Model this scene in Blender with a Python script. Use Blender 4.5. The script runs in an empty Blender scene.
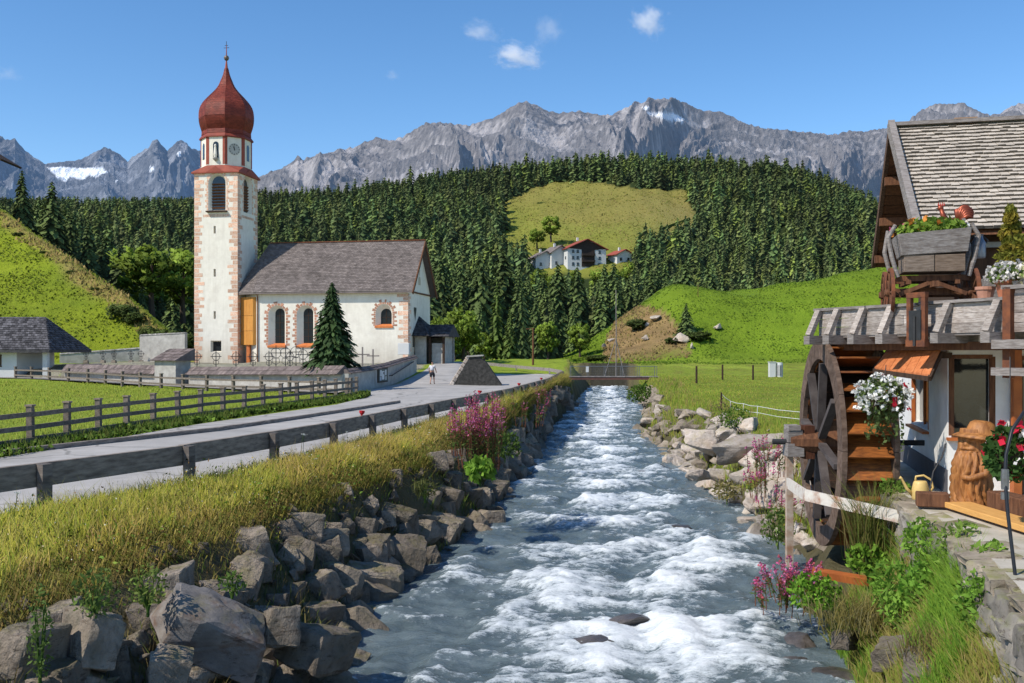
import bpy, bmesh, math, random
import numpy as np
from mathutils import Vector, Matrix, noise, Euler

SC = bpy.context.scene
COL = SC.collection
rng = np.random.default_rng(11)
R = random.Random(5)
PI = math.pi
CZ, HZ, FP = 2.6, 352.0, 1000.0      # eye height above the road, horizon row, focal length in pixels

def P(px, py, Y):
    """a world point seen on the photograph's row and column at depth Y (used to read positions off the photo)"""
    return Vector(((px - 512) * Y / FP, Y, CZ - (py - HZ) * Y / FP))

# ------------------------------------------------------------------ tags
def tag(o, label=None, cat=None, group=None, kind=None):
    if label: o['label'] = label
    if cat: o['category'] = cat
    if group: o['group'] = group
    if kind: o['kind'] = kind
    return o

def thing(name, label, cat, loc=(0, 0, 0), rz=0, group=None):
    o = bpy.data.objects.new(name, None)
    o.empty_display_size = .2
    COL.objects.link(o)
    o.location = loc
    o.rotation_euler = (0, 0, rz)
    return tag(o, label, cat, group)

def copy_tree(o, parent=None):
    c = o.copy()
    COL.objects.link(c)
    if parent is not None:
        c.parent = parent
    for ch in list(o.children):
        copy_tree(ch, c)
    return c

# ------------------------------------------------------------------ mesh building
def fast_mesh(name, V, T, C=None, smooth=False, N=None):
    V = np.asarray(V, dtype=np.float32).reshape(-1, 3)
    T = np.asarray(T, dtype=np.int32).reshape(-1, T.shape[-1] if hasattr(T, 'shape') and T.ndim > 1 else 3)
    k = T.shape[1]
    me = bpy.data.meshes.new(name)
    me.vertices.add(len(V)); me.vertices.foreach_set('co', V.ravel())
    me.loops.add(T.size); me.loops.foreach_set('vertex_index', T.ravel())
    me.polygons.add(len(T))
    me.polygons.foreach_set('loop_start', np.arange(0, T.size, k, dtype=np.int32))
    try:
        me.polygons.foreach_set('loop_total', np.full(len(T), k, dtype=np.int32))
    except Exception:
        pass
    me.polygons.foreach_set('use_smooth', np.full(len(T), smooth, dtype=bool))
    me.update(calc_edges=True)
    at = me.attributes.new('Col', 'FLOAT_COLOR', 'POINT')
    cc = np.ones((len(V), 4), dtype=np.float32)
    if C is not None:
        cc[:, :3] = np.asarray(C, dtype=np.float32).reshape(-1, 3)
    at.data.foreach_set('color', cc.ravel())
    if N is not None:
        me.polygons.foreach_set('use_smooth', np.ones(len(T), dtype=bool))
        me.normals_split_custom_set_from_vertices(np.asarray(N, dtype=np.float32))
    return me

def link(name, me, m, parent=None, loc=None, rot=None):
    o = bpy.data.objects.new(name, me)
    COL.objects.link(o)
    if m is not None and not me.materials:
        me.materials.append(m)
    if parent is not None:
        o.parent = parent
    if loc is not None: o.location = loc
    if rot is not None: o.rotation_euler = rot
    return o

class MB:
    def __init__(s):
        s.v = []; s.f = []; s.c = []
    def add(s, vs, fs, col=(1, 1, 1)):
        n = len(s.v)
        for q in vs:
            s.v.append(tuple(q)); s.c.append(col)
        for f in fs:
            s.f.append(tuple(i + n for i in f))
        return s
    def box(s, c, d, rot=None, col=(1, 1, 1), tx=1.0, ty=1.0):
        """box centre c, size d; top scaled by tx,ty; rot a Matrix/Euler"""
        hx, hy, hz = d[0] / 2, d[1] / 2, d[2] / 2
        vs = [Vector((x * hx * (tx if z > 0 else 1), y * hy * (ty if z > 0 else 1), z * hz)) for z in (-1, 1) for x, y in ((-1, -1), (1, -1), (1, 1), (-1, 1))]
        if rot is not None:
            mt = rot.to_matrix() if isinstance(rot, Euler) else rot
            vs = [mt @ q for q in vs]
        c = Vector(c)
        s.add([q + c for q in vs], [(0, 3, 2, 1), (4, 5, 6, 7), (0, 1, 5, 4), (1, 2, 6, 5), (2, 3, 7, 6), (3, 0, 4, 7)], col)
        return s
    def beam(s, p, q, w, h, up=(0, 0, 1), col=(1, 1, 1)):
        p, q = Vector(p), Vector(q)
        d = (q - p); L = d.length; d.normalize()
        up = Vector(up)
        sd = d.cross(up)
        if sd.length < 1e-4: sd = d.cross(Vector((0, 1, 0)))
        sd.normalize(); u = sd.cross(d).normalized()
        mt = Matrix((sd, d, u)).transposed()
        return s.box((p + q) / 2, (w, L, h), mt, col)
    def tube(s, pts, rad, n=8, col=(1, 1, 1), cap=True):
        pts = [Vector(p) for p in pts]
        if not hasattr(rad, '__len__'): rad = [rad] * len(pts)
        base = len(s.v); prev = None
        for i, p in enumerate(pts):
            d = (pts[min(i + 1, len(pts) - 1)] - pts[max(i - 1, 0)]).normalized()
            if prev is None:
                a = d.cross(Vector((0, 0, 1)))
                if a.length < 1e-3: a = d.cross(Vector((1, 0, 0)))
                a.normalize()
            else:
                a = (prev - d * prev.dot(d)).normalized()
            prev = a
            b = d.cross(a)
            for k in range(n):
                t = 2 * PI * k / n
                s.v.append(tuple(p + (a * math.cos(t) + b * math.sin(t)) * rad[i])); s.c.append(col)
        for i in range(len(pts) - 1):
            for k in range(n):
                s.f.append((base + i * n + k, base + i * n + (k + 1) % n, base + (i + 1) * n + (k + 1) % n, base + (i + 1) * n + k))
        if cap:
            s.f.append(tuple(base + k for k in range(n))[::-1])
            s.f.append(tuple(base + (len(pts) - 1) * n + k for k in range(n)))
        return s
    def lathe(s, prof, n=16, c=(0, 0, 0), ph=0, col=(1, 1, 1), axis=None):
        base = len(s.v); c = Vector(c)
        mt = Matrix.Identity(3) if axis is None else axis
        for r, z in prof:
            for k in range(n):
                t = 2 * PI * k / n + ph
                s.v.append(tuple(c + mt @ Vector((r * math.cos(t), r * math.sin(t), z)))); s.c.append(col)
        for i in range(len(prof) - 1):
            for k in range(n):
                s.f.append((base + i * n + k, base + i * n + (k + 1) % n, base + (i + 1) * n + (k + 1) % n, base + (i + 1) * n + k))
        s.f.append(tuple(base + k for k in range(n))[::-1])
        s.f.append(tuple(base + (len(prof) - 1) * n + k for k in range(n)))
        return s
    def prism(s, poly, z0, z1, col=(1, 1, 1), f=None):
        """poly in 2-D extruded z0..z1; f maps (x,y,z)->point"""
        f = f or (lambda x, y, z: (x, y, z))
        n = len(poly)
        vs = [f(x, y, z0) for x, y in poly] + [f(x, y, z1) for x, y in poly]
        fs = [tuple(range(n))[::-1], tuple(range(n, 2 * n))] + [(i, (i + 1) % n, n + (i + 1) % n, n + i) for i in range(n)]
        return s.add(vs, fs, col)
    def build(s, name, m, parent=None, loc=None, rot=None, smooth=False, bevel=0, sharp=None):
        me = bpy.data.meshes.new(name)
        me.from_pydata(s.v, [], s.f)
        at = me.attributes.new('Col', 'FLOAT_COLOR', 'POINT')
        cc = np.ones((len(s.v), 4), dtype=np.float32); cc[:, :3] = np.array(s.c, dtype=np.float32).reshape(-1, 3)
        at.data.foreach_set('color', cc.ravel())
        if smooth or sharp:
            me.polygons.foreach_set('use_smooth', [True] * len(me.polygons))
            if sharp: me.set_sharp_from_angle(angle=math.radians(sharp))
        me.update()
        o = link(name, me, m, parent, loc, rot)
        if bevel:
            b = o.modifiers.new('bevel', 'BEVEL'); b.width = bevel; b.segments = 1; b.limit_method = 'ANGLE'
        return o

def shade(v, a=.25):
    k = 1 + R.uniform(-a, a)
    return (v[0] * k, v[1] * k, v[2] * k)

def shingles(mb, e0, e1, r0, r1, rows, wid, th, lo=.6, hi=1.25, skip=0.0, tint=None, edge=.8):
    """overlapping shingles on the roof plane eave e0-e1, ridge r0-r1"""
    e0, e1, r0, r1 = map(Vector, (e0, e1, r0, r1))
    nrm = (e1 - e0).cross(r0 - e0)
    if nrm.length < 1e-6: nrm = (e1 - e0).cross(r1 - e0)
    nrm.normalize()
    if nrm.z < 0: nrm = -nrm
    for i in range(rows):
        t0 = i / rows; t1 = min(1, (i + 1.25) / rows)
        a0, b0 = e0.lerp(r0, t0), e1.lerp(r1, t0)
        a1, b1 = e0.lerp(r0, t1), e1.lerp(r1, t1)
        n = max(1, int((b0 - a0).length / wid + .5))
        off = (i % 2) * .5 / n
        for k in range(n + 1):
            u0 = max(0, (k - .5 * (i % 2)) / n); u1 = min(1, (k + 1 - .5 * (i % 2)) / n)
            if u1 - u0 < .004: continue
            g = R.uniform(lo, hi)
            col = (g, g, g) if tint is None else tint(g)
            j = R.uniform(.8, 1.2); gap = .03 / n
            dn = R.uniform(-.12, .12) / rows
            p0 = e0.lerp(r0, max(0, t0 + dn)).lerp(e1.lerp(r1, max(0, t0 + dn)), u0 + gap); p1 = e0.lerp(r0, max(0, t0 + dn)).lerp(e1.lerp(r1, max(0, t0 + dn)), u1 - gap)
            q0, q1 = a1.lerp(b1, u0 + gap), a1.lerp(b1, u1 - gap)
            up = nrm * th * j
            mb.add([p0 + up, p1 + up, q1 + nrm * .004, q0 + nrm * .004, p0 - nrm * .01, p1 - nrm * .01], [(0, 1, 2, 3), (5, 2, 1), (4, 0, 3)], col)
            mb.add([p0 + up, p1 + up, p1 - nrm * .01, p0 - nrm * .01], [(3, 2, 1, 0)], (col[0] * edge, col[1] * edge, col[2] * edge))  # lower edge darkened in its colour, painting the shade line under each row
    return mb

# ------------------------------------------------------------------ materials
def NT(name):
    m = bpy.data.materials.new(name); m.use_nodes = True
    nt = m.node_tree
    return m, nt, nt.nodes['Principled BSDF'], nt.nodes['Material Output']

def mathn(nt, op, a, b=None, clamp=False):
    n = nt.nodes.new('ShaderNodeMath'); n.operation = op; n.use_clamp = clamp
    for i, x in enumerate((a, b)):
        if x is None: continue
        if isinstance(x, (int, float)): n.inputs[i].default_value = x
        else: nt.links.new(x, n.inputs[i])
    return n.outputs[0]

def mixc(nt, fac, a, b, mode='MIX'):
    n = nt.nodes.new('ShaderNodeMix'); n.data_type = 'RGBA'; n.blend_type = mode
    for k, x in ((0, fac), (6, a), (7, b)):
        if isinstance(x, (int, float)): n.inputs[k].default_value = x
        elif isinstance(x, (tuple, list)): n.inputs[k].default_value = (*x[:3], 1)
        else: nt.links.new(x, n.inputs[k])
    return n.outputs[2]

def noisen(nt, vec, scale, detail=6, rough=.6):
    n = nt.nodes.new('ShaderNodeTexNoise'); n.inputs['Scale'].default_value = scale
    n.inputs['Detail'].default_value = detail; n.inputs['Roughness'].default_value = rough
    nt.links.new(vec, n.inputs['Vector'])
    return n.outputs['Fac']

def ramp(nt, fac, p0, p1, c0=(0, 0, 0), c1=(1, 1, 1)):
    n = nt.nodes.new('ShaderNodeValToRGB')
    n.color_ramp.elements[0].position = p0; n.color_ramp.elements[1].position = p1
    n.color_ramp.elements[0].color = (*c0, 1); n.color_ramp.elements[1].color = (*c1, 1)
    nt.links.new(fac, n.inputs[0])
    return n.outputs[0]

def coords(nt, stretch=(1, 1, 1), world=False):
    if world:
        v = nt.nodes.new('ShaderNodeNewGeometry').outputs['Position']
    else:
        v = nt.nodes.new('ShaderNodeTexCoord').outputs['Object']
    if stretch != (1, 1, 1):
        mp = nt.nodes.new('ShaderNodeMapping'); mp.inputs['Scale'].default_value = stretch
        nt.links.new(v, mp.inputs['Vector']); v = mp.outputs[0]
    return v

def mat(name, base, c2=None, var=.3, scale=4, rough=.85, bump=.25, bscale=None, bdist=.02, spec=.3, rnd=0, metal=0,
        stretch=(1, 1, 1), trans=0, big=.2, world=False, dirt=None, dirt_amt=.6, dirt_scale=1.5, moss=None, foot=None):
    """general procedural surface: noise between base and c2, large-scale value drift, bump, x vertex colour"""
    m, nt, b, out = NT(name)
    v = coords(nt, stretch, world)
    c2 = c2 or tuple(x * (1 - var) for x in base)
    n1 = ramp(nt, noisen(nt, v, scale), .35, .68)
    c = mixc(nt, n1, c2, base)
    v2 = coords(nt, (1, 1, 1), world)
    if dirt:
        d = ramp(nt, noisen(nt, v2, dirt_scale, 8, .65), .5, .68)
        c = mixc(nt, mathn(nt, 'MULTIPLY', d, dirt_amt), c, dirt)
    if big:
        n2 = noisen(nt, v2, scale * .13, 3)
        k = mathn(nt, 'ADD', mathn(nt, 'MULTIPLY', n2, 2 * big), 1 - big)
        c = mixc(nt, 1.0, c, k, 'MULTIPLY')
    if moss:
        ge = nt.nodes.new('ShaderNodeNewGeometry'); sp = nt.nodes.new('ShaderNodeSeparateXYZ'); nt.links.new(ge.outputs['Normal'], sp.inputs[0])
        f = mathn(nt, 'MULTIPLY', ramp(nt, sp.outputs[2], .25, .95), ramp(nt, noisen(nt, coords(nt, world=True), 2.2, 9, .75), .46, .62))
        c = mixc(nt, mathn(nt, 'MULTIPLY', f, .8), c, moss)
        wv = noisen(nt, coords(nt, (1, 1, 3.5), world=True), 3.2, 10, .8)
        c = mixc(nt, ramp(nt, wv, .56, .60), c, mixc(nt, 1., c, (.55, .52, .5), 'MULTIPLY'))
    if foot:
        sp = nt.nodes.new('ShaderNodeSeparateXYZ'); nt.links.new(v2, sp.inputs[0])
        f = mathn(nt, 'SUBTRACT', 1.0, mathn(nt, 'DIVIDE', sp.outputs[2], foot[3]), True)
        st = ramp(nt, noisen(nt, coords(nt, (1.6, 1.6, .16)), 1.4, 8, .7), .45, .7)
        f = mathn(nt, 'ADD', mathn(nt, 'MULTIPLY', mathn(nt, 'MULTIPLY', f, noisen(nt, v2, .9, 6)), 1.3), mathn(nt, 'MULTIPLY', st, .22), True)
        c = mixc(nt, f, c, foot[:3])
    if rnd:
        oi = nt.nodes.new('ShaderNodeObjectInfo')
        k = mathn(nt, 'ADD', mathn(nt, 'MULTIPLY', oi.outputs['Random'], 2 * rnd), 1 - rnd)
        c = mixc(nt, 1.0, c, k, 'MULTIPLY')
    at = nt.nodes.new('ShaderNodeAttribute'); at.attribute_name = 'Col'
    c = mixc(nt, 1.0, c, at.outputs['Color'], 'MULTIPLY')
    nt.links.new(c, b.inputs['Base Color'])
    b.inputs['Roughness'].default_value = rough
    b.inputs['Metallic'].default_value = metal
    b.inputs['Specular IOR Level'].default_value = spec
    if bump:
        bn = nt.nodes.new('ShaderNodeBump'); bn.inputs['Strength'].default_value = bump; bn.inputs['Distance'].default_value = bdist
        nt.links.new(noisen(nt, v, bscale or scale * 3, 8, .65), bn.inputs['Height'])
        nt.links.new(bn.outputs[0], b.inputs['Normal'])
    if trans:
        tr = nt.nodes.new('ShaderNodeBsdfTranslucent'); nt.links.new(c, tr.inputs['Color'])
        mx = nt.nodes.new('ShaderNodeMixShader'); mx.inputs[0].default_value = trans
        nt.links.new(b.outputs[0], mx.inputs[1]); nt.links.new(tr.outputs[0], mx.inputs[2])
        nt.links.new(mx.outputs[0], out.inputs['Surface'])
    return m

WHITE = (1, 1, 1)
M_wood_grey = mat('weathered_grey_wood', (.33, .30, .28), (.17, .145, .13), scale=3, stretch=(2, 2, 14), rough=.9, bump=.5, bscale=12, spec=.15)
M_wood_greyh = mat('weathered_grey_plank', (.36, .33, .31), (.17, .145, .13), scale=2.5, stretch=(3, 3, 16), rough=.9, bump=.5, bscale=10, spec=.15, dirt=(.12, .09, .075), dirt_amt=.5, dirt_scale=3)
M_rail = mat('guard_rail_wood', (.35, .295, .245), (.16, .13, .11), scale=3, stretch=(1, 1, 5), rough=.9, bump=.4, bscale=14, spec=.2)
M_wood_dark = mat('dark_timber', (.075, .045, .03), (.035, .022, .016), scale=3, stretch=(6, 6, 1), rough=.85, bump=.4, spec=.2)
M_wood_brown = mat('brown_timber', (.20, .09, .045), (.09, .04, .022), scale=3, stretch=(6, 6, 1), rough=.8, bump=.4, spec=.2)
M_orange_wood = mat('orange_stained_wood', (.50, .15, .035), (.30, .08, .02), scale=3, stretch=(1, 9, 1), rough=.55, bump=.3, spec=.4)
M_plaster = mat('white_plaster', (.84, .79, .69), (.77, .72, .62), scale=2, rough=.95, bump=.25, bscale=14, spec=.1, big=.07, dirt=(.60, .54, .46), dirt_amt=.45, dirt_scale=.55, foot=(.45, .40, .33, 2.6))
M_plaster_mill = mat('mill_white_plaster', (.80, .79, .76), (.70, .69, .67), scale=3, rough=.95, bump=.3, bscale=22, spec=.1, big=.06, dirt=(.52, .5, .47), dirt_amt=.4, dirt_scale=1.1)
M_wallgrey = mat('yard_wall_render', (.47, .45, .41), (.34, .32, .29), scale=2, rough=.95, bump=.3, bscale=14, spec=.1, dirt=(.2, .19, .17), dirt_amt=.5, dirt_scale=.8)
M_quoin = mat('painted_orange_quoin', (.64, .30, .17), (.78, .58, .45), scale=7, rough=.95, bump=.1, spec=.1, big=.15, dirt=(.72, .62, .52), dirt_amt=.75, dirt_scale=2.2)
M_orange_paint = mat('orange_paint', (.62, .20, .06), (.5, .14, .04), scale=4, rough=.7, bump=.1)
M_dome = mat('red_dome_shingle', (.27, .052, .03), (.18, .036, .024), scale=1.2, rough=.62, bump=.2, bscale=20, spec=.3, big=.2)
M_redroof = mat('red_sheet_roof', (.36, .085, .05), (.26, .06, .04), scale=2, rough=.7, bump=.1)
M_shingle_church = mat('brown_grey_shingle', (.225, .19, .175), (.15, .127, .117), scale=1.3, rough=.95, bump=.3, bscale=20, spec=.1, big=.25)
M_shingle_mill = mat('silver_grey_shingle', (.56, .49, .41), (.40, .35, .29), scale=5, rough=.95, bump=.5, bscale=30, spec=.1, big=.2)
M_shingle_dark = mat('dark_shingle', (.10, .095, .10), (.05, .047, .05), scale=3, rough=.9, bump=.4, bscale=20, spec=.15)
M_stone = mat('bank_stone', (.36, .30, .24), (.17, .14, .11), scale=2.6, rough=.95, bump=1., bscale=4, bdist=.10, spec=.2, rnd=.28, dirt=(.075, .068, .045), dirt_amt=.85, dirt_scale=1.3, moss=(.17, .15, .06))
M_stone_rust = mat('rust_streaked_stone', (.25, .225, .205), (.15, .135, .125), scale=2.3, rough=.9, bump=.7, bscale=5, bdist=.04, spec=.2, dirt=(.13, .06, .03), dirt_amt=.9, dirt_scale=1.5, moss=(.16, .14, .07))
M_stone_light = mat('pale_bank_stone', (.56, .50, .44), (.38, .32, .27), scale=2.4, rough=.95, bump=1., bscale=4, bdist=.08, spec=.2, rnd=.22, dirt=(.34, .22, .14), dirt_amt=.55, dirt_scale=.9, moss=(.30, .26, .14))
M_stone_wet = mat('wet_stone', (.10, .085, .075), (.045, .04, .036), scale=2, rough=.3, bump=.6, bscale=6, bdist=.04, spec=.5, rnd=.25)
M_masonry = mat('rubble_masonry', (.31, .275, .235), (.18, .16, .135), scale=2.5, rough=.95, bump=.7, bscale=9, bdist=.03, spec=.1, dirt=(.10, .10, .06), dirt_amt=.6, moss=(.16, .17, .06))
M_iron = mat('wrought_iron', (.03, .03, .032), (.02, .02, .02), scale=8, rough=.55, bump=.1, spec=.4)
M_rust = mat('rusty_iron', (.22, .075, .03), (.10, .04, .025), scale=8, rough=.85, bump=.3)
M_glass = mat('dark_window_glass', (.02, .026, .03), (.012, .016, .02), scale=2, rough=.08, bump=.03, spec=.6)
M_asphalt = None
def leaf(name, c, c2, rnd=.2, trans=.3, scale=1.5, spec=.2):
    return mat(name, c, c2, scale=scale, rough=.75, bump=0, spec=spec, rnd=rnd, trans=trans, big=.25)
M_conifer = leaf('conifer_needles', (.16, .215, .06), (.095, .14, .045), .3, .12, .8, .15)
M_larch = leaf('larch_needles', (.15, .20, .04), (.06, .10, .025), .22, .2, .8)
M_forest = leaf('forest_needles', (.155, .215, .06), (.095, .14, .045), 0, .12, .12, .15)
for _m, _e in ((M_forest, .009), (M_conifer, .004)):   # faint blue glow in the needles imitates haze over far trees
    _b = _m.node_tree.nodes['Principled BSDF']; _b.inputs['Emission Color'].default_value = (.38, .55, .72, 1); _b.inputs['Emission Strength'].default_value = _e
M_broad = leaf('broad_leaves', (.34, .46, .07), (.17, .26, .04), .15, .35, 1)
M_bush = leaf('bush_leaves', (.12, .165, .04), (.07, .105, .03), .25, .3, 1)
M_spruce = leaf('spruce_needles', (.058, .098, .03), (.03, .06, .02), 0, .12, 2)
M_fence = mat('brown_grey_fence_wood', (.24, .20, .165), (.12, .095, .08), scale=3, stretch=(3, 3, 5), rough=.9, bump=.4, bscale=12, spec=.15)
M_cglass = mat('dark_leaded_glass', (.016, .02, .02), (.01, .012, .013), scale=2, rough=.35, bump=.1, spec=.25)
M_grass = leaf('grass_blades', (1, 1, 1), (.8, .82, .72), 0, .42, .6)
M_petal = leaf('petals', (1, 1, 1), (.85, .85, .85), 0, .3, 6)
M_plant = leaf('plant_leaves', (.11, .20, .035), (.05, .11, .02), .12, .35, 5)
M_bark = mat('bark', (.10, .07, .05), (.05, .037, .03), scale=3, stretch=(4, 4, 1), rough=.95, bump=.6)

# ------------------------------------------------------------------ the lie of the land
def sst(a, b, x):
    t = np.clip((x - a) / (b - a), 0, 1); return t * t * (3 - 2 * t)
def LE(y): return np.interp(y, [-20, 5, 15, 20, 24, 27, 32, 43, 65, 100, 131, 156, 200], [-3.2, -2.9, -2.75, -2.75, -1.95, -1.15, -.5, .35, 2.4, 6.4, 9.6, 12.4, 18])
def RE(y): return np.interp(y, [-20, 5, 15.5, 18, 19.5, 22, 24.6, 27, 32, 36, 43, 51, 60, 80, 94, 131, 156, 200], [1.5, 2.2, 5.25, 5.5, 5.2, 6.2, 6.7, 6.5, 6.95, 6.9, 7.3, 7.7, 7.5, 10.2, 12.2, 15.2, 18, 24])
def XRAIL(y): return np.interp(y, [-20, 5, 12, 16, 19.6, 21.1, 25.6, 33, 41, 51, 71, 98, 120, 200], [-18, -12.9, -9.9, -8.2, -6.62, -6.15, -4.95, -3.6, -2.0, -.1, 2.6, 4.9, 6.6, 12])
def XROAD(y): return np.interp(y, [-20, 5, 15, 24.5, 35.6, 49, 56, 60, 64, 68, 78, 92, 104, 110], [-26, -19.5, -15.2, -12.4, -11.2, -8.6, -8.3, -8.6, -9.9, -9.45, -8.75, -8.25, -8.0, -7.8])
GX = np.array([0, 190, 260, 340, 400, 440, 480, 520, 560, 620, 700, 760, 800, 830, 860, 890, 950, 1100])
GS = np.array([195, 197, 192, 190, 181, 176, 172, 167, 162, 157, 163, 165, 175, 195, 222, 260, 300, 330])
def ridge(x):
    px = x / .64 + 512
    return np.interp(px, GX, 2.6 + (352 - GS) * .64 - 12.5)
def forest_h(x, y):
    p = np.interp(y, [175, 300, 380, 430, 520, 600, 650, 720, 900, 1500, 9000], [0, 5, 14, 38, 75, 102, 106, 100, 40, 10, 0]) / 105.
    return ridge(x) * p
MX = np.array([0, 9, 17.5, 24, 29.6, 31.3, 35.7, 42.5, 47, 52, 62, 72.4, 120, 300])
MZ = np.array([.6, 1.6, 6.2, 11, 15.1, 15.7, 15.5, 14.6, 14.9, 16.1, 17.2, 19, 24, 30])
def fbm(x, y, s, seed=0):
    """cheap vectorised smooth noise in [-1,1]"""
    r = np.random.default_rng(seed); out = np.zeros_like(x, dtype=float); a = 1; tot = 0
    for o in range(5):
        for k in range(3):
            th = r.uniform(0, 2 * PI); f = s * (1.9 ** o) * r.uniform(.7, 1.3); ph = r.uniform(0, 6.28)
            out += a * np.sin(f * (x * math.cos(th) + y * math.sin(th)) + ph + 1.3 * np.sin(f * .6 * (x * math.sin(th) - y * math.cos(th)) + ph * 2))
        tot += 3 * a; a *= .55
    return out / tot * 1.8
def ground(x, y, rough=True):
    x = np.asarray(x, dtype=float); y = np.asarray(y, dtype=float)
    le, re, xr = LE(y), RE(y), XRAIL(y)
    # left of the river: road level, ramp up to the church, yard terrace
    z = np.zeros_like(x + y)
    ramp_ = np.interp(y, [60, 77, 92, 105, 130], [0, .1, .75, 1.45, 1.6])
    z = ramp_ * (1 - sst(-6, -1.5, x))
    wallx = np.interp(y, [63, 68, 78, 92, 110], [-10.6, -9.9, -9.25, -8.7, -8.7])
    wally = np.interp(-x, [10.4, 14.5, 22, 40, 60], [63.4, 66.9, 72.4, 84.4, 96])
    yard = (x < wallx - 1.1) & (y > wally + 1.0) & (y < 175)
    z = np.where(yard, np.where(y > 92, 1.5, 1.15), z)
    z = np.where((~yard) & (x < -10.6), .35 * sst(64, 84, y) * sst(-12, -35, x), z)
    far = sst(108, 135, y)
    z = np.where(yard, z, z * (1 - far) + 1.2 * far)
    # left hill
    side = 3.6 + .53 * (-37 - x)
    front = 1.9 + .6 * (y - 111)
    yr = 113.8 + .883 * (-37 - x)
    hill = np.minimum(np.minimum(side, front), side - .35 * (y - yr)); hill = np.where(y > yr, hill, front)
    hill = np.minimum(hill, 48)
    hill = np.where((x < -20) & (y > 100), hill, -5)
    z = np.where(hill > z, hill, z)
    # left bank
    u = np.clip((x - xr - .35) / np.maximum(le - xr - .35, .5), 0, 1)
    bank = np.interp(u, [0, .12, .38, .5, .6, 1], [0, -.06, -.5, -.7, -1.15, -2.75])
    z = np.where(x > xr + .35, bank, z)
    # river bed and right bank
    med = np.interp(y, [10, 20, 60, 120, 150, 180], [-.6, -.5, -.4, -.2, .8, 1.2])
    wr = np.interp(y, [8, 15, 22, 26, 40, 60, 100], [2.2, 1.6, 1.8, 3.4, 3.0, 2.4, 1.6])
    exx = np.interp(y, [5, 8.4, 11, 13.6, 16, 17.1], [3.9, 4.7, 5.42, 6.15, 6.42, 6.72])
    near_ = y < 17.3
    wr = np.where(near_, np.maximum(exx - re, .6), wr); med = np.where(near_, np.interp(y, [8, 11, 13, 16, 17.3], [-.8, -.75, -.45, -.7, -1.3]), med)
    rb = -2.65 + (med + 2.65) * np.where(near_, np.clip((x - re) / wr, 0, 1) ** .75, sst(0, 1, (x - re) / wr))
    pit = (y >= 17.3) & (y < 23.4) & (x > re) & (x < 7.6)
    rb = np.where(pit, np.minimum(rb, -1.55 + .25 * (y - 17.3) * (y > 22)), rb)
    close = sst(165, 185, y)
    z = np.where((x > le) & (x < re), -3.1 * (1 - close) + 1.0 * close, z)
    z = np.where(x >= re, rb, z)
    # green hill with its mound on the right
    ms = np.interp(x, MX, MZ)
    t = sst(150, 194, y - .10 * np.clip(x - 30, 0, 60))
    t2 = 1 - .9 * sst(200, 226, y)
    gh = (.8 + (ms - .8) * t) * t2
    gh = np.where((x > 4) & (y > 148), gh, -9)
    z = np.maximum(z, np.where(y > 148, gh, z))
    # wooded slope
    z = np.where(y > 175, np.maximum(z * (1 - sst(215, 300, y)), forest_h(x, y)), z)
    z = np.where(y > 215, np.maximum(z, forest_h(x, y)), z)
    if rough:
        am = np.interp(y, [0, 40, 120, 200, 700], [.02, .05, .15, .3, 1.2])
        rd = (x < xr + .3) & (x > XROAD(y) - 5) & (y < 112)
        am = np.where(rd, 0.0, am)
        z = z + am * fbm(x, y, .55, 3) * np.where(y < 60, 1, 1) + np.where((y > 120), .5 * fbm(x, y, .12, 9), 0) * np.where(rd, 0, 1)
    return z
def gz(x, y, rough=True):
    return float(ground(np.array([float(x)]), np.array([float(y)]), rough)[0])

def project(x, y, z):
    return 512 + FP * x / y, HZ - FP * (z - CZ) / y

def hit(px, py, y0=9., y1=700.):
    Y = np.concatenate([np.arange(y0, 60, .05), np.arange(60, y1, .25)])
    X = (px - 512) * Y / FP; Z = CZ - (py - HZ) * Y / FP
    g = ground(X, Y, False)
    k = np.argmax(g >= Z)
    return Vector((X[k], Y[k], g[k]))


CLEAR = [(499, 250), (503, 222), (503, 205), (514, 197), (533, 189), (557, 180.5), (600, 183.5), (640, 189), (688, 191), (690, 204), (704, 226), (670, 238), (642, 250), (634, 262), (630, 276), (540, 276), (520, 262)]
def inpoly(px, py, poly):
    px = np.asarray(px); py = np.asarray(py); ins = np.zeros(px.shape, bool)
    n = len(poly)
    for i in range(n):
        x0, y0 = poly[i]; x1, y1 = poly[(i + 1) % n]
        c = ((y0 > py) != (y1 > py)) & (px < (x1 - x0) * (py - y0) / (y1 - y0 + 1e-9) + x0)
        ins ^= c
    return ins
def in_clear(x, y):
    z = ground(x, y, False)
    px, py = project(x, np.maximum(y, 1), z)
    return inpoly(px, py, CLEAR) & (y > 405) & (y < 640)
BROWN = [(603, 349), (607, 338), (616, 322), (632, 308), (648, 306), (662, 312), (676, 322), (684, 336), (690, 350), (688, 357), (640, 360), (604, 361)]

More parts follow.
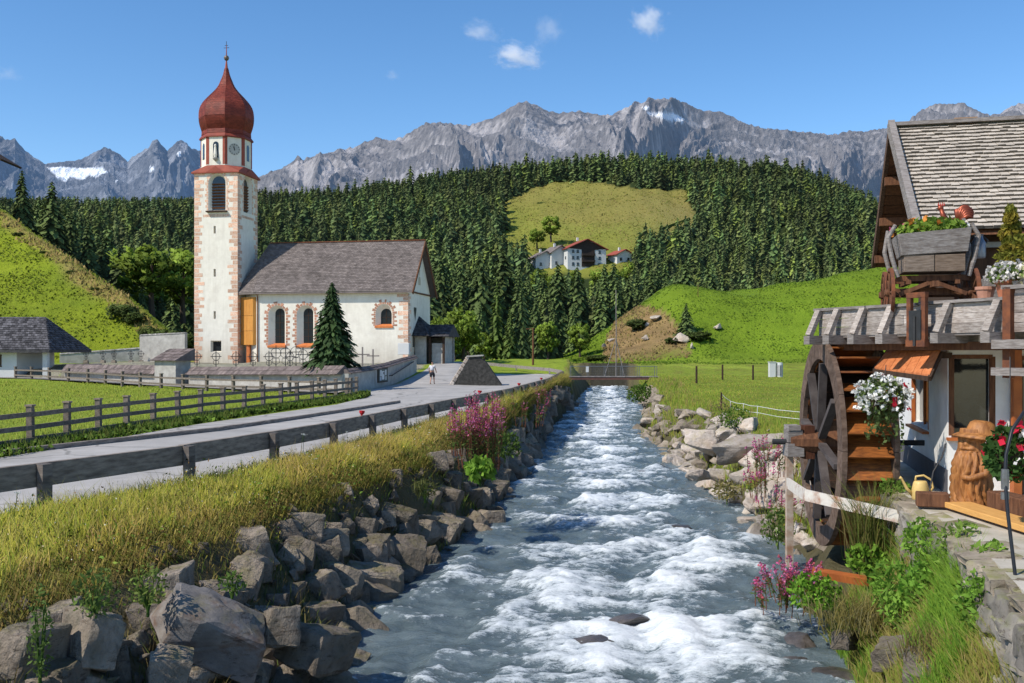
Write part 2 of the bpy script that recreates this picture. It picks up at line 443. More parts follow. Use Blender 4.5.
def make_terrain():
    nr, nc = 560, 420
    k = np.arange(nr)
    a = math.log(6000 / 9. + 1) / (nr - 1)
    ys = 9. * (np.exp(k * a) - 1) - 6
    us = np.linspace(-1, 1, nc)
    Y = np.repeat(ys[:, None], nc, 1)
    X = us[None, :] * (.66 * (Y + 34))
    Z = ground(X, Y)
    x, y, z = X.ravel(), Y.ravel(), Z.ravel()
    px, py = project(x, np.maximum(y, .5), z)
    # base colours
    lawn = np.array([.29, .365, .045]); dry = np.array([.24, .215, .06]); mead = np.array([.27, .33, .045])
    C = np.tile(lawn, (len(x), 1))
    n1 = fbm(x, y, .25, 21)[:, None]; n2 = fbm(x, y, .05, 22)[:, None]; n3 = fbm(x, y, 1.1, 23)[:, None]
    def put(mask, col):
        m = np.asarray(mask, dtype=float)[:, None]
        nonlocal C
        C = C * (1 - m) + np.asarray(col) * m
    lefthill = (x < -20) & (y > 105) & (y < 210)
    put(lefthill, np.array([.25, .30, .022]) * (1 + .2 * n2 + .12 * n1) )
    put(lefthill * np.clip(.5 + .9 * n1[:, 0] - .2, 0, .6), (.14, .19, .022))
    # dry track along the ridge of the left hill
    side = 3.6 + .53 * (-37 - x); front = 1.9 + .6 * (y - 111)
    yr = 113.8 + .883 * (-37 - x); tr = np.exp(-((y - yr + 1.3 + n1[:, 0]) / (1.3 + .5 * n1[:, 0])) ** 2) * lefthill
    put(np.clip(tr * 1.1, 0, 1) * .85, (.36, .27, .10))
    sidef = lefthill & (side < front - 1.6)
    put(sidef * .8, (.09, .12, .03))
    bankL = (x > XRAIL(y) - .1) & (x < LE(y))
    put(bankL * .9, np.array([.36, .31, .09]) * (1 + .3 * n3))
    u = (x - XRAIL(y)) / np.maximum(LE(y) - XRAIL(y), .5)
    put(bankL * sst(.42, .55, u), np.array([.17, .14, .085]) * (1 + .35 * n3))
    put((x > LE(y)) & (x < RE(y)), (.06, .055, .045))
    rightm = (x > RE(y)) & (y < 150)
    put(rightm, mead * (1 + .2 * n1))
    put(rightm * np.clip(n3[:, 0] * .8 + .1, 0, .6), (.22, .20, .05))
    put(rightm * (1 - sst(.5, 1.1, (x - RE(y)) / np.interp(y, [8, 26, 60, 100], [1.8, 3.2, 2.4, 1.6]))), (.14, .12, .07))
    gh = (x > 4) & (y >= 150) & (y < 232)
    put(gh * sst(148, 162, y), np.array([.18, .265, .022]) * (1 + .18 * n1 + .14 * n2))
    put(gh & inpoly(px + 3 * n3[:, 0], py + 2 * n1[:, 0], BROWN), np.array([.30, .20, .10]) * (1 + .35 * n3))
    put((gh & inpoly(px, py, BROWN)) * np.clip(n1[:, 0] + .3 * n3[:, 0] - .1, 0, .7), (.20, .22, .04))
    wood = (y > 232) | ((y > 185) & (x < 6) & (x > -32)) | ((y > 205) & (x <= -32))
    put(wood, (.035, .05, .018))
    put((x < -8.8) & (y > np.interp(-x, [10.4, 14.5, 22, 40, 60], [63.4, 66.9, 72.4, 84.4, 96])) & (y < 106) & (x > -44), np.array([.36, .33, .27]) * (1 + .2 * n3))
    cl = in_clear(x, y)
    put(cl, np.array([.245, .25, .052]) * (1 + .16 * fbm(x, y, .03, 31)[:, None] + .1 * n1))
    put(cl * np.clip(fbm(x, y, .022, 33) * 1.2 + .1, 0, .55), (.29, .23, .08))
    put(cl * sst(40, 90, x) * sst(560, 470, y) * .6, (.26, .20, .10))
    i = np.arange(nr - 1)[:, None] * nc + np.arange(nc - 1)[None, :]
    Q = np.stack([i, i + 1, i + nc + 1, i + nc], -1).reshape(-1, 4)
    me = fast_mesh('ground', np.stack([x, y, z], 1), Q, C, smooth=True)
    m, nt, b, out = NT('ground_cover')
    at = nt.nodes.new('ShaderNodeAttribute'); at.attribute_name = 'Col'
    v = coords(nt, world=True)
    f1 = ramp(nt, noisen(nt, v, 3, 9, .75), .36, .64); f2 = ramp(nt, noisen(nt, v, .45, 9, .75), .38, .62); f3 = ramp(nt, noisen(nt, v, .06, 5), .3, .7)
    c = mixc(nt, mathn(nt, 'MULTIPLY', f1, .6), at.outputs['Color'], mixc(nt, 1., at.outputs['Color'], (.66, .72, .6), 'MULTIPLY'))
    c = mixc(nt, mathn(nt, 'MULTIPLY', f2, .55), c, mixc(nt, 1., c, (.74, .82, .62), 'MULTIPLY'))
    c = mixc(nt, mathn(nt, 'MULTIPLY', f3, .25), c, mixc(nt, 1., c, (1.25, 1.05, .9), 'MULTIPLY'))
    nt.links.new(c, b.inputs['Base Color']); b.inputs['Roughness'].default_value = .95; b.inputs['Specular IOR Level'].default_value = .1
    bn = nt.nodes.new('ShaderNodeBump'); bn.inputs['Strength'].default_value = .9; bn.inputs['Distance'].default_value = .2
    nt.links.new(mathn(nt, 'ADD', noisen(nt, v, 7, 6, .7), mathn(nt, 'MULTIPLY', noisen(nt, v, .7, 5), 3.)), bn.inputs['Height']); nt.links.new(bn.outputs[0], b.inputs['Normal'])
    return tag(link('ground', me, m), kind='structure')
make_terrain()

# ------------------------------------------------------------------ road, kerb, yard path
def strip(name, ys, xl, xr, m, nx=14, dz=.03, C=None):
    ys = np.asarray(ys, float)
    t = np.linspace(0, 1, nx)
    X = xl[:, None] * (1 - t) + xr[:, None] * t
    Y = np.repeat(ys[:, None], nx, 1)
    Z = ground(X, Y, False) + dz
    i = np.arange(len(ys) - 1)[:, None] * nx + np.arange(nx - 1)[None, :]
    Q = np.stack([i, i + 1, i + nx + 1, i + nx], -1).reshape(-1, 4)
    return link(name, fast_mesh(name, np.stack([X, Y, Z], -1).reshape(-1, 3), Q, C, True), m)
M_asphalt = mat('pale_asphalt', (.42, .395, .37), (.355, .335, .31), scale=1.2, rough=.95, bump=.25, bscale=45, bdist=.01, spec=.15, world=True, big=.16, dirt=(.22, .21, .195), dirt_amt=.55, dirt_scale=.35)
def cracked(m):
    nt = m.node_tree; b = nt.nodes['Principled BSDF']; src = b.inputs['Base Color'].links[0].from_socket
    v = coords(nt, world=True)
    wv = nt.nodes.new('ShaderNodeVectorMath'); wv.operation = 'ADD'; nt.links.new(v, wv.inputs[0])
    nz = nt.nodes.new('ShaderNodeTexNoise'); nz.inputs['Scale'].default_value = .8; nz.inputs['Detail'].default_value = 6; nt.links.new(v, nz.inputs['Vector']); nt.links.new(nz.outputs['Color'], wv.inputs[1])
    vo = nt.nodes.new('ShaderNodeTexVoronoi'); vo.feature = 'DISTANCE_TO_EDGE'; vo.inputs['Scale'].default_value = .22; nt.links.new(wv.outputs[0], vo.inputs['Vector'])
    ln = ramp(nt, vo.outputs['Distance'], .006, .016, (1, 1, 1), (0, 0, 0))
    c = mixc(nt, mathn(nt, 'MULTIPLY', ln, .6), src, (.14, .135, .125))
    pt = ramp(nt, noisen(nt, coords(nt, (.5, .12, 1), world=True), .9, 5, .6), .52, .6)
    c = mixc(nt, mathn(nt, 'MULTIPLY', pt, .22), c, (.26, .25, .24))
    nt.links.new(c, b.inputs['Base Color'])
cracked(M_asphalt)
M_gravel = mat('gravel_path', (.33, .30, .26), (.24, .22, .19), scale=6, rough=.95, bump=.4, bscale=60, bdist=.01, spec=.1, world=True)
ys = np.concatenate([np.arange(-5, 60, 1.), np.arange(60, 113, .8)])
tag(strip('road', ys, XROAD(ys), np.where(ys > 99, XRAIL(99) + (ys - 99) * .02, XRAIL(ys) + .12), M_asphalt, 40), kind='structure')
ys2 = np.arange(62, 90, 1.)
# path between field fence and the churchyard wall
def path_strip():
    xs = np.linspace(-46, -10.6, 50)
    yw = np.interp(-xs, [10.4, 14.5, 22, 40, 60], [63.2, 66.7, 72.2, 84.2, 96])
    V = []; nx = 6
    for x, yy in zip(xs, yw):
        for t in np.linspace(0, 1, nx):
            q = yy - 2.7 * t
            V.append((x, q, gz(x, q, False) + .12))
    i = np.arange(len(xs) - 1)[:, None] * nx + np.arange(nx - 1)[None, :]
    Q = np.stack([i, i + nx, i + nx + 1, i + 1], -1).reshape(-1, 4)
    return tag(link('path', fast_mesh('path', np.array(V), Q, None, True), M_gravel), kind='structure')
path_strip()
mb = MB()
kp = [(-12.75, 25.0), (-11.0, 29.2), (-9.6, 32.6), (-8.3, 38), (-6.9, 44.5), (-5.7, 50.5)]
for (x0, y0), (x1, y1) in zip(kp[:-1], kp[1:]):
    mb.beam((x0, y0, .075), (x1, y1, .075), .16, .16)
tag(mb.build('kerb', M_rail, bevel=.015), 'low dark timber kerb lying along the road behind the guard rail', 'kerb')

# ------------------------------------------------------------------ river
def foam_noise(x, y):
    v = 0; a = 1; f = 1.; tot = 0
    for k in range(5):
        v += a * noise.noise(Vector((x * f, y * f, k * 7.3))); tot += a; a *= .6; f *= 2.03
    return v / tot
def make_river():
    V = []; F = []; C = []
    ys = [6]
    while ys[-1] < 178: ys.append(ys[-1] + max(.055, .0034 * ys[-1]))
    ys = np.array(ys); nc = 110
    le, re = LE(ys) - .6, RE(ys) + .6
    rock = [(2.2, 19.0, .9), (3.6, 18.0, .8), (4.6, 28.6, .5), (4.9, 24.6, .7), (1.2, 16.6, .8), (5.5, 42, .6), (5.4, 21, .5)]
    for j, y in enumerate(ys):
        for i in range(nc):
            t = i / (nc - 1); x = le[j] * (1 - t) + re[j] * t
            # flow-aligned coordinates
            xc = x - (LE(y) + RE(y)) / 2
            w1 = noise.noise(Vector((xc * .42, y * .30, 1.7)))
            w2 = noise.noise(Vector((xc * .9 + 1.2 * w1, y * .62, 5.1)))
            w3 = noise.noise(Vector((xc * 1.5 + w2, y * 2.1, 9.4)))
            w4 = noise.noise(Vector((xc * 3.6 + w3, y * 4.9, 2.4)))
            w5 = noise.noise(Vector((xc * 10.5, y * 9.0, 4.4)))
            edge = min(1, max(0, min(t, 1 - t) * 6))
            # standing waves across the stream, steep on the upstream side
            ph = y * 1.55 + 1.6 * math.sin(xc * .55 + y * .06) + 2.2 * w1
            sw = abs(math.sin(ph * .5)) ** 3
            z = .13 * w1 + .13 * w2 + .085 * w3 + .058 * w4 + .03 * w5 + .12 * sw * edge * (.5 + w2)
            fo = .55 * w2 + .5 * w3 + .5 * w4 + .4 * w5 + .38 * sw - .04 + .3 * w1
            for (rx, ry, rr) in rock:
                d = math.hypot((x - rx), (y - ry + .9) * .6)
                if d < 2.2 * rr: fo += .45 * (1 - d / (2.2 * rr)); z += .09 * (1 - d / (2.2 * rr))
            fo += .16 * math.exp(-((t - .55) / .28) ** 2) + .12 * noise.noise(Vector((xc * .8, y * .11, 31.)))
            calm = .6 * (1 - edge) + .35 * max(0, math.exp(-((x - LE(y) - 1.2) / 1.3) ** 2)) + .4 * max(0, math.exp(-((x - RE(y) + .9) / 1.0) ** 2))
            if y > 60: fo += .12
            V.append((x, y, -2.42 + z * (.45 + .55 * edge)))
            C.append((fo - calm, sw, max(0, t)))
    n = len(ys)
    i = np.arange(n - 1)[:, None] * nc + np.arange(nc - 1)[None, :]
    Q = np.stack([i, i + 1, i + nc + 1, i + nc], -1).reshape(-1, 4)
    me = fast_mesh('river', np.array(V), Q, np.array(C), True)
    m, nt, b, out = NT('rushing_water')
    at = nt.nodes.new('ShaderNodeAttribute'); at.attribute_name = 'Col'
    sep = nt.nodes.new('ShaderNodeSeparateColor'); nt.links.new(at.outputs['Color'], sep.inputs[0])
    v = coords(nt, (.7, 1.15, 1), world=True)
    n1 = noisen(nt, v, 5.5, 12, .78); n2 = noisen(nt, v, 19, 8, .72); n3 = noisen(nt, v, 1.3, 8, .65)
    f = mathn(nt, 'ADD', sep.outputs[0], mathn(nt, 'MULTIPLY', mathn(nt, 'SUBTRACT', n1, .5), 2.0))
    f = mathn(nt, 'ADD', f, mathn(nt, 'MULTIPLY', mathn(nt, 'SUBTRACT', n2, .5), 1.2))
    n4 = noisen(nt, v, 55, 6, .7)
    f = mathn(nt, 'ADD', f, mathn(nt, 'MULTIPLY', mathn(nt, 'SUBTRACT', n4, .5), .7))
    fm = ramp(nt, f, .05, 1.04)
    deep = mixc(nt, ramp(nt, n3, .35, .65), (.072, .102, .112), (.15, .195, .21))
    thin = mixc(nt, ramp(nt, f, -.25 + .3, .75), deep, (.46, .53, .56))
    c = mixc(nt, fm, thin, (.85, .88, .89))
    nt.links.new(c, b.inputs['Base Color'])
    r = mathn(nt, 'ADD', mathn(nt, 'MULTIPLY', fm, .55), .14)
    nt.links.new(r, b.inputs['Roughness'])
    b.inputs['IOR'].default_value = 1.33
    b.inputs['Specular IOR Level'].default_value = .5
    bn = nt.nodes.new('ShaderNodeBump'); bn.inputs['Strength'].default_value = .75; bn.inputs['Distance'].default_value = .09
    nt.links.new(mathn(nt, 'ADD', n1, mathn(nt, 'MULTIPLY', n2, .45)), bn.inputs['Height']); nt.links.new(bn.outputs[0], b.inputs['Normal'])
    return tag(link('river', me, m), kind='structure')
make_river()
# ------------------------------------------------------------------ camera, sun, sky
cam = bpy.data.cameras.new('camera'); co = bpy.data.objects.new('camera', cam); COL.objects.link(co)
co.location = (0, 0, CZ); co.rotation_euler = (PI / 2, 0, 0)
cam.sensor_width = 36; cam.lens = 36 * FP / 1024
cam.shift_y = (HZ - 341.5) / 1024
cam.clip_start = .1; cam.clip_end = 20000
SC.camera = co
SUN = Vector((-.60, -.36, .715)).normalized()
sl = bpy.data.lights.new('sun', 'SUN'); so = bpy.data.objects.new('sun', sl); COL.objects.link(so)
sl.energy = 5.0; sl.angle = math.radians(.53); sl.color = (1, .935, .83)
so.rotation_euler = SUN.to_track_quat('Z', 'Y').to_euler(); so.location = (-60, -30, 80)
W = bpy.data.worlds.new('World'); SC.world = W; W.use_nodes = True
wn = W.node_tree; bg = wn.nodes['Background']
sky = wn.nodes.new('ShaderNodeTexSky'); sky.sky_type = 'NISHITA'; sky.sun_disc = False
sky.sun_elevation = math.asin(SUN.z); sky.sun_rotation = math.atan2(SUN.x, SUN.y)
sky.altitude = 1600; sky.air_density = 1.0; sky.dust_density = .55; sky.ozone_density = 1.6
hs = wn.nodes.new('ShaderNodeHueSaturation'); hs.inputs['Saturation'].default_value = 1.24; hs.inputs['Value'].default_value = 1.0
wn.links.new(sky.outputs[0], hs.inputs['Color']); wn.links.new(hs.outputs[0], bg.inputs['Color'])
bg.inputs['Strength'].default_value = .185
SC.view_settings.view_transform = 'Standard'; SC.view_settings.look = 'None'; SC.view_settings.exposure = 0
SC.cycles.use_denoising = True
SC.cycles.max_bounces = 6; SC.cycles.diffuse_bounces = 3; SC.cycles.glossy_bounces = 3; SC.cycles.transparent_max_bounces = 8
SC.cycles.volume_bounces = 2; SC.cycles.volume_max_steps = 64
SC.cycles.sample_clamp_indirect = 6

# ------------------------------------------------------------------ mountains
def mountain(name, sky_pts, D, base, seed, rockc, haze, hz, snow=(), amp=70., front=1500., label=None):
    r = np.array(sky_pts, float)
    px = np.arange(r[0, 0], r[-1, 0] + .1, 1.25)
    nb = 20; nf = 210
    V = []; C = []
    nv = nb + nf
    for i, p in enumerate(px):
        X = (p - 512) / FP * D
        S = CZ + (HZ - np.interp(p, r[:, 0], r[:, 1])) / FP * D
        jag = noise.noise(Vector((X * .035, seed, .3))) * 6 + noise.noise(Vector((X * .09, seed, 4.3))) * 5 + noise.noise(Vector((X * .22, seed, 1.3))) * 3
        for j in range(nv):
            if j < nb: v = -(nb - j) / nb * .45
            else: v = (j - nb) / (nf - 1)
            Yo = D - v * front + 35 * noise.noise(Vector((X * .004, seed, 9.)))
            w = .4 + .6 * min(1, abs(v) * 3.5)
            # spurs and gullies running down the face
            sk = X + .55 * (Yo - D) * noise.noise(Vector((X * .0022, seed, 5.5))) * 4 + 130 * noise.noise(Vector((X * .0035, Yo * .0028, seed)))
            g1 = 1 - abs(noise.noise(Vector((sk * .0036, Yo * .0013, seed + 2.)))) * 2
            g2 = 1 - abs(noise.noise(Vector((sk * .0100, Yo * .0062, seed + 5.)))) * 2
            g3 = 1 - abs(noise.noise(Vector((sk * .030, Yo * .020, seed + 8.)))) * 2
            g4 = noise.noise(Vector((X * .09, Yo * .07, seed + 11.)))
            g5 = noise.noise(Vector((X * .2, Yo * .17, seed + 15.)))
            gul = (g1 - .45) * 1.7 + (g2 - .45) * .62 + (g3 - .45) * .24 + g4 * .1 + g5 * .05
            prof = max(0, 1 - abs(v)) ** 1.25
            Z = base + (S - base) * prof + amp * gul * w * (.45 + .55 * prof) - (amp * .25) * w
            V.append((X * Yo / D, Yo, Z))
            scree = max(0, min(1, .5 + 1.6 * (.35 - g2) + .8 * g4))
            k = .55 + .62 * scree + .25 * g4 + .15 * g5
            c = [rockc[0] * k, rockc[1] * k, rockc[2] * k]
            if v > .42:
                t = min(1, (v - .42) * 3.2 + .3 * g2)
                t = max(0, t) * .4
                c = [c[0] * (1 - t) + .12 * t, c[1] * (1 - t) + .14 * t, c[2] * (1 - t) + .085 * t]
            C.append(c)
    V = np.array(V).reshape(len(px), nv, 3); C = np.array(C)
    vv = np.concatenate([-(nb - np.arange(nb)) / nb * .45, np.arange(nf) / (nf - 1)]); fade = np.clip(1 - np.abs(vv) * 1.6, 0, 1)
    top = ((V[:, :, 2] - CZ) / V[:, :, 1]).max(1); k3 = np.array([.25, .5, .25])
    want = (HZ - np.interp(px, r[:, 0], r[:, 1])) / FP; tops = np.convolve(np.pad(top, 4, 'edge'), np.ones(9) / 9, 'valid')
    V[:, :, 2] += (want - tops)[:, None] * V[:, :, 1] * fade[None, :]
    V = V.reshape(-1, 3)
    sx, sy = project(V[:, 0], V[:, 1], V[:, 2])
    jn = fbm(V[:, 0], V[:, 1], .05, 5) * 2
    jn2 = fbm(V[:, 0], V[:, 1], .015, 6) * 1.5
    for poly in snow:
        C[inpoly(sx + jn, sy + jn2 * .6 - 1.5, poly)] = (.85, .87, .9)
    n = len(px)
    i = np.arange(n - 1)[:, None] * nv + np.arange(nv - 1)[None, :]
    Q = np.stack([i, i + nv, i + nv + 1, i + 1], -1).reshape(-1, 4)[:, ::-1]
    me = fast_mesh(name, V, Q, C, False)
    m, nt, b, out = NT(name + '_rock')
    at = nt.nodes.new('ShaderNodeAttribute'); at.attribute_name = 'Col'
    v = coords(nt, world=True)
    c = mixc(nt, 1., at.outputs['Color'], mathn(nt, 'ADD', mathn(nt, 'MULTIPLY', noisen(nt, v, .03, 10, .8), 1.5), .28), 'MULTIPLY')
    nt.links.new(c, b.inputs['Base Color']); b.inputs['Roughness'].default_value = 1; b.inputs['Specular IOR Level'].default_value = 0
    bn = nt.nodes.new('ShaderNodeBump'); bn.inputs['Strength'].default_value = 1.; bn.inputs['Distance'].default_value = 22
    nt.links.new(noisen(nt, v, .035, 8, .7), bn.inputs['Height']); nt.links.new(bn.outputs[0], b.inputs['Normal'])
    b.inputs['Emission Color'].default_value = (*haze, 1); b.inputs['Emission Strength'].default_value = hz  # rock glows faintly blue, standing in for distance haze
    return tag(link(name, me, m), kind='structure')
SKY_MAIN = [(150, 210), (200, 196), (240, 184), (262, 176), (278, 170), (290, 163), (298, 157), (304, 159), (318, 154), (335, 151), (353, 147), (366, 142), (376, 138), (390, 140), (402, 137), (411, 132), (419, 127), (426, 123), (434, 122), (441, 122), (455, 124), (470, 125), (482, 121), (493, 118), (502, 113), (511, 107), (519, 103), (526, 101.5), (533, 104), (540, 107), (549, 111), (558, 113), (570, 112), (581, 111), (592, 114), (605, 115), (613, 114), (619, 111), (626, 107), (634, 103), (641, 102), (649, 98), (658, 99), (672, 98), (680, 101), (687, 104), (696, 108), (704, 111), (713, 111), (722, 112.5), (731, 116), (739, 119.5), (748, 123), (757, 126), (772, 128), (786, 129), (800, 132), (816, 133), (830, 135), (841, 133), (851, 131), (863, 132), (874, 130), (888, 128), (905, 124), (914, 116), (921, 110), (930, 106), (938, 104), (950, 104), (962, 103), (972, 108), (982, 113), (990, 115), (1000, 113), (1010, 107), (1018, 104), (1030, 104), (1060, 112), (1120, 130), (1200, 150)]
SKY_LEFT = [(-120, 120), (-60, 112), (-20, 128), (0, 136), (8, 139), (15, 139.5), (20, 145), (25, 150), (34, 157), (45, 163), (60, 162), (75, 160.5), (84, 158), (91, 154), (98, 150), (106, 148), (114, 151), (121, 156), (128, 160), (134, 156), (141, 152), (148, 147), (153, 142), (157, 140.5), (161, 144), (167, 149), (172, 146), (177, 142), (182, 141), (187, 143), (191, 148), (196, 150), (204, 152), (214, 158), (230, 166), (260, 180), (300, 200), (340, 215)]
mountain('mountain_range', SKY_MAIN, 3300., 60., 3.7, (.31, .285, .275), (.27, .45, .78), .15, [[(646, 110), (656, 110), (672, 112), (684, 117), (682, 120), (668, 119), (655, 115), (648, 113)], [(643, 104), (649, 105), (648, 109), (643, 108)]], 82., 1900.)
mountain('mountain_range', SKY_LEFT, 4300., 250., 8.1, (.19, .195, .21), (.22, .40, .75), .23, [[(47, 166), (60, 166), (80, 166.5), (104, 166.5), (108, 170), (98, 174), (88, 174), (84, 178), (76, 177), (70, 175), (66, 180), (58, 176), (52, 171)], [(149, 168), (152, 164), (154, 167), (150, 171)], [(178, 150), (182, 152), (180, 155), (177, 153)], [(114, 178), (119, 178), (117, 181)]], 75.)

# ------------------------------------------------------------------ clouds (small, real volumes high over the ridge)
def cloud_mat(seed, dens):
    m = bpy.data.materials.new('cloud_vapour'); m.use_nodes = True; nt = m.node_tree
    nt.nodes.remove(nt.nodes['Principled BSDF']); out = nt.nodes['Material Output']
    tc = nt.nodes.new('ShaderNodeTexCoord').outputs['Object']
    ln = nt.nodes.new('ShaderNodeVectorMath'); ln.operation = 'LENGTH'; nt.links.new(tc, ln.inputs[0])
    ad = nt.nodes.new('ShaderNodeVectorMath'); ad.operation = 'ADD'; nt.links.new(tc, ad.inputs[0]); ad.inputs[1].default_value = (seed, seed * .7, 0)
    n = mathn(nt, 'MULTIPLY', noisen(nt, ad.outputs[0], 1.9, 9, .68), 2.6)
    d = mathn(nt, 'SUBTRACT', mathn(nt, 'ADD', n, -.62), mathn(nt, 'MULTIPLY', ln.outputs['Value'], 1.15))
    d = mathn(nt, 'MULTIPLY', mathn(nt, 'MAXIMUM', d, 0.0), dens)
    vs = nt.nodes.new('ShaderNodeVolumePrincipled'); vs.inputs['Color'].default_value = (.99, .99, 1, 1); vs.inputs['Anisotropy'].default_value = .2
    vs.inputs['Emission Color'].default_value = (.75, .85, 1, 1)
    nt.links.new(d, vs.inputs['Density']); nt.links.new(mathn(nt, 'MULTIPLY', d, .10), vs.inputs['Emission Strength'])
    nt.links.new(vs.outputs[0], out.inputs['Volume'])
    return m
def cloud(px, py, w, h, seed, dens, rot, label):
    D = 3000.
    mb = bmesh.new(); bmesh.ops.create_icosphere(mb, subdivisions=3, radius=1)
    me = bpy.data.meshes.new('cloud'); mb.to_mesh(me); mb.free()
    o = link('cloud', me, cloud_mat(seed, dens), None, P(px, py, D), (0, rot, 0))
    o.scale = (w * D / FP / 2, w * D / FP / 2.4, h * D / FP / 2)
    return tag(o, label, 'cloud')
cloud(517, 55, 76, 38, 1.3, .045, math.radians(8), 'small bright white cloud, lowest and densest of the central wisps')
cloud(480, 30, 58, 34, 4.1, .016, math.radians(14), 'thin veil of white cloud up left of the densest puff')
cloud(548, 30, 44, 50, 7.7, .013, math.radians(30), 'faint broken wisp of cloud up right of the densest puff')
cloud(649, 21, 56, 46, 3.2, .04, math.radians(35), 'lone white puff of cloud highest over the main ridge')
cloud(393, 75, 26, 18, 9.9, .012, 0, 'tiny faint wisp of cloud above the church roof')
cloud(8, 74, 40, 26, 12.9, .008, 0, 'pale barely visible cloud at the left edge of the sky')

# ------------------------------------------------------------------ conifers
def conifer(seed, whorls, per, clus, size=1., rad=.19, droop=.35, low=.06, narrow=.9, lightvar=.35):
    """unit-height crown: drooping branches in whorls, each a chain of small needle sprays"""
    g = np.random.default_rng(seed)
    V = []; T = []; C = []; N = []
    def put(n, quad, nv):
        e = np.cross(quad[1] - quad[0], quad[2] - quad[0])
        if e @ nv < 0: T.extend([(n, n + 2, n + 1), (n, n + 3, n + 2)])
        else: T.extend([(n, n + 1, n + 2), (n, n + 2, n + 3)])
        for q in range(4):
            w = nv + g.normal(0, .16, 3); N.append(w / np.linalg.norm(w))
    for i in range(whorls):
        h = low + (1 - low) * (i / whorls) ** 1.02
        rr = rad * (1 - (h - low) / (1 - low)) ** narrow * g.uniform(.78, 1.18) + .006
        nb = max(3, int(per * (.45 + .55 * (1 - h)) + .5))
        ph = g.uniform(0, 6.28)
        for b in range(nb):
            an = ph + 2 * PI * b / nb + g.uniform(-.3, .3)
            r = rr * g.uniform(.62, 1.16)
            lv = 1 + g.uniform(-lightvar, lightvar)
            for k in range(clus):
                t = (k + 1 - g.uniform(0, .6)) / clus
                cx, cy = math.cos(an) * r * t, math.sin(an) * r * t
                cz = h + .30 * rr * (1 - t) * .6 - droop * r * t * t + .10 * r * max(0, t - .75)
                sz = size * (rr * .34 + .011) * (1.15 - .45 * t) * g.uniform(.7, 1.3)
                dirv = np.array([math.cos(an + g.uniform(-.4, .4)), math.sin(an + g.uniform(-.4, .4)), -.75 + g.uniform(-.4, .4)]); dirv /= np.linalg.norm(dirv)
                sd = np.cross(dirv, [math.cos(an) * .7 + g.normal(0, .3), math.sin(an) * .7 + g.normal(0, .3), .8]); sd /= np.linalg.norm(sd) + 1e-9
                c0 = np.array([cx, cy, cz]); n = len(V)
                quad = [c0 - dirv * sz * .8, c0 + sd * sz * .55, c0 + dirv * sz * 1.2, c0 - sd * sz * .55]; V += quad
                nv = np.array([math.cos(an), math.sin(an), .7]) + g.normal(0, .14, 3); put(n, quad, nv / np.linalg.norm(nv))
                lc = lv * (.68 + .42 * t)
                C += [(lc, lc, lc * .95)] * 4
    # dark inner mass so that the crown is not see-through everywhere
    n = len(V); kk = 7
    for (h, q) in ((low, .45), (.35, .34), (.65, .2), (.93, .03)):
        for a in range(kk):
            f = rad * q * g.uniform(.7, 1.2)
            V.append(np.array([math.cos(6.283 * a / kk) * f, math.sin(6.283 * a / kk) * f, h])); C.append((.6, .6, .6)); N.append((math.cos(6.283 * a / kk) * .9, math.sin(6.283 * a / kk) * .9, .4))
    for l in range(3):
        for a in range(kk):
            p, q = n + l * kk + a, n + l * kk + (a + 1) % kk
            T += [(p, q, q + kk), (p, q + kk, p + kk)]
    # leader
    n = len(V); V += [np.array([-.006, 0, .93]), np.array([.006, 0, .93]), np.array([0, .003, 1.02])]; C += [(1, 1, 1)] * 3; T.append((n, n + 1, n + 2)); N += [(0, 0, 1)] * 3
    return np.array(V), np.array(T), np.array(C), np.array(N)
def trunk_mesh(h=1.0, r=.016, name='trunk'):
    mb = MB(); mb.tube([(0, 0, -.06), (0, 0, .3), (.003, 0, .65), (0, .002, .97)], [r * 1.25, r, r * .55, r * .1], 7)
    for k in range(6):
        an = k * 2.4; z = .12 + .1 * k
        mb.tube([(0, 0, z), (math.cos(an) * .06, math.sin(an) * .06, z - .008)], [r * .22, r * .08], 4)
    me = bpy.data.meshes.new(name); me.from_pydata(mb.v, [], mb.f)
    at = me.attributes.new('Col', 'FLOAT_COLOR', 'POINT'); at.data.foreach_set('color', [1.] * 4 * len(mb.v))
    return me
TR = trunk_mesh(); TR.materials.append(M_bark)
def crown_me(name, arr, m):
    me = fast_mesh(name, *arr[:3], N=arr[3] if len(arr) > 3 else None); me.materials.append(m); return me
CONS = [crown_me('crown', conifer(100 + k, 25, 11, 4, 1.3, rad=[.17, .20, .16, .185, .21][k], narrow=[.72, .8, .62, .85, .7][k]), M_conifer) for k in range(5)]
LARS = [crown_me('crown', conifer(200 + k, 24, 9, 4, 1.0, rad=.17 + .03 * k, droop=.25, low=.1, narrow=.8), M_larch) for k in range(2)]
def tree(name, label, cat, x, y, h, crown, group=None, wide=1., trunk=TR, z=None):
    t = thing(name, label, cat, (x, y, gz(x, y) - .1 if z is None else z), R.uniform(0, 6.28), group)
    t.scale = (h * wide, h * wide, h)
    link('crown', crown, None, t); link('trunk', trunk, None, t)
    return t

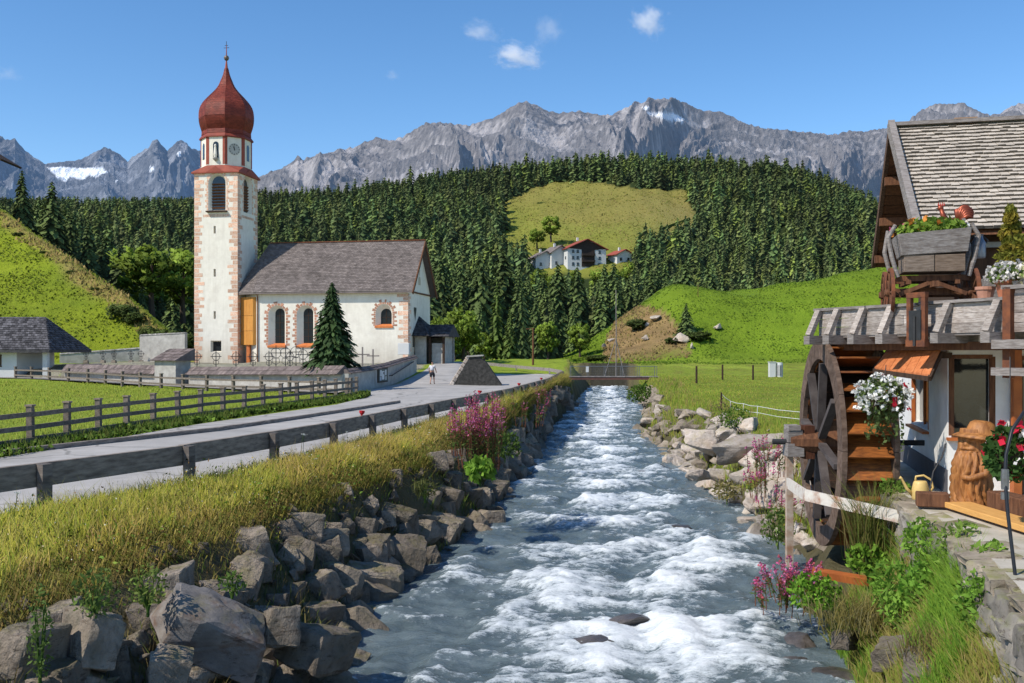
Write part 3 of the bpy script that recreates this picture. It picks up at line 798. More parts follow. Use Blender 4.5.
# forest positions
def forest_points():
    pts = []
    y = 186.
    while y < 720:
        st = 5.2 if y < 300 else 5.1
        hw = .56 * y + 24
        for x in np.arange(-hw, hw, st):
            pts.append((x + R.uniform(-.48, .48) * st, y + R.uniform(-.48, .48) * st))
        y += st
    p = np.array(pts); x, y = p[:, 0], p[:, 1]
    z = ground(x, y)
    ok = np.ones(len(x), bool)
    ok &= ~in_clear(x, y)
    ok &= ~((y < 238) & (x > 3))                       # green hill
    sideh = 3.6 + .53 * (-37 - x)
    ok &= ~((x < -36) & (y < 195))
    px, py = project(x, y, z)
    ok &= ~((y > 395) & (y < 452) & (px > 533) & (px < 634))   # hamlet
    h = np.array([R.triangular(7, 24, 15) for _ in x]) * (1 - .28 * np.clip(fbm(x, y, .03, 40), -1, 1)); ok &= ~((fbm(x, y, .045, 41) > .75) & (y > 260) & (y < 590))
    h = h * np.interp(y, [240, 380], [1, .72]); h = np.where(y > 600, np.clip(h, 10, 13.5), h)
    tx, ty = project(x, y, z + h)
    # below the hamlet the tops stay under the houses
    lim = np.where((px > 535) & (px < 628) & (y < 430), 264 + 5 * np.sin(px * .9), -999)
    h = np.where(ty < lim, (HZ - lim) * y / FP + CZ - z, h); ok &= h > 5
    ok &= ~((px > 500) & (px < 690) & (y < 430) & (ty < 215) & (px < 660) & (px > 630))
    # hidden behind the green hill or beyond the frame
    hx = np.interp(px, [560, 604, 639, 668, 700, 736, 759, 785, 840, 893], [357, 333, 308, 285, 284, 289, 288, 281, 275, 265], left=400)
    ok &= ~((ty > hx + 2) & (px > 560))
    ok &= ~((px < 195) & (ty < 194))
    ok &= (px > -60) & (px < 900)
    ok &= ~((px > 215) & (px < 405) & (ty > 262))        # wholly behind the church
    ok &= ~((px < 175) & (ty > 205 + .72 * px) & (y < 260))  # wholly behind the left hill
    return x[ok], y[ok], z[ok], h[ok]
fx, fy, fz, fh = forest_points()
order = np.argsort(-(fh / fy))
near, rest = order[:262], order[262:]
for k in near:
    larch = R.random() < .13
    tree('larch_tree' if larch else 'conifer_tree',
         'pale green larch among the dark conifers in the valley forest' if larch else 'dark green conifer at the front edge of the valley forest',
         'tree', fx[k], fy[k], fh[k], R.choice(LARS if larch else CONS), 'larches in the valley forest' if larch else 'conifers at the forest front', R.uniform(.85, 1.25), z=fz[k] - .2)
def forest_mass(idx):
    lod = [conifer(300 + k, 12, 6, 2, 2.0, rad=.18 + .02 * k, narrow=.62 + .07 * k, lightvar=.22) for k in range(4)]
    lod2 = [conifer(320 + k, 9, 5, 2, 2.2, rad=.19 + .02 * k, narrow=.6 + .07 * k, lightvar=.18) for k in range(4)]
    Vs = []; Ts = []; Cs = []; Ns = []; n = 0
    pat = fbm(fx, fy, .018, 77); pat2 = fbm(fx, fy, .06, 78)
    for k in idx:
        V, T, C, N = (lod if fy[k] < 420 else lod2)[R.randrange(4)]
        a = R.uniform(0, 6.28); ca, sa = math.cos(a), math.sin(a); w = fh[k] * R.uniform(.8, 1.25) * (1.0 if fy[k] < 300 else 1.12)
        q = np.empty_like(V)
        q[:, 0] = (V[:, 0] * ca - V[:, 1] * sa) * w + fx[k]; q[:, 1] = (V[:, 0] * sa + V[:, 1] * ca) * w + fy[k]; q[:, 2] = V[:, 2] * fh[k] + fz[k] - .3
        kind = R.random(); pf = float(pat[k]); g = R.uniform(.68, 1.3) * (1 + .38 * pf + .22 * float(pat2[k]))
        tint = np.array([1.55, 1.4, 1.0]) * g * .95 if kind < .10 + .14 * max(0, pf) else np.array([1 + R.uniform(-.12, .22), 1, 1 + R.uniform(-.1, .2)]) * g
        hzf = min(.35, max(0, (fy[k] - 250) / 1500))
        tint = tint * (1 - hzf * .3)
        Ns.append(np.stack([N[:, 0] * ca - N[:, 1] * sa, N[:, 0] * sa + N[:, 1] * ca, N[:, 2]], 1)); Vs.append(q); Ts.append(T + n); Cs.append(C * tint); n += len(V)
    print('forest trees', len(idx), 'verts', n)
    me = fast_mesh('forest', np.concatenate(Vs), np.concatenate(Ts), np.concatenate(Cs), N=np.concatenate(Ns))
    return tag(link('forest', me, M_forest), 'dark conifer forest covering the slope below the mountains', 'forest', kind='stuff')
forest_mass(rest)

# ------------------------------------------------------------------ single trees
def leafball(seed, nclump, leaves, rx, rz, ls=.09, zc=.62, core=True):
    g = np.random.default_rng(seed); V = []; T = []; C = []; N = []
    for c in range(nclump):
        u = g.normal(size=3); u /= np.linalg.norm(u); rad = g.uniform(.35, 1.) ** .6
        cx, cy, cz = u[0] * rx * rad, u[1] * rx * rad, zc + u[2] * rz * rad
        cr = g.uniform(.45, 1.1) * rx * .30; lv = g.uniform(.65, 1.3)
        for l in range(leaves):
            d = g.normal(size=3); d /= np.linalg.norm(d); d *= cr * g.uniform(.3, 1) ** .5
            p = np.array([cx, cy, cz]) + d
            a = g.normal(size=3); a /= np.linalg.norm(a); b = np.cross(a, g.normal(size=3)); b /= np.linalg.norm(b)
            s = ls * g.uniform(.6, 1.4); n = len(V)
            nv = np.array([cx / rx, cy / rx, (cz - zc) / rz + .35]) * .8 + d / cr * .8 + g.normal(0, .25, 3); nv /= np.linalg.norm(nv)
            V += [p - a * s, p + b * s * .6, p + a * s, p - b * s * .6]; T += [(n, n + 1, n + 2), (n, n + 2, n + 3)] if np.cross(b * .6 + a, 2 * a) @ nv > 0 else [(n, n + 2, n + 1), (n, n + 3, n + 2)]; N += [nv] * 4
            k = lv * (.8 + .35 * d[2] / cr); C += [(k, k, k * .9)] * 4
    return np.array(V), np.array(T), np.array(C), np.array(N)
def limb_trunk(name='trunk', h=.5, r=.03):
    mb = MB(); mb.tube([(0, 0, -.05), (.01, 0, h * .5), (0, .01, h), (.02, .02, h * 1.5)], [r * 1.3, r, r * .7, r * .2], 8)
    for k in range(7):
        an = k * 2.3; z = h * (.55 + .1 * k)
        mb.tube([(0, 0, z), (math.cos(an) * .12, math.sin(an) * .12, z + .10), (math.cos(an) * .24, math.sin(an) * .24, z + .17)], [r * .45, r * .28, r * .06], 5)
    me = bpy.data.meshes.new(name); me.from_pydata(mb.v, [], mb.f); me.materials.append(M_bark)
    at = me.attributes.new('Col', 'FLOAT_COLOR', 'POINT'); at.data.foreach_set('color', [1.] * 4 * len(mb.v))
    return me
LT = limb_trunk()
BROAD = [crown_me('crown', leafball(400 + k, 60, 34, .34, .38, .036), M_broad) for k in range(3)]
BUSH = [crown_me('foliage', leafball(420 + k, 64, 34, .46, .36, .05, zc=.3), M_bush) for k in range(3)]
# the dense spruce in the churchyard corner
SPR = crown_me('crown', conifer(777, 60, 26, 9, .62, rad=.275, droop=.2, low=.03, narrow=.7, lightvar=.4), M_spruce)
tree('spruce_tree', 'dense dark spruce growing in the churchyard corner in front of the nave', 'tree', -11.95, 66.4, 6.0, SPR, z=1.25)
for px, py, top, Y, w, lab in ((22, 215, 169, 160, .95, 'tall dark conifer standing on the left hill, the higher one with a pointed crown'), (52, 222, 180, 170, 1.15, 'dark conifer right of the tallest one on the left hill, with a looser crown')):
    p = P(px, py, Y); h = (py - top) * Y / FP + 2.2
    zg = gz(p.x, p.y) - .3; h = P(px, top, Y).z - zg
    tree('conifer_tree', lab, 'tree', p.x, p.y, h, CONS[1], None, w, z=zg)
for px, top, base, Y, w in ((72, 212, 245, 176, 1.1), (88, 222, 262, 172, 1.2), (104, 236, 275, 176, 1.1), (120, 244, 285, 174, 1.2)):
    p = P(px, base, Y)
    zg = gz(p.x, p.y) - .3
    tree('conifer_tree', 'mid green conifer rising just behind the crest of the left hill', 'tree', p.x, p.y, P(px, top, Y).z - zg, R.choice(CONS), 'conifers behind the left hill crest', w * .95, z=zg)
for px, top, base, Y, w, cr, lab, nm in ((152, 243, 312, 165, 1.25, BROAD[0], 'bright green broadleaf tree standing left of the church tower', 'broadleaf_tree'),
                                     (183, 250, 318, 172, 1.1, BROAD[1], 'darker green broadleaf tree close against the church tower', 'broadleaf_tree'),
                                     (463, 308, 362, 128, 1.05, BROAD[2], 'bright yellow green broadleaf tree right of the church porch', 'broadleaf_tree'),
                                     (447, 326, 362, 126, 1.2, BROAD[0], 'small leafy tree close beside the church porch', 'broadleaf_tree'),
                                     (497, 276, 362, 150, .82, LARS[0], 'tall pale larch standing right of the church at the forest edge', 'larch_tree'),
                                     (521, 288, 362, 152, .8, CONS[0], 'dark spruce beside the pale larch right of the church', 'conifer_tree'),
                                     (480, 300, 362, 160, .9, CONS[3], 'mid green conifer between the bright leafy tree and the tall larch', 'conifer_tree'),
                                     (510, 305, 362, 148, .8, LARS[1], 'shorter pale larch in front of the dark spruce right of the church', 'larch_tree'),
                                     (553, 300, 362, 175, .85, CONS[4], 'dark conifer behind the wooden pole by the road bend', 'conifer_tree'),
                                     (536, 296, 362, 172, .9, CONS[2], 'slim dark conifer left of the pole at the road bend', 'conifer_tree'),
                                     (573, 302, 360, 185, .85, CONS[1], 'dark conifer at the foot of the green hill', 'conifer_tree')):
    p = P(px, base, Y); h = (base - top) * Y / FP
    tree(nm, lab, 'tree', p.x, p.y, h + .3, cr, None, w, trunk=LT if 'broad' in nm else TR, z=p.z - .3)
# on the clearing and on the mound
for px, top, base, Y, w, cr, lab in ((551, 216, 241, 455, 1.1, BROAD[1], 'large dark leafy tree on the clearing above the houses'), (537, 228, 248, 448, 1.2, BROAD[0], 'rounder leafy tree left of the larger one above the houses')):
    p = P(px, base, Y); tree('broadleaf_tree', lab, 'tree', p.x, p.y, (base - top) * Y / FP, cr, None, w, trunk=LT, z=p.z)
p = hit(686, 334, 140, 215); tree('spruce_tree', 'young dark spruce growing beside the pale boulder on the green mound', 'tree', p.x, p.y, 5.2, CONS[1], None, 1.5, z=p.z - .1)
def bush(lab, px, py, Y, w, h, k=0, group=None, z=None):
    p = P(px, py, Y) if z is not None else hit(px, py, 140, 215)
    t = thing('bush', lab, 'bush', (p.x, p.y, gz(p.x, p.y) - .05 if z is None else z), R.uniform(0, 6.28), group)
    t.scale = (w, w, h); link('foliage', BUSH[k % 3], None, t); link('stem', LT, None, t).scale = (.6, .6, .5)
    return t
bush('dark rounded bush on the brown eroded slope of the mound', 638, 330, 182, 4.2, 2.6, 0)
bush('small low bush at the foot of the brown slope, left end', 597, 358, 165, 4.5, 1.3, 1)
bush('low dark bush in the shadow right of the young spruce', 700, 340, 176, 4.5, 2.0, 2)
bush('low green bush left of the pale boulder on the mound', 674, 341, 174, 3, 1.6, 1)
for px, py, w, k in ((38, -69, 2.6, 1), (98, -57, 2.2, 2), (108, -52, 1.8, 0), (60, -63, 1.8, 1)):
    q = Vector((py, 113.8 + .883 * (-37 - py) - 2.2, 0)); q.z = gz(q.x, q.y); px, py = project(q.x, q.y, q.z); bush('small dark scrub growing on the dry crest of the left hill', px, py, q.y, w * .7, w * .3, k, 'scrub on the crest of the left hill', z=q.z - .2)
for px, py, w, k in ((122, 318, 4., 0), (134, 322, 3., 1), (150, 338, 3, 2), (167, 344, 4, 1), (181, 348, 4, 0)):
    bush('dark green bush on the lower slope left of the church tower', px, py, hit(px, py, 108, 150).y, w, w * .7, k, 'bushes left of the church tower', z=hit(px, py, 108, 150).z - .3)
bush('small round bush in the upper left of the clearing', 546, 192, 590, 11, 8, 1, z=P(546, 191, 590).z)
bush('small faint bush in the middle of the clearing', 541, 209, 530, 8, 5, 2, z=P(541, 209, 530).z)

# leafy trees mixed into the foot of the forest and around the houses
for px, py, top, Y in ((540, 282, 268, 400), (556, 286, 272, 395), (576, 284, 271, 398), (598, 284, 270, 396), (614, 282, 268, 400), (628, 276, 262, 405), (440, 345, 318, 150), (455, 350, 330, 140), (484, 352, 332, 150), (112, 300, 262, 200), (135, 290, 250, 215), (175, 285, 248, 230), (468, 342, 312, 175), (548, 345, 322, 165), (580, 345, 324, 170)):
    p = P(px, py, Y); zg = gz(p.x, p.y) - .2; h = P(px, top, Y).z - zg
    if h > 2: tree('broadleaf_tree', 'light green leafy tree mixed into the foot of the conifer forest', 'tree', p.x, p.y, h, R.choice(BROAD), 'leafy trees at the foot of the forest', R.uniform(.8, 1.1), trunk=LT, z=zg)
# ------------------------------------------------------------------ hamlet on the clearing
M_wallw = mat('far_white_wall', (.62, .62, .60), (.55, .55, .54), scale=.5, bump=0)
M_larder = mat('far_dark_boards', (.05, .035, .028), (.035, .025, .02), scale=1, bump=.1)
def far_house(name, label, px, py, Y, w, d, hw, hr, rz, balcony=True, roofm=M_redroof, dark=True):
    p = hit(px, py, 395, 480); p.z -= .4
    t = thing(name, label, 'house', (p.x, p.y, p.z), rz)
    mb = MB(); poly = [(-w / 2, 0), (w / 2, 0), (w / 2, hw), (0, hw + hr * .93), (-w / 2, hw)]
    mb.prism([(-w / 2, -3), (w / 2, -3)] + poly[2:], 0, d, f=lambda x, y, z: (x, z, y)); mb.build('wall', M_wallw, t)
    rf = MB()
    for s in (-1, 1):
        rf.beam((s * (w / 2 + .9) , d / 2, hw - hr * 1.8 / w), (0, d / 2, hw + hr), d + 2.2, .28, up=(0, 0, 1))
    ro = rf.build('roof', roofm, t)
    mb = MB(); mb.box((-w * .15, d * .35, hw + hr + .3), (.8, .8, 1.5)); mb.build('chimney', M_wallw, ro)
    if dark:
        mb = MB(); mb.prism([(-w * .5, hw), (-w * .14, hw * .93), (-w * .14, .4), (w * .2, .4), (w * .2, hw * .93), (w * .5, hw), (0, hw + hr * .9)], -.12, -.02, f=lambda x, y, z: (x, z, y)); mb.build('gable_boarding', M_larder, t)
    for fl in range(3 if hw > 7 else 1):
        for x in (-w * .36, -w * .24, w * .33) if dark else (-w * .25, w * .2):
            mb = MB(); mb.box((x, -.06, 1.6 + fl * 2.7), (1.0, .1, 1.25)); wi = mb.build('window', M_glass, t)
            mb = MB(); mb.box((x, -.05, 1.6 + fl * 2.7 - .72), (1.3, .12, .14)); mb.build('sill', M_larder, wi)
    if dark:
        for fl in range(2):
            mb = MB(); mb.box((w * .03, -.6, 2.9 + fl * 2.7), (w * .33, 1, .9)); mb.build('balcony', M_larder, t)
        for k in range(3):
            mb = MB(); mb.box((-w / 2 - .06, d * (.2 + .28 * k), 4.3), (.1, 1, 1.25)); mb.build('window', M_glass, t)
    return t
far_house('farmhouse', 'large white house with red roof and dark boarded gable on the clearing', 587, 267, 425, 17.5, 13, 8.3, 4.0, math.radians(17))
far_house('farmhouse', 'small white house with brown roof left of the large one on the clearing', 546, 267, 432, 9.5, 9, 4.6, 2.6, math.radians(20), roofm=M_shingle_church, dark=False)
far_house('farmhouse', 'white annex with dark gable half hidden between two larger houses', 561, 266, 436, 9, 10, 6.2, 3.0, math.radians(24), roofm=M_shingle_church, dark=False)
far_house('farmhouse', 'red roofed house partly hidden by conifers, rightmost on the clearing', 625, 262, 445, 8, 8, 3.8, 2.0, math.radians(25), dark=False)
# low timber fence line on the right edge of the clearing
a, b_ = P(662, 222, 470), P(690, 212, 490)
mb = MB(); mb.beam((a.x, a.y, gz(a.x, a.y) + .6), (b_.x, b_.y, gz(b_.x, b_.y) + .6), .3, 1.4); tag(mb.build('hedge', M_bush), 'dark line of low hedge across the right end of the clearing', 'hedge')
from mathutils.geometry import tessellate_polygon
def arch(cx, z0, w, h, n=10, seg=1.0):
    r = w / 2; zc = z0 + h - r * seg
    return [(cx - r, z0), (cx + r, z0)] + [(cx + r * math.cos(PI * k / n), zc + r * seg * math.sin(PI * k / n)) for k in range(n + 1)]
def rect(x0, z0, x1, z1): return [(x0, z0), (x1, z0), (x1, z1), (x0, z1)]
def pierced(mb, outer, pairs, f, depth):
    """wall sheet with real recesses; pairs = (mouth loop, inner loop); f(u,v,w): w runs into the wall"""
    loops = [outer] + [p[0] for p in pairs]
    flat = [q for l in loops for q in l]
    tri = tessellate_polygon([[Vector((u, v, 0)) for u, v in l] for l in loops])
    mb.add([f(u, v, 0) for u, v in flat], [tuple(t) for t in tri])
    for a, b in pairs:
        n = len(a)
        mb.add([f(u, v, 0) for u, v in a] + [f(u, v, depth) for u, v in b], [(i, (i + 1) % n, n + (i + 1) % n, n + i) for i in range(n)])
def pane(mb, loop, f, depth):
    tri = tessellate_polygon([[Vector((u, v, 0)) for u, v in loop]])
    mb.add([f(u, v, depth) for u, v in loop], [tuple(t) for t in tri])
def blocks(mb, loop, w1, w2, f, proud=.012, n=26, skipbottom=True, gap=.16):
    """painted blocks alternating long and short around an arched opening"""
    pts = [Vector((u, v)) for u, v in loop[1:]] + [Vector(loop[0])]
    ln = [0]
    for a, b in zip(pts[:-1], pts[1:]): ln.append(ln[-1] + (b - a).length)
    c = sum((Vector(q) for q in loop), Vector((0, 0))) / len(loop)
    def at(s):
        for i in range(len(pts) - 1):
            if s <= ln[i + 1]: return pts[i].lerp(pts[i + 1], (s - ln[i]) / max(1e-6, ln[i + 1] - ln[i])), (pts[i + 1] - pts[i]).normalized()
        return pts[-1], (pts[-1] - pts[-2]).normalized()
    for k in range(n):
        s0, s1 = ln[-1] * k / n, ln[-1] * (k + 1 - gap) / n
        p, d0 = at(s0); q, d1 = at(s1); w = (w1 if k % 2 else w2) * R.uniform(.85, 1.15)
        n0 = Vector((d0.y, -d0.x)); n1 = Vector((d1.y, -d1.x))
        a, b = p + n0 * .02, q + n1 * .02; c1, d = q + n1 * w, p + n0 * w
        g = R.uniform(.75, 1.15)
        mb.add([f(*x, -proud) for x in (a, b, c1, d)], [(0, 1, 2, 3)], (g, g, g))
def quoin(mb, f, z0, z1, side, proud=.012, bh=.40):
    """alternating painted corner blocks; f(u,v,w), corner at u=0, blocks run toward side"""
    z = z0; k = 0
    while z < z1 - .1:
        w = (.58 if k % 2 else .98) * R.uniform(.75, 1.2); h = min(bh * R.uniform(.75, 1.3), z1 - z)
        g = R.uniform(.72, 1.2)
        mb.add([f(0, z, -proud), f(side * w, z, -proud), f(side * w, z + h * .88, -proud), f(0, z + h * .88, -proud)], [(0, 1, 2, 3) if side > 0 else (3, 2, 1, 0)], (g, g, g))
        z += h * R.uniform(1, 1.08); k += 1

# ------------------------------------------------------------------ the church
CH = thing('church', 'white village church with brown shingled roof and tall tower under a red onion dome', 'church', (-28.8, 105, 1.5), -math.radians(9.9))
fF = lambda u, v, w: (u, w, v)                 # front walls (facing the camera)
fRt = lambda u, v, w: (-w, u, v)               # tower right wall: u runs away from the camera
TW = 4.9
def build_church():
    # tower shaft
    mb = MB()
    bel_o, bel_i = arch(-2.3, 16.0, 2.0, 3.9, 10), arch(-2.3, 16.1, 1.5, 3.6, 10)
    low_o, low_i = rect(-3.05, 1.1, -1.85, 2.3), rect(-2.95, 1.2, -1.95, 2.2)
    sl = [rect(-2.72, z, -2.48, z + .8) for z in (13.6, 9.05, 4.6)]
    pierced(mb, rect(-TW, -1, 0, 20.1), [(bel_o, bel_i), (low_o, low_i)] + [(s, s) for s in sl], fF, .4)
    belr_o, belr_i = arch(2.45, 16.0, 2.0, 3.9, 10), arch(2.45, 16.1, 1.5, 3.6, 10)
    pierced(mb, rect(0, -1, TW, 20.1), [(belr_o, belr_i)], fRt, .4)
    mb.add([(-TW, 0, -1), (-TW, TW, -1), (-TW, TW, 20.1), (-TW, 0, 20.1), (0, TW, -1), (0, TW, 20.1)], [(0, 1, 2, 3), (1, 4, 5, 2), (3, 0, 0)][:2])
    tower = mb.build('tower', M_plaster, CH)
    for lp, ff in [(bel_i, fF), (belr_i, fRt), (low_i, fF)] + [(s, fF) for s in sl]:
        mb = MB(); pane(mb, lp, ff, .39); mb.build('opening', M_glass, tower)
    for (cx, f) in ((-2.3, fF), (2.45, fRt)):
        mb = MB()
        for k in range(9):
            z = 16.25 + k * .31; hw = .72 if z < 18.6 else math.sqrt(max(.02, .72 ** 2 - (z - 18.6) ** 2))
            pts = [f(cx - hw, z, .34), f(cx + hw, z, .34), f(cx + hw, z + .16, .2), f(cx - hw, z + .16, .2)]
            mb.add(pts, [(0, 1, 2, 3)])
        mb.build('louvre', M_wood_brown, tower)
    mb = MB()
    mb.box((-2.3, -.12, 15.9), (2.3, .5, .14)); mb.build('sill', M_wood_dark, tower)
    q = MB()
    quoin(q, lambda u, v, w: (u, w, v), -.5, 20, -1); quoin(q, lambda u, v, w: (-TW + u, w, v), -.5, 20, 1)
    quoin(q, lambda u, v, w: (-w, u, v), -.5, 20, 1); quoin(q, lambda u, v, w: (-w, TW + u, v), -.5, 20, -1)
    for k in range(24):
        g = R.uniform(.8, 1.2); u = -TW + 1 + k * .125
        q.add([fF(u, 15.35, -.013), fF(u + .1, 15.35, -.013), fF(u + .1, 15.62, -.013), fF(u, 15.62, -.013)], [(0, 1, 2, 3)], (g, g, g))
        u = .95 + k * .125
        q.add([fRt(u, 15.35, -.013), fRt(u + .1, 15.35, -.013), fRt(u + .1, 15.62, -.013), fRt(u, 15.62, -.013)], [(0, 1, 2, 3)], (g, g, g))
    blocks(q, bel_o, .2, .34, fF, n=30); blocks(q, belr_o, .2, .34, fRt, n=30)
    q.build('quoin', M_quoin, tower)
    # skirt roof with a small gable on each face, octagon, dome
    cx, cy = -TW / 2, TW / 2
    oc = lambda rr, z, k: (cx + rr / math.cos(PI / 8) * math.cos(PI / 4 * k + PI / 8), cy + rr / math.cos(PI / 8) * math.sin(PI / 4 * k + PI / 8), z)
    h = TW / 2 + .24
    mb = MB()
    for k in range(8):
        pass
    sq = [(cx + h, cy + h), (cx - h, cy + h), (cx - h, cy - h), (cx + h, cy - h)]
    o1 = [oc(2.5, 20.8, k) for k in range(8)]
    vs = [(x, y, 20.1) for x, y in sq] + o1 + [(x, y, 19.95) for x, y in sq]
    # octagon vertex k lies at angle 22.5+45k
    fs = [(0, 4, 5), (1, 6, 7), (2, 8, 9), (3, 10, 11), (0, 5, 1), (1, 5, 6), (1, 7, 2), (2, 7, 8), (2, 9, 3), (3, 9, 10), (3, 11, 0), (0, 11, 4)]
    fs += [(12 + i, 12 + (i + 1) % 4, (i + 1) % 4, i) for i in range(4)] + [(15, 14, 13, 12)]
    mb.add(vs, fs)
    for dx, dy in ((0, -1), (1, 0), (0, 1), (-1, 0)):
        sx, sy = -dy, dx
        b = Vector((cx + dx * (h + .02), cy + dy * (h + .02), 20.05))
        s = Vector((sx, sy, 0))
        mb.add([b - s * 1.0, b + s * 1.0, b + Vector((0, 0, .6)), Vector((cx + dx * 2.4, cy + dy * 2.4, 20.7))], [(0, 1, 2), (1, 3, 2), (3, 0, 2)])
    mb.build('skirt_roof', M_redroof, tower)
    oct_ = MB()
    R8 = 2.46
    oct_.lathe([(R8 / math.cos(PI / 8), 20.6), (R8 / math.cos(PI / 8), 23.9)], 8, (cx, cy, 0), PI / 8)
    drum = oct_.build('drum', M_plaster, tower)
    def fO(k):
        an = PI / 4 * k
        n = Vector((math.cos(an), math.sin(an), 0)); s = Vector((-math.sin(an), math.cos(an), 0)); c = Vector((cx, cy, 0))
        return lambda u, v, w: tuple(c + n * (R8 - w) + s * u + Vector((0, 0, v)))
    q = MB(); hw = R8 * math.tan(PI / 8)
    for k in range(8):
        f = fO(k)
        for s in (-1, 1):
            q.add([f(s * hw, 20.9, -.015), f(s * (hw - .26), 20.9, -.015), f(s * (hw - .26), 23.9, -.015), f(s * hw, 23.9, -.015)], [(0, 1, 2, 3)])
    q.build('corner_strip', M_redroof, drum)
    for k in (6, 4, 0, 5):
        g = MB(); pane(g, arch(0, 21.55, .62, 1.75, 8), fO(k), -.02); g.build('window', M_glass, drum)
    s = MB(); s.lathe([(.16, 21.6), (.2, 21.9), (.13, 22.5), (.1, 22.7), (.13, 22.85), (.05, 23.0)], 8, fO(6)(0, 0, -.12)); s.build('statue', M_plaster, drum)
    s = MB(); s.lathe([(.05, 21.2), (.3, 21.45), (.3, 21.55)], 8, fO(6)(0, 0, -.1)); s.build('bracket', M_wallgrey, drum)
    cl = MB(); f = fO(7)
    ring = [(.62 * math.cos(2 * PI * k / 24), 22.55 + .62 * math.sin(2 * PI * k / 24)) for k in range(24)]
    pane(cl, ring, f, -.02); clock = cl.build('clock', mat('clock_face', (.55, .53, .47), (.45, .43, .39), bump=0), drum)
    hd = MB()
    for k in range(12):
        a = 2 * PI * k / 12
        d = Vector((math.cos(a), math.sin(a))); e = Vector((-d.y, d.x)) * .035
        pts = [d * .46 - e, d * .46 + e, d * .58 + e, d * .58 - e]
        hd.add([f(x, 22.55 + y, -.03) for x, y in pts], [(0, 1, 2, 3)])
    for a, l in ((math.radians(118), .36), (math.radians(98), .5)):
        d = Vector((math.cos(a), math.sin(a))); e = Vector((-d.y, d.x)) * .05
        pts = [d * -.12 - e, d * -.12 + e, d * l + e * .3, d * l - e * .3]
        hd.add([f(x, 22.55 + y, -.035) for x, y in pts], [(0, 1, 2, 3)])
    hd.build('clock_hand', M_iron, clock)
    prof = [(2.98, 23.8), (2.98, 23.92), (2.68, 24.3), (2.66, 24.7), (2.82, 25.2), (2.96, 25.8), (2.98, 26.4), (2.94, 26.95), (2.8, 27.45), (2.5, 27.95), (2.1, 28.4), (1.66, 28.85), (1.22, 29.3), (.86, 29.8), (.6, 30.4), (.36, 31.0), (.2, 31.7)]
    pz = [p[1] for p in prof[2:]]; cr = []
    for i in range(2, len(prof) - 1):
        a, b, c_, e = prof[max(2, i - 1)], prof[i], prof[i + 1], prof[min(len(prof) - 1, i + 2)]
        for tt in (0, .5):
            cr.append(tuple(.5 * (2 * b[q] + (c_[q] - a[q]) * tt + (2 * a[q] - 5 * b[q] + 4 * c_[q] - e[q]) * tt ** 2 + (3 * b[q] - a[q] - 3 * c_[q] + e[q]) * tt ** 3) for q in (0, 1)))
    prof = prof[:2] + cr + [prof[-1]]
    prof = [(r * .965, z) for r, z in prof]
    d = MB()
    d.lathe([(r * .985, z) for r, z in prof], 8, (cx, cy, 0), PI / 8)
    for k in range(8):
        for (r0, z0), (r1, z1) in zip(prof[2:-1], prof[3:]):
            a0, a1 = PI / 4 * k + PI / 8, PI / 4 * (k + 1) + PI / 8
            pt = lambda r, a, z: (cx + r * math.cos(a), cy + r * math.sin(a), z)
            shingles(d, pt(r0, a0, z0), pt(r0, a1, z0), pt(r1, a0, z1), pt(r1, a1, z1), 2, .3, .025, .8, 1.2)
    dome = d.build('onion_dome', M_dome, tower)
    s = MB(); s.tube([(cx, cy, 31.5), (cx, cy, 32.4), (cx, cy, 34.2)], [.19, .08, .03], 8); s.build('spire', M_redroof, dome)
    s = MB(); s.lathe([(.02, -.3), (.2, -.22), (.29, 0), (.2, .22), (.02, .3)], 12, (cx, cy, 32.8)); s.build('ball', mat('weathered_copper', (.13, .10, .085), (.2, .16, .13), metal=.4, rough=.5), dome, smooth=True)
    s = MB(); s.beam((cx - .3, cy, 33.9), (cx + .3, cy, 33.9), .04, .05); s.beam((cx - .18, cy, 34.15), (cx + .18, cy, 34.15), .04, .05); s.beam((cx, cy, 33.1), (cx, cy, 34.6), .04, .05, up=(0, 1, 0)); s.build('cross', M_iron, dome)
    # nave
    NL, ND, EV, RG = 18.5, 8.8, 7.4, 12.95
    w1 = (arch(4.37, 1.75, 1.9, 4.2, 12), arch(4.5, 2.0, 1.05, 3.65, 12)); w2 = (arch(7.5, 1.75, 1.9, 4.2, 12), arch(7.63, 2.0, 1.05, 3.65, 12))
    w3 = (arch(15.95, 3.75, 1.75, 2.25, 12), arch(16.05, 3.95, 1.15, 1.6, 12))
    mb = MB()
    pierced(mb, rect(2.1, -1.2, NL, EV + .1), [w1, w2, w3], fF, .5)
    gab = [(0, -1.2), (ND, -1.2), (ND, EV), (ND / 2, RG - .25), (0, EV)]
    fG = lambda u, v, w: (NL - w, u, v)
    nich = arch(2.6, 5.0, .8, 1.7, 8, 1)
    pierced(mb, gab, [], fG, .2)
    mb.add([(2.1, 0, -1.2), (0, 1.7, -1.2), (0, 1.7, EV + .1), (2.1, 0, EV + .1)], [(1, 0, 3, 2)])
    mb.add([(0, 1.7, -1.2), (0, ND, -1.2), (NL, ND, -1.2), (0, 1.7, EV), (0, ND, EV), (NL, ND, EV)], [(0, 3, 4, 1), (1, 4, 5, 2)])
    nave = mb.build('nave', M_plaster, CH)
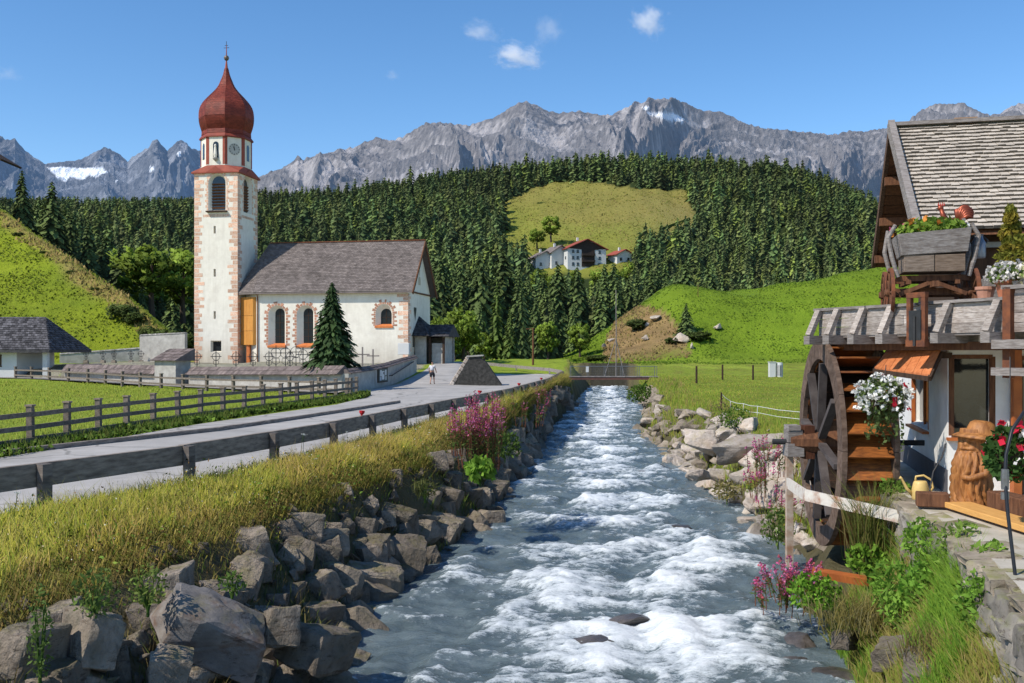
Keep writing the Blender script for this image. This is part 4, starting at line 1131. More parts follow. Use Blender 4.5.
    for wo, wi in (w1, w2, w3):
        mb = MB(); pane(mb, wi, fF, .49); wd = mb.build('window', M_cglass, nave)
        mb = MB(); u0, u1 = wi[0][0], wi[1][0]; z0 = wi[0][1]; zt = max(p[1] for p in wi)
        for k in range(1, 5 if zt > 5.6 and z0 < 3 else 3):
            zz = z0 + k * .72
            if zz < zt - .3: mb.box(((u0 + u1) / 2, .47, zz), (u1 - u0, .03, .05))
        mb.box(((u0 + u1) / 2, .465, (z0 + zt) / 2), (.05, .03, zt - z0 - .1)); mb.build('glazing_bar', M_wood_dark, wd)
        mb = MB(); a, b = wo[0][0], wo[1][0]; zz = wo[0][1]
        mb.add([(a - .1, -.12, zz - .18), (b + .1, -.12, zz - .18), (b + .1, -.12, zz), (a - .1, -.12, zz), (wi[1][0], .47, z0 + .02), (wi[0][0], .47, z0 + .02), (a - .1, 0, zz - .18), (b + .1, 0, zz - .18)], [(0, 1, 2, 3), (3, 2, 4, 5), (6, 7, 1, 0), (1, 7, 2), (6, 0, 3)]); mb.build('sill', M_orange_paint, wd)
        q = MB(); blocks(q, wo, .24, .46, fF, n=32 if zt > 5.6 and z0 < 3 else 26); q.build('painted_surround', mat('faded_brown_painted_blocks', (.38, .13, .07), (.52, .30, .2), scale=4, bump=0, dirt=(.7, .62, .52), dirt_amt=.35, dirt_scale=2), wd)
    q = MB(); quoin(q, lambda u, v, w: (NL + u, w, v), -.5, EV - .3, -1); quoin(q, lambda u, v, w: (NL - w, u, v), -.5, EV - .3, 1); q.build('quoin', M_quoin, nave)
    mb = MB(); mb.box(((NL + 2.1) / 2, -.12, EV - .08), (NL - 2.1, .24, .32)); mb.box((NL + .06, ND / 2, EV - .1), (.1, ND, .16)); mb.build('cornice', M_wood_brown, nave)
    # gable decoration
    mb = MB(); pane(mb, [(2.1, 5.5), (2.6, 4.35), (3.1, 5.5), (3.1, 5.75), (2.1, 5.75)], fG, -.03); mb.build('shield', M_iron, nave)
    mb = MB(); pane(mb, rect(4.28, 9.2, 4.46, 11.2), fG, -.02); pane(mb, rect(3.9, 10.5, 4.26, 10.68), fG, -.02); pane(mb, rect(4.48, 10.5, 4.84, 10.68), fG, -.02)
    pane(mb, arch(4.37, 8.2, .9, .9, 10), fG, -.02); mb.build('painted_cross', mat('faded_ochre_paint', (.50, .42, .30), (.6, .52, .4), bump=0), nave)
    # wooden boarding over the choir corner, with post and pipe
    mb = MB()
    for k in range(4):
        t0, t1 = k / 4, (k + .97) / 4
        p0 = Vector((1.75, -.12, 0)).lerp(Vector((.05, .62, 0)), t0); p1 = Vector((1.75, -.12, 0)).lerp(Vector((.05, .62, 0)), t1)
        g = R.uniform(.9, 1.1)
        for z0, z1 in ((1.85, 3.3), (3.33, 4.9), (4.93, 6.85)):
            mb.add([(p0.x, p0.y, z0), (p1.x, p1.y, z0), (p1.x, p1.y, z1), (p0.x, p0.y, z1)], [(1, 0, 3, 2)], (g, g, g))
    mb.add([(1.75, -.12, 1.85), (2.05, .02, 1.85), (2.05, .02, 6.85), (1.75, -.12, 6.85)], [(0, 1, 2, 3)])
    mb.add([(1.75, -.12, 1.85), (.05, .62, 1.85), (.05, 1.7, 1.85), (2.05, .02, 1.85)], [(0, 1, 2, 3)])
    mb.build('boarding', mat('orange_yellow_boards', (.58, .27, .06), (.47, .20, .04), scale=2, stretch=(4, 4, .6), rough=.8, bump=.15), CH)
    mb = MB(); mb.box((.95, .6, .8), (.35, .35, 2.2)); mb.build('post', M_orange_paint, CH)
    mb = MB(); mb.tube([(2.25, -.3, EV - .2), (2.25, -.1, EV - .6), (2.25, -.1, 0)], .06, 8); mb.build('downpipe', M_rust, CH)
    # roof
    rf = MB(); ov = -.62; zE = EV - .12; A = (1.7, ND / 2, RG); Bp = (NL + .62, ND / 2, RG)
    e = [(2.0, ov, zE), (NL + .62, ov, zE), (-.45, .25, zE), (-.12, ND, zE), (2.0, ND - ov, zE), (NL + .62, ND - ov, zE)]
    for q in ((e[0], e[1], A, Bp), (e[2], e[0], A, A), (e[3], e[2], A, A), (e[5], e[4], Bp, A)):
        n = 4 if q[2] != q[3] else 3
        rf.add(q[:2] + ((q[3], q[2]) if n == 4 else (q[2],)), [tuple(range(n))])
        dd = [(x, y, z - .16) for x, y, z in q[:2]]
        rf.add([q[0], q[1], dd[1], dd[0]], [(0, 3, 2, 1)])
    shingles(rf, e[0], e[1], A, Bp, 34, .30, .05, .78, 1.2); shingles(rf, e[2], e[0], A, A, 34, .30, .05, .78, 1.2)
    rf.add([(NL + .62, ov, zE - .05), (NL + .62, ND / 2, RG - .05), (NL + .62, ND / 2, RG - .4), (NL + .62, ov, zE - .32)], [(0, 3, 2, 1)])
    rf.add([(2.0, ov, zE - .14), (NL + .6, ov, zE - .14), (NL + .6, 0, zE - .05), (2, 0, zE - .05)], [(0, 1, 2, 3)])
    roof = rf.build('roof', M_shingle_church, CH)
    mb = MB()
    mb.beam((NL + .66, ov, zE - .22), (NL + .66, ND / 2, RG - .2), .1, .34); mb.beam((NL + .66, ND - ov, zE - .22), (NL + .66, ND / 2, RG - .2), .1, .34); mb.build('barge_board', M_wood_brown, roof)
    mb = MB(); mb.beam((A[0], A[1], RG + .03), (NL + .7, A[1], RG + .03), .35, .1); mb.build('ridge_cap', M_rust, roof)
    # porch on the gable end
    mb = MB()
    for (c, d) in (((19.2, 2.4, 1.2), (1.2, .25, 4.0)), ((21.6, 4.2, 1.2), (.25, 3.2, 4.0)), ((20.2, 6.4, 1.2), (3.2, .25, 4.0))): mb.box(c, d)
    po = mb.build('porch', M_wallgrey, CH)
    mb = MB()
    for x, y in ((20.2, 2.3), (21.65, 2.3)): mb.box((x, y, .9), (.22, .22, 3.4))
    mb.build('porch_post', M_wood_dark, po)
    mb = MB(); mb.box((20.95, 2.5, .7), (1.2, .1, 2.6)); mb.build('porch_door', M_wallgrey, po)
    mb = MB()
    E0, E1, E2 = (18.45, 1.3, 2.75), (20.3, 1.3, 2.75), (20.3, 7.2, 2.75)
    mb.add([E0, E1, (18.5, 4.2, 4.9)], [(0, 1, 2)]); mb.add([E1, E2, (18.5, 4.2, 4.9)], [(0, 1, 2)]); mb.add([E0, E1, E2, (18.45, 7.2, 2.75)], [(3, 2, 1, 0)])
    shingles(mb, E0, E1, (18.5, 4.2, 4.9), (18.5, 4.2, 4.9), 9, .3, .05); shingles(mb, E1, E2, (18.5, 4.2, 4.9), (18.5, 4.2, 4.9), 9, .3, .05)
    G0, G1, G2, G3 = (19.6, 1.7, 2.7), (22.3, 1.7, 2.7), (22.3, 7, 2.7), (19.6, 7, 2.7)
    H0, H1 = (19.6, 4.2, 4.0), (22.3, 4.2, 4.0)
    mb.add([G0, G1, H1, H0], [(0, 1, 2, 3)]); mb.add([G2, G3, H0, H1], [(0, 1, 2, 3)]); mb.add([G0, G1, G2, G3], [(3, 2, 1, 0)]); mb.add([G1, G2, H1], [(0, 1, 2)])
    shingles(mb, G0, G1, H0, H1, 8, .3, .05)
    mb.build('porch_roof', M_shingle_dark, po)
    mb = MB(); pane(mb, arch(1.9, 1.6, .5, 1.3, 8), fG, -.03); mb.build('window', M_glass, nave)
build_church()

# ------------------------------------------------------------------ churchyard walls
def yard_wall(name, label, pts, tops, thick, caph, capw, capm, base=None):
    p0 = Vector((pts[0][0], pts[0][1], 0))
    t = thing(name, label, 'wall', p0)
    w = MB(); c = MB()
    for i in range(len(pts) - 1):
        (x0, y0), (x1, y1) = pts[i], pts[i + 1]
        a, b = Vector((x0, y0, 0)) - p0, Vector((x1, y1, 0)) - p0
        d = (b - a).normalized(); n = Vector((-d.y, d.x, 0)) * thick / 2
        za, zb = tops[i], tops[i + 1]; g0, g1 = gz(x0, y0, False) - .5, gz(x1, y1, False) - .5
        g0 = min(g0, gz(x0 + .6, y0 - .6, False) - .4); g1 = min(g1, gz(x1 + .6, y1 - .6, False) - .4)
        Z = lambda v, z: (v.x, v.y, z)
        w.add([Z(a - n, g0), Z(b - n, g1), Z(b - n, zb), Z(a - n, za), Z(a + n, g0), Z(b + n, g1), Z(b + n, zb), Z(a + n, za)], [(0, 1, 2, 3), (5, 4, 7, 6), (3, 2, 6, 7), (4, 0, 3, 7), (1, 5, 6, 2)])
        m = n * (capw / thick)
        A0, A1, B0, B1 = Z(a - m, za - .02), Z(b - m, zb - .02), Z(a, za + caph), Z(b, zb + caph)
        C0, C1 = Z(a + m, za - .02), Z(b + m, zb - .02)
        c.add([A0, A1, B1, B0, C0, C1], [(0, 1, 2, 3), (5, 4, 3, 2), (0, 3, 4), (1, 5, 2), (1, 0, 4, 5)])
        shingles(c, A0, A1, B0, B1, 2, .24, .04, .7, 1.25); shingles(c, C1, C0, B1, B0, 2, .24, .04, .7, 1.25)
    w.build('wall_body', M_wallgrey, t); c.build('shingle_cap', capm, t)
    return t
M_cap = mat('wall_cap_shingle', (.22, .175, .16), (.13, .105, .10), scale=3, rough=.95, bump=.3, spec=.1)
def seg(pts, tops, n):
    P_, T_ = [], []
    for i in range(len(pts) - 1):
        for k in range(n):
            t = k / n; P_.append((pts[i][0] * (1 - t) + pts[i + 1][0] * t, pts[i][1] * (1 - t) + pts[i + 1][1] * t)); T_.append(tops[i] * (1 - t) + tops[i + 1] * t)
    return P_ + [pts[-1]], T_ + [tops[-1]]
yard_wall('churchyard_wall', 'long low grey churchyard wall with a brown shingle cap behind the field fence', [(-23.6, 73.6), (-14.5, 66.8), (-10.6, 63.3)], [.95, 1.1, 1.2], .45, .55, 1.2, M_cap)
yard_wall('churchyard_wall', 'low white wall with brown shingle cap left of the roofed gate pillar', [(-36.5, 82), (-26.5, 75.3)], [.95, .95], .45, .65, 1.2, M_cap)
pp, tt = seg([(-10.55, 63.2), (-9.95, 68), (-9.5, 74), (-9.2, 82), (-8.95, 89), (-9.0, 92)], [1.25, 1.35, 1.5, 1.8, 2.0, 2.05], 3)
RW = yard_wall('churchyard_wall', 'curved grey wall climbing beside the walker toward the church porch', pp, tt, .45, .28, .75, M_cap)
# roofed pillar
t = thing('gate_pillar', 'small white block with a brown shingle lean roof in the churchyard wall', 'pillar', (-25.1, 74.2, .1), -math.radians(30))
mb = MB(); mb.prism([(-1.25, -.7), (1.0, -.7), (1.0, .7), (-1.25, .7)], -.3, 1.95); mb.build('pillar_body', M_wallgrey, t)
mb = MB(); mb.add([(-1.45, -1, 1.85), (1.25, -1, 1.85), (1.25, .9, 2.75), (-1.45, .9, 2.75), (-1.45, .9, 1.85), (1.25, .9, 1.85)], [(0, 1, 2, 3), (0, 3, 4), (1, 5, 2), (5, 4, 3, 2), (1, 0, 4, 5)])
shingles(mb, (-1.45, -1, 1.85), (1.25, -1, 1.85), (-1.45, .9, 2.75), (1.25, .9, 2.75), 4, .2, .04); mb.build('pillar_roof', M_cap, t)
# rear graveyard wall
a, b_ = P(60, 361, 106), P(143, 358, 108)
yard_wall('graveyard_wall', 'pale rear wall of the graveyard below the left hill', [(a.x, a.y), (b_.x, b_.y)], [2.35, 3.0], .4, .12, .5, M_wallgrey)
a, b_ = P(141, 356, 104), P(186, 354, 102)
yard_wall('graveyard_wall', 'taller pale wall corner right of the graveyard, behind the roofed pillar', [(a.x, a.y), (b_.x, b_.y)], [4.3, 4.5], .4, .12, .5, M_wallgrey)

# notice case and hand rail on the curved wall, white panel
def onwall(px, Y, out=.26):
    return Vector(((px - 512) * Y / FP, Y, 0))
t = thing('notice_case', 'glazed notice case with pinned sheets mounted on the curved churchyard wall', 'notice board', (-9.62, 72.0, .95), math.radians(82)); t.scale = (1.5, 1, 1.1)
mb = MB(); mb.box((0, -.3, 0), (1.75, .1, .95)); mb.build('case', M_wood_dark, t)
mb = MB(); mb.box((0, -.36, 0), (1.6, .02, .82)); pn = mb.build('board', mat('notice_ground', (.13, .14, .12), bump=0), t)
for x, z, w, h, c in ((-.45, .12, .3, .4, (.62, .62, .6)), (-.05, -.02, .42, .56, (.66, .65, .62)), (.02, .12, .2, .16, (.2, .2, .2)), (.42, .15, .26, .36, (.6, .6, .57)), (.45, -.22, .22, .24, (.6, .58, .5)), (-.48, -.23, .24, .22, (.55, .56, .6))):
    mb = MB(); mb.box((x, -.375 - (.006 if w == .2 else 0), z), (w, .008, h), col=c); mb.build('notice_sheet', mat('paper', (1, 1, 1), (.95, .95, .95), bump=0), pn)
t = thing('handrail', 'dark sloping handrail fixed to the curved churchyard wall', 'handrail', (-8.9, 78, 0))
mb = MB(); mb.tube([(-9.28 + 8.9 + .3, -3, .85), (-9.05 + 8.9 + .28, 3, 1.3), (-8.85 + 8.9 + .2, 10, 1.75)], .05, 8); mb.build('rail', M_iron, t)
mb = MB(); mb.tube([(-.08, -3, .85), (-.4, -3, .8)], .035, 6); mb.tube([(.1, 9, 1.7), (-.2, 9, 1.65)], .035, 6); mb.build('rail_bracket', M_iron, t)
mb = MB(); mb.box((0, 0, .55), (1.1, .5, 1.1)); tag(mb.build('panel', M_wallw, None, (-10.25, 95, 2.35), (0, 0, -.17), bevel=.03), 'plain white panel standing behind the upper end of the curved wall', 'panel')

# grave crosses
def grave_cross(px, Y, h, m, kind, lab, group=None, zb=1.2):
    x = (px - 512) * Y / FP
    t = thing('grave_cross', lab, 'grave cross', (x, Y, zb), R.uniform(-.2, .2), group)
    mb = MB(); w = .055 if kind != 'wood' else .09
    mb.beam((0, 0, -.2), (0, 0, h), w, w, up=(0, 1, 0)); mb.beam((-h * .28, 0, h * .7), (h * .28, 0, h * .7), w, w)
    if kind == 'iron':
        mb.tube([(h * .2 * math.cos(a), 0, h * .7 + h * .2 * math.sin(a)) for a in np.linspace(0, 2 * PI, 13)], .022, 5, cap=False)
        for s in (-1, 1): mb.tube([(0, 0, h * .25), (s * h * .14, 0, h * .32), (s * h * .12, 0, h * .48), (0, 0, h * .5)], .02, 5)
    mb.build('cross', m, t)
    mb = MB(); mb.box((0, 0, .08), (.5, .35, .36), tx=.8, ty=.8); mb.build('plinth', M_stone, t)
for px in (197, 216, 236, 253): grave_cross(px, 79 - (px - 197) * .06, 1.5, M_iron, 'iron', 'dark iron grave cross in front of the tower, behind the wall cap', 'iron crosses before the tower')
for px, h in ((269, 1.5), (276, 1.9), (285.5, 1.9), (296, 2.0), (303, 1.75), (290, 1.5)): grave_cross(px, 75 - (px - 269) * .08, h, M_iron, 'iron', 'dark iron grave cross below the nave windows, left of the spruce', 'iron crosses below the nave windows')
grave_cross(362.5, 70, 1.75, M_wood_grey, 'wood', 'thin pale wooden grave cross, left one right of the spruce')
grave_cross(373, 71.5, 1.6, M_wood_grey, 'wood', 'pale wooden grave cross with thick arms, right one beside the spruce')
for px in (86, 103, 114, 131, 141): grave_cross(px, 103, 1.3, M_iron, 'iron', 'small dark iron cross in the far graveyard below the left hill', 'iron crosses in the far graveyard', zb=1.5)

# ------------------------------------------------------------------ farmhouse at the left edge
t = thing('farmhouse', 'low white farm building with a dark shingled hip roof at the left edge', 'house', (-48.6, 85, .35), 0)
mb = MB(); pierced(mb, rect(-9, -.6, 6.5, 2.5), [(rect(4.3 - 1.2, 1.05, 5.9 - .8, 1.95), rect(4.4 - 1.2, 1.12, 5.8 - .8, 1.9))], lambda u, v, w: (u, w, v), .25)
mb.add([(6.5, 0, -.6), (6.5, 7, -.6), (6.5, 7, 2.5), (6.5, 0, 2.5), (-9, 7, -.6), (-9, 7, 2.5), (-9, 0, -.6), (-9, 0, 2.5)], [(0, 1, 2, 3), (1, 4, 5, 2), (4, 6, 7, 5)]); mb.build('wall', M_wallw, t)
mb = MB(); mb.box((4.1, .24, 1.5), (2.0, .03, .85)); wi = mb.build('window', M_glass, t)
mb = MB()
mb.box((4.1, .02, 1.02), (2.25, .1, .08)); mb.box((4.1, .02, 1.98), (2.25, .1, .1)); mb.box((3.04, .02, 1.5), (.1, .1, .9)); mb.box((5.16, .02, 1.5), (.1, .1, .9)); mb.box((4.1, .06, 1.5), (.08, .1, .9)); mb.build('window_frame', M_wood_dark, wi)
mb = MB(); mb.box((8.95, .1, 1.0), (.42, .42, 3.2)); mb.build('porch_post', M_wallw, t)
mb = MB(); A, B_ = (-9.5, 3.5, 5.35), (7.3, 3.5, 5.35); e0, e1, e2, e3 = (-9.5, -.75, 2.42), (9.6, -.75, 2.42), (9.6, 7.75, 2.42), (-9.5, 7.75, 2.42)
mb.add([e0, e1, B_, A], [(0, 1, 2, 3)]); mb.add([e1, e2, B_], [(0, 1, 2)]); mb.add([e2, e3, A, B_], [(0, 1, 2, 3)]); mb.add([e0, e1, e2, e3], [(3, 2, 1, 0)])
dz = lambda q: (q[0], q[1], q[2] - .22)
mb.add([e0, e1, dz(e1), dz(e0), e2, dz(e2)], [(0, 3, 2, 1), (1, 2, 5, 4)])
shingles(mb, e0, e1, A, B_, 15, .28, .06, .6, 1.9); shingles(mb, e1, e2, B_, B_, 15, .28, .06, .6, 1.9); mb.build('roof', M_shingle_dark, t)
# hut whose eave corner enters the left edge, on the hill
t = thing('hut', 'dark corner of a hut roof at the left edge above the hill', 'hut', (-81.0, 150, 24.0), .05)
mb = MB(); mb.box((-.6, 2, 3), (4.4, 5, 8)); mb.build('wall', M_wood_dark, t)
mb = MB()
for s in (-1, 1): mb.beam((s * 4.9, 2, 7.2), (0, 2, 10.2), 7, .3)
mb.build('roof', M_wood_dark, t)

# ------------------------------------------------------------------ fences
def fence(label, pts, spacing, ph, rails, pw=.16, rw=.05, rh=.13, group=None, capt=True, m=M_fence):
    pts = [Vector((x, y, 0)) for x, y in pts]
    L = [0]
    for a, b in zip(pts[:-1], pts[1:]): L.append(L[-1] + (b - a).length)
    def at(s):
        for i in range(len(pts) - 1):
            if s <= L[i + 1] + 1e-6: return pts[i].lerp(pts[i + 1], (s - L[i]) / (L[i + 1] - L[i]))
    n = int(L[-1] / spacing + .5); P_ = [at(L[-1] * k / n) for k in range(n + 1)]
    base = P_[0].copy(); base.z = gz(base.x, base.y, False)
    t = thing('wooden_fence', label, 'fence', base)
    G = [Vector((p.x, p.y, gz(p.x, p.y, False))) - base for p in P_]
    for i, g in enumerate(G):
        d = (G[min(i + 1, n)] - G[max(i - 1, 0)]); an = math.atan2(d.y, d.x)
        mb = MB(); mb.box((0, 0, ph / 2 - .15), (pw, pw, ph + .3), col=shade(WHITE, .12))
        if capt: mb.box((0, 0, ph + .025), (pw + .05, pw + .05, .05), col=(1.35, 1.3, 1.25))
        mb.build('post', m, t, g, (R.uniform(-.02, .02), R.uniform(-.02, .02), an))
    for z in rails:
        for i in range(n):
            mb = MB(); a, b = G[i], G[i + 1]; d = (b - a).normalized(); s = Vector((d.y, -d.x, 0)) * (pw / 2 + rw / 2 + .003)
            mb.beam(a + s + Vector((0, 0, z + R.uniform(-.015, .015))), b + s + Vector((0, 0, z + R.uniform(-.015, .015))), rw, rh, col=shade(WHITE, .15))
            mb.build('rail', m, t)
    return t
fence('wooden two rail fence with capped posts along the road verge, nearer of the two', [(-14.0, 21.8), (-13.6, 24), (-13.25, 28), (-12.85, 34), (-12.2, 39.5), (-11.2, 45), (-10.1, 51), (-9.1, 58.5)], 2.0, 1.10, (.20, .53, .88))
fence('paler wooden fence along the gravel path below the churchyard wall', [(-41, 82.6), (-38.2, 80.5), (-31.9, 76.2), (-26.6, 71.5), (-20.8, 67), (-16.2, 64), (-11.4, 60.6), (-9.6, 59.4)], 2.55, 1.02, (.35, .78), pw=.17, rh=.12)

# guard rail
def guard_rail():
    ys = np.arange(16.6 - 3 * 3.2, 99, 3.2)
    t = thing('guard_rail', 'long dark timber guard rail on short posts between the road and the river bank', 'guard rail', (-7, 15, 0))
    for i, y in enumerate(ys):
        x = float(XRAIL(y)); d = float(XRAIL(y + .5) - XRAIL(y - .5)); an = math.atan2(1, d) - PI / 2
        mb = MB(); prof = [(-.10, -.09), (.10, -.09), (.10, .03)] + [(.1 * math.cos(a), .03 + .07 * math.sin(a)) for a in (.6, 1.2, 1.9, 2.5)] + [(-.10, .03)]
        c = shade((.62, .64, .68), .12)
        mb.prism([(-q, p) for p, q in prof], -.5, .74, c)
        mb.build('post', M_rail, t, (x + .16 + 7, y - 15, 0), (R.uniform(-.02, .02), R.uniform(-.03, .03), an))
        if i < len(ys) - 1:
            y1 = ys[i + 1]; x1 = float(XRAIL(y1)); mb = MB()
            mb.beam((x + 7, y + .01 - 15, .56 + R.uniform(-.01, .01)), (x1 + 7, y1 - .01 - 15, .56 + R.uniform(-.01, .01)), .12, .39, col=shade(WHITE, .12))
            mb.build('rail_board', M_rail, t)
    return t
guard_rail()
M_red = mat('red_reflector', (.55, .012, .02), (.4, .01, .015), scale=5, rough=.4, bump=0)
for y, lab in ((28.9, 'small red marker on top of the guard rail, nearest of the four'), (44, 'small red marker on the guard rail behind the pink flowers'), (54.5, 'small red marker on the guard rail, third from the front'), (66, 'small red marker on the far end of the guard rail')):
    mb = MB(); s = .6 if y < 30 else .7
    mb.lathe([(.02, 0), (.05 * s, .03), (.13 * s, .09), (.14 * s, .15), (.06, .13), (.01, .11)], 9)
    mb.box((0, 0, -.0), (.03, .03, .12))
    tag(mb.build('red_marker', M_red, None, (float(XRAIL(y)), y, .755), (0, .1, 0)), lab, 'marker')
# low kerb wall of the far road bend
t = thing('guard_rail', 'pale low guard rail curving along the far road bend before the forest', 'guard rail', (0, 112, 0))
pts = [(5.0, 99), (5.2, 106), (4.2, 112), (.5, 117), (-3, 119)]
for i in range(len(pts) - 1):
    mb = MB(); (x0, y0), (x1, y1) = pts[i], pts[i + 1]; z0, z1 = gz(x0, y0) + .5, gz(x1, y1) + .5
    mb.beam((x0, y0 - 112, z0), (x1, y1 - 112, z1), .1, .35); mb.build('rail_board', M_wood_greyh, t)
    mb = MB(); mb.box((x0, y0 - 112, z0 - .3), (.16, .16, 1.0)); mb.build('post', M_wood_greyh, t)

# ------------------------------------------------------------------ stone ramp block
t = thing('stone_ramp', 'dark triangular masonry block with pale stone edge beside the road', 'stone wall', (-2.9, 77, 0))
mb = MB()
poly = [(-1.85, -.3), (2.1, -.3), (2.1, .1), (.85, 1.9), (.3, 2.28), (-.35, 2.2)]
mb.prism(poly, -.55, 1.9, f=lambda x, y, z: (x, z, y)); mb.build('masonry', mat('dark_masonry', (.085, .08, .072), (.04, .038, .034), scale=5, bump=.8, bscale=6, bdist=.06, rough=.95, spec=.1), t)
st = MB(); N = 9
for k in range(N):
    a = Vector((-1.85, 0, -.2)).lerp(Vector((-.35, 0, 2.28)), (k + .5) / N)
    for y in (-.3, .3, .9, 1.5):
        st.box(a + Vector((-.06, y + R.uniform(-.05, .05), 0)), (.3, .52, .3), Euler((R.uniform(-.1, .1), -.98, R.uniform(-.1, .1))), shade(WHITE, .25))
st.build('edge_stone', M_stone_light, t, bevel=.04)
mb = MB(); mb.box((0.05, .6, 2.3), (1.3, 2.5, .1), Euler((0, -.06, 0))); mb.build('top_slab', M_wallgrey, t)

# ------------------------------------------------------------------ bridge
t = thing('footbridge', 'narrow footbridge with brown deck edge and wire mesh railing across the river', 'bridge', (10.9, 107, -.15))
mb = MB(); mb.box((0, 0, -.08), (9.6, .2, .28)); mb.box((0, 1.6, -.08), (9.6, .2, .28)); mb.build('girder', mat('brown_painted_steel', (.16, .07, .05), (.10, .05, .04), bump=.1), t)
mb = MB()
for k in range(32): mb.box((-4.65 + k * .3, .8, .1), (.28, 1.9, .07), col=shade(WHITE, .2))
mb.build('deck', M_wood_grey, t)
for side in (0, 1.6):
    for k in range(6):
        mb = MB(); mb.box((-4.6 + k * 1.84, side, .65), (.05, .05, 1.15)); mb.build('railing_post', mat('grey_steel', (.2, .21, .22), metal=.4, rough=.6) if k == 0 and side == 0 else bpy.data.materials['grey_steel'], t)
    mb = MB(); mb.beam((-4.6, side, 1.22), (4.6, side, 1.22), .045, .045); mb.build('handrail', bpy.data.materials['grey_steel'], t)
    mb = MB()
    for k in range(40): mb.box((-4.6 + k * .235, side + .05, .68), (.006, .006, 1.05))
    for k in range(5): mb.box((0, side + .05, .25 + k * .22), (9.2, .006, .006))
    mb.build('wire_mesh', bpy.data.materials['grey_steel'], t)
t = thing('sign_plate', 'small white plate on the near railing of the footbridge', 'sign', (8.05, 106.9, .75)); mb = MB(); mb.box((0, 0, 0), (.3, .03, .6)); mb.build('plate', M_wallw, t)

# ------------------------------------------------------------------ poles
def pole(label, px, base, top, Y, r, cross=False, legs=False, zb=None):
    p = P(px, base, Y); h = (base - top) * Y / FP
    t = thing('utility_pole', label, 'pole', (p.x, p.y, p.z))
    mb = MB(); mb.tube([(0, 0, -.6), (.02, 0, h * .5), (0, 0, h)], [r, r * .9, r * .7], 8); mb.build('pole_shaft', M_wood_brown if not legs else M_wood_grey, t)
    if cross:
        mb = MB(); mb.beam((-.9, 0, h - .12), (.15, 0, h - .05), .09, .09); mb.build('cross_arm', M_wood_brown, t)
    if legs:
        mb = MB()
        for s in (-1.3, 1.0): mb.tube([(s, .2, -.4), (0, 0, h * .42)], [.05, .04], 6)
        mb.build('strut', M_wood_grey, t)
    return t
pole('brown wooden pole with a short arm standing at the road bend before the forest', 533, 364, 328, 125, .14, cross=True)
pole('thin tall mast with struts standing beside the footbridge', 616, 374, 290, 112, .055, legs=True)
pole('thin dark wire pole rising on the green hill, right of the young spruce', 698, 330, 285, 181, .07)
for px, base, top, Y in ((696.5, 381, 366, 92), (722.5, 377, 364.5, 102), (753, 377, 365, 102)):
    p = P(px, base, Y); mb = MB(); h = (base - top) * Y / FP
    mb.tube([(0, 0, -.3), (0, 0, h)], [.10, .09], 8)
    tag(mb.build('fence_post', M_wood_dark, None, (p.x, p.y, p.z)), 'short dark wooden post in the meadow before the green hill', 'post', 'dark posts in the meadow')
mb = MB(); p = hit(721, 411); mb.tube([(0, 0, -.3), (.02, 0, .95)], [.055, .045], 7); tag(mb.build('fence_post', M_wood_dark, None, p), 'single dark post at the start of the white tape fence', 'post')
p0 = p.copy()
t = thing('tape_fence', 'low white electric tape fence in the meadow above the pale rocks', 'fence', hit(730, 411))
base = t.location.copy(); prev = None; tops = [p0 + Vector((0, 0, .9)) - base]
for px, py in ((730, 411), (743, 414), (757, 417), (800, 424)):
    q = hit(px, py) - base
    mb = MB(); mb.tube([(0, 0, -.2), (.03, 0, .52)], .02, 6); mb.build('stake', M_wallw, t, q)
    tops.append(q + Vector((.03, 0, .5)))
mb = MB()
for dz in (0, -.3):
    for a, b in zip(tops[:-1], tops[1:]):
        if dz and a is tops[0]: continue
        mb.tube([a + Vector((0, 0, dz)), (a + b) / 2 + Vector((0, 0, dz - .04)), b + Vector((0, 0, dz))], .014, 5)
mb.build('tape', M_wallw, t)
for px, w, lab, rnd_ in ((772, .72, 'tall white box standing in the meadow, left one of the pair', False), (779.5, .78, 'white barrel with dark stripes in the meadow, right one of the pair', True)):
    p = P(px, 377.5, 112); t = thing('box' if not rnd_ else 'barrel', lab, 'box' if not rnd_ else 'barrel', p)
    mb = MB()
    if rnd_:
        mb.lathe([(.36, -.3), (.38, .2), (.38, 1.5), (.34, 1.68)], 14); mb.build('barrel_body', M_wallw, t, smooth=True, sharp=40)
        mb = MB()
        for a in (-2.3, -1.7, -1.15): mb.box((.385 * math.cos(a), .385 * math.sin(a), .8), (.07, .07, 1.2))
        mb.build('stripe', M_iron, t)
    else:
        mb.box((0, 0, .7), (.72, .6, 1.95)); mb.build('box_body', M_wallw, t, bevel=.03)
        mb = MB(); mb.box((0, 0, 1.73), (.8, .7, .08)); mb.build('lid', M_wallw, t)

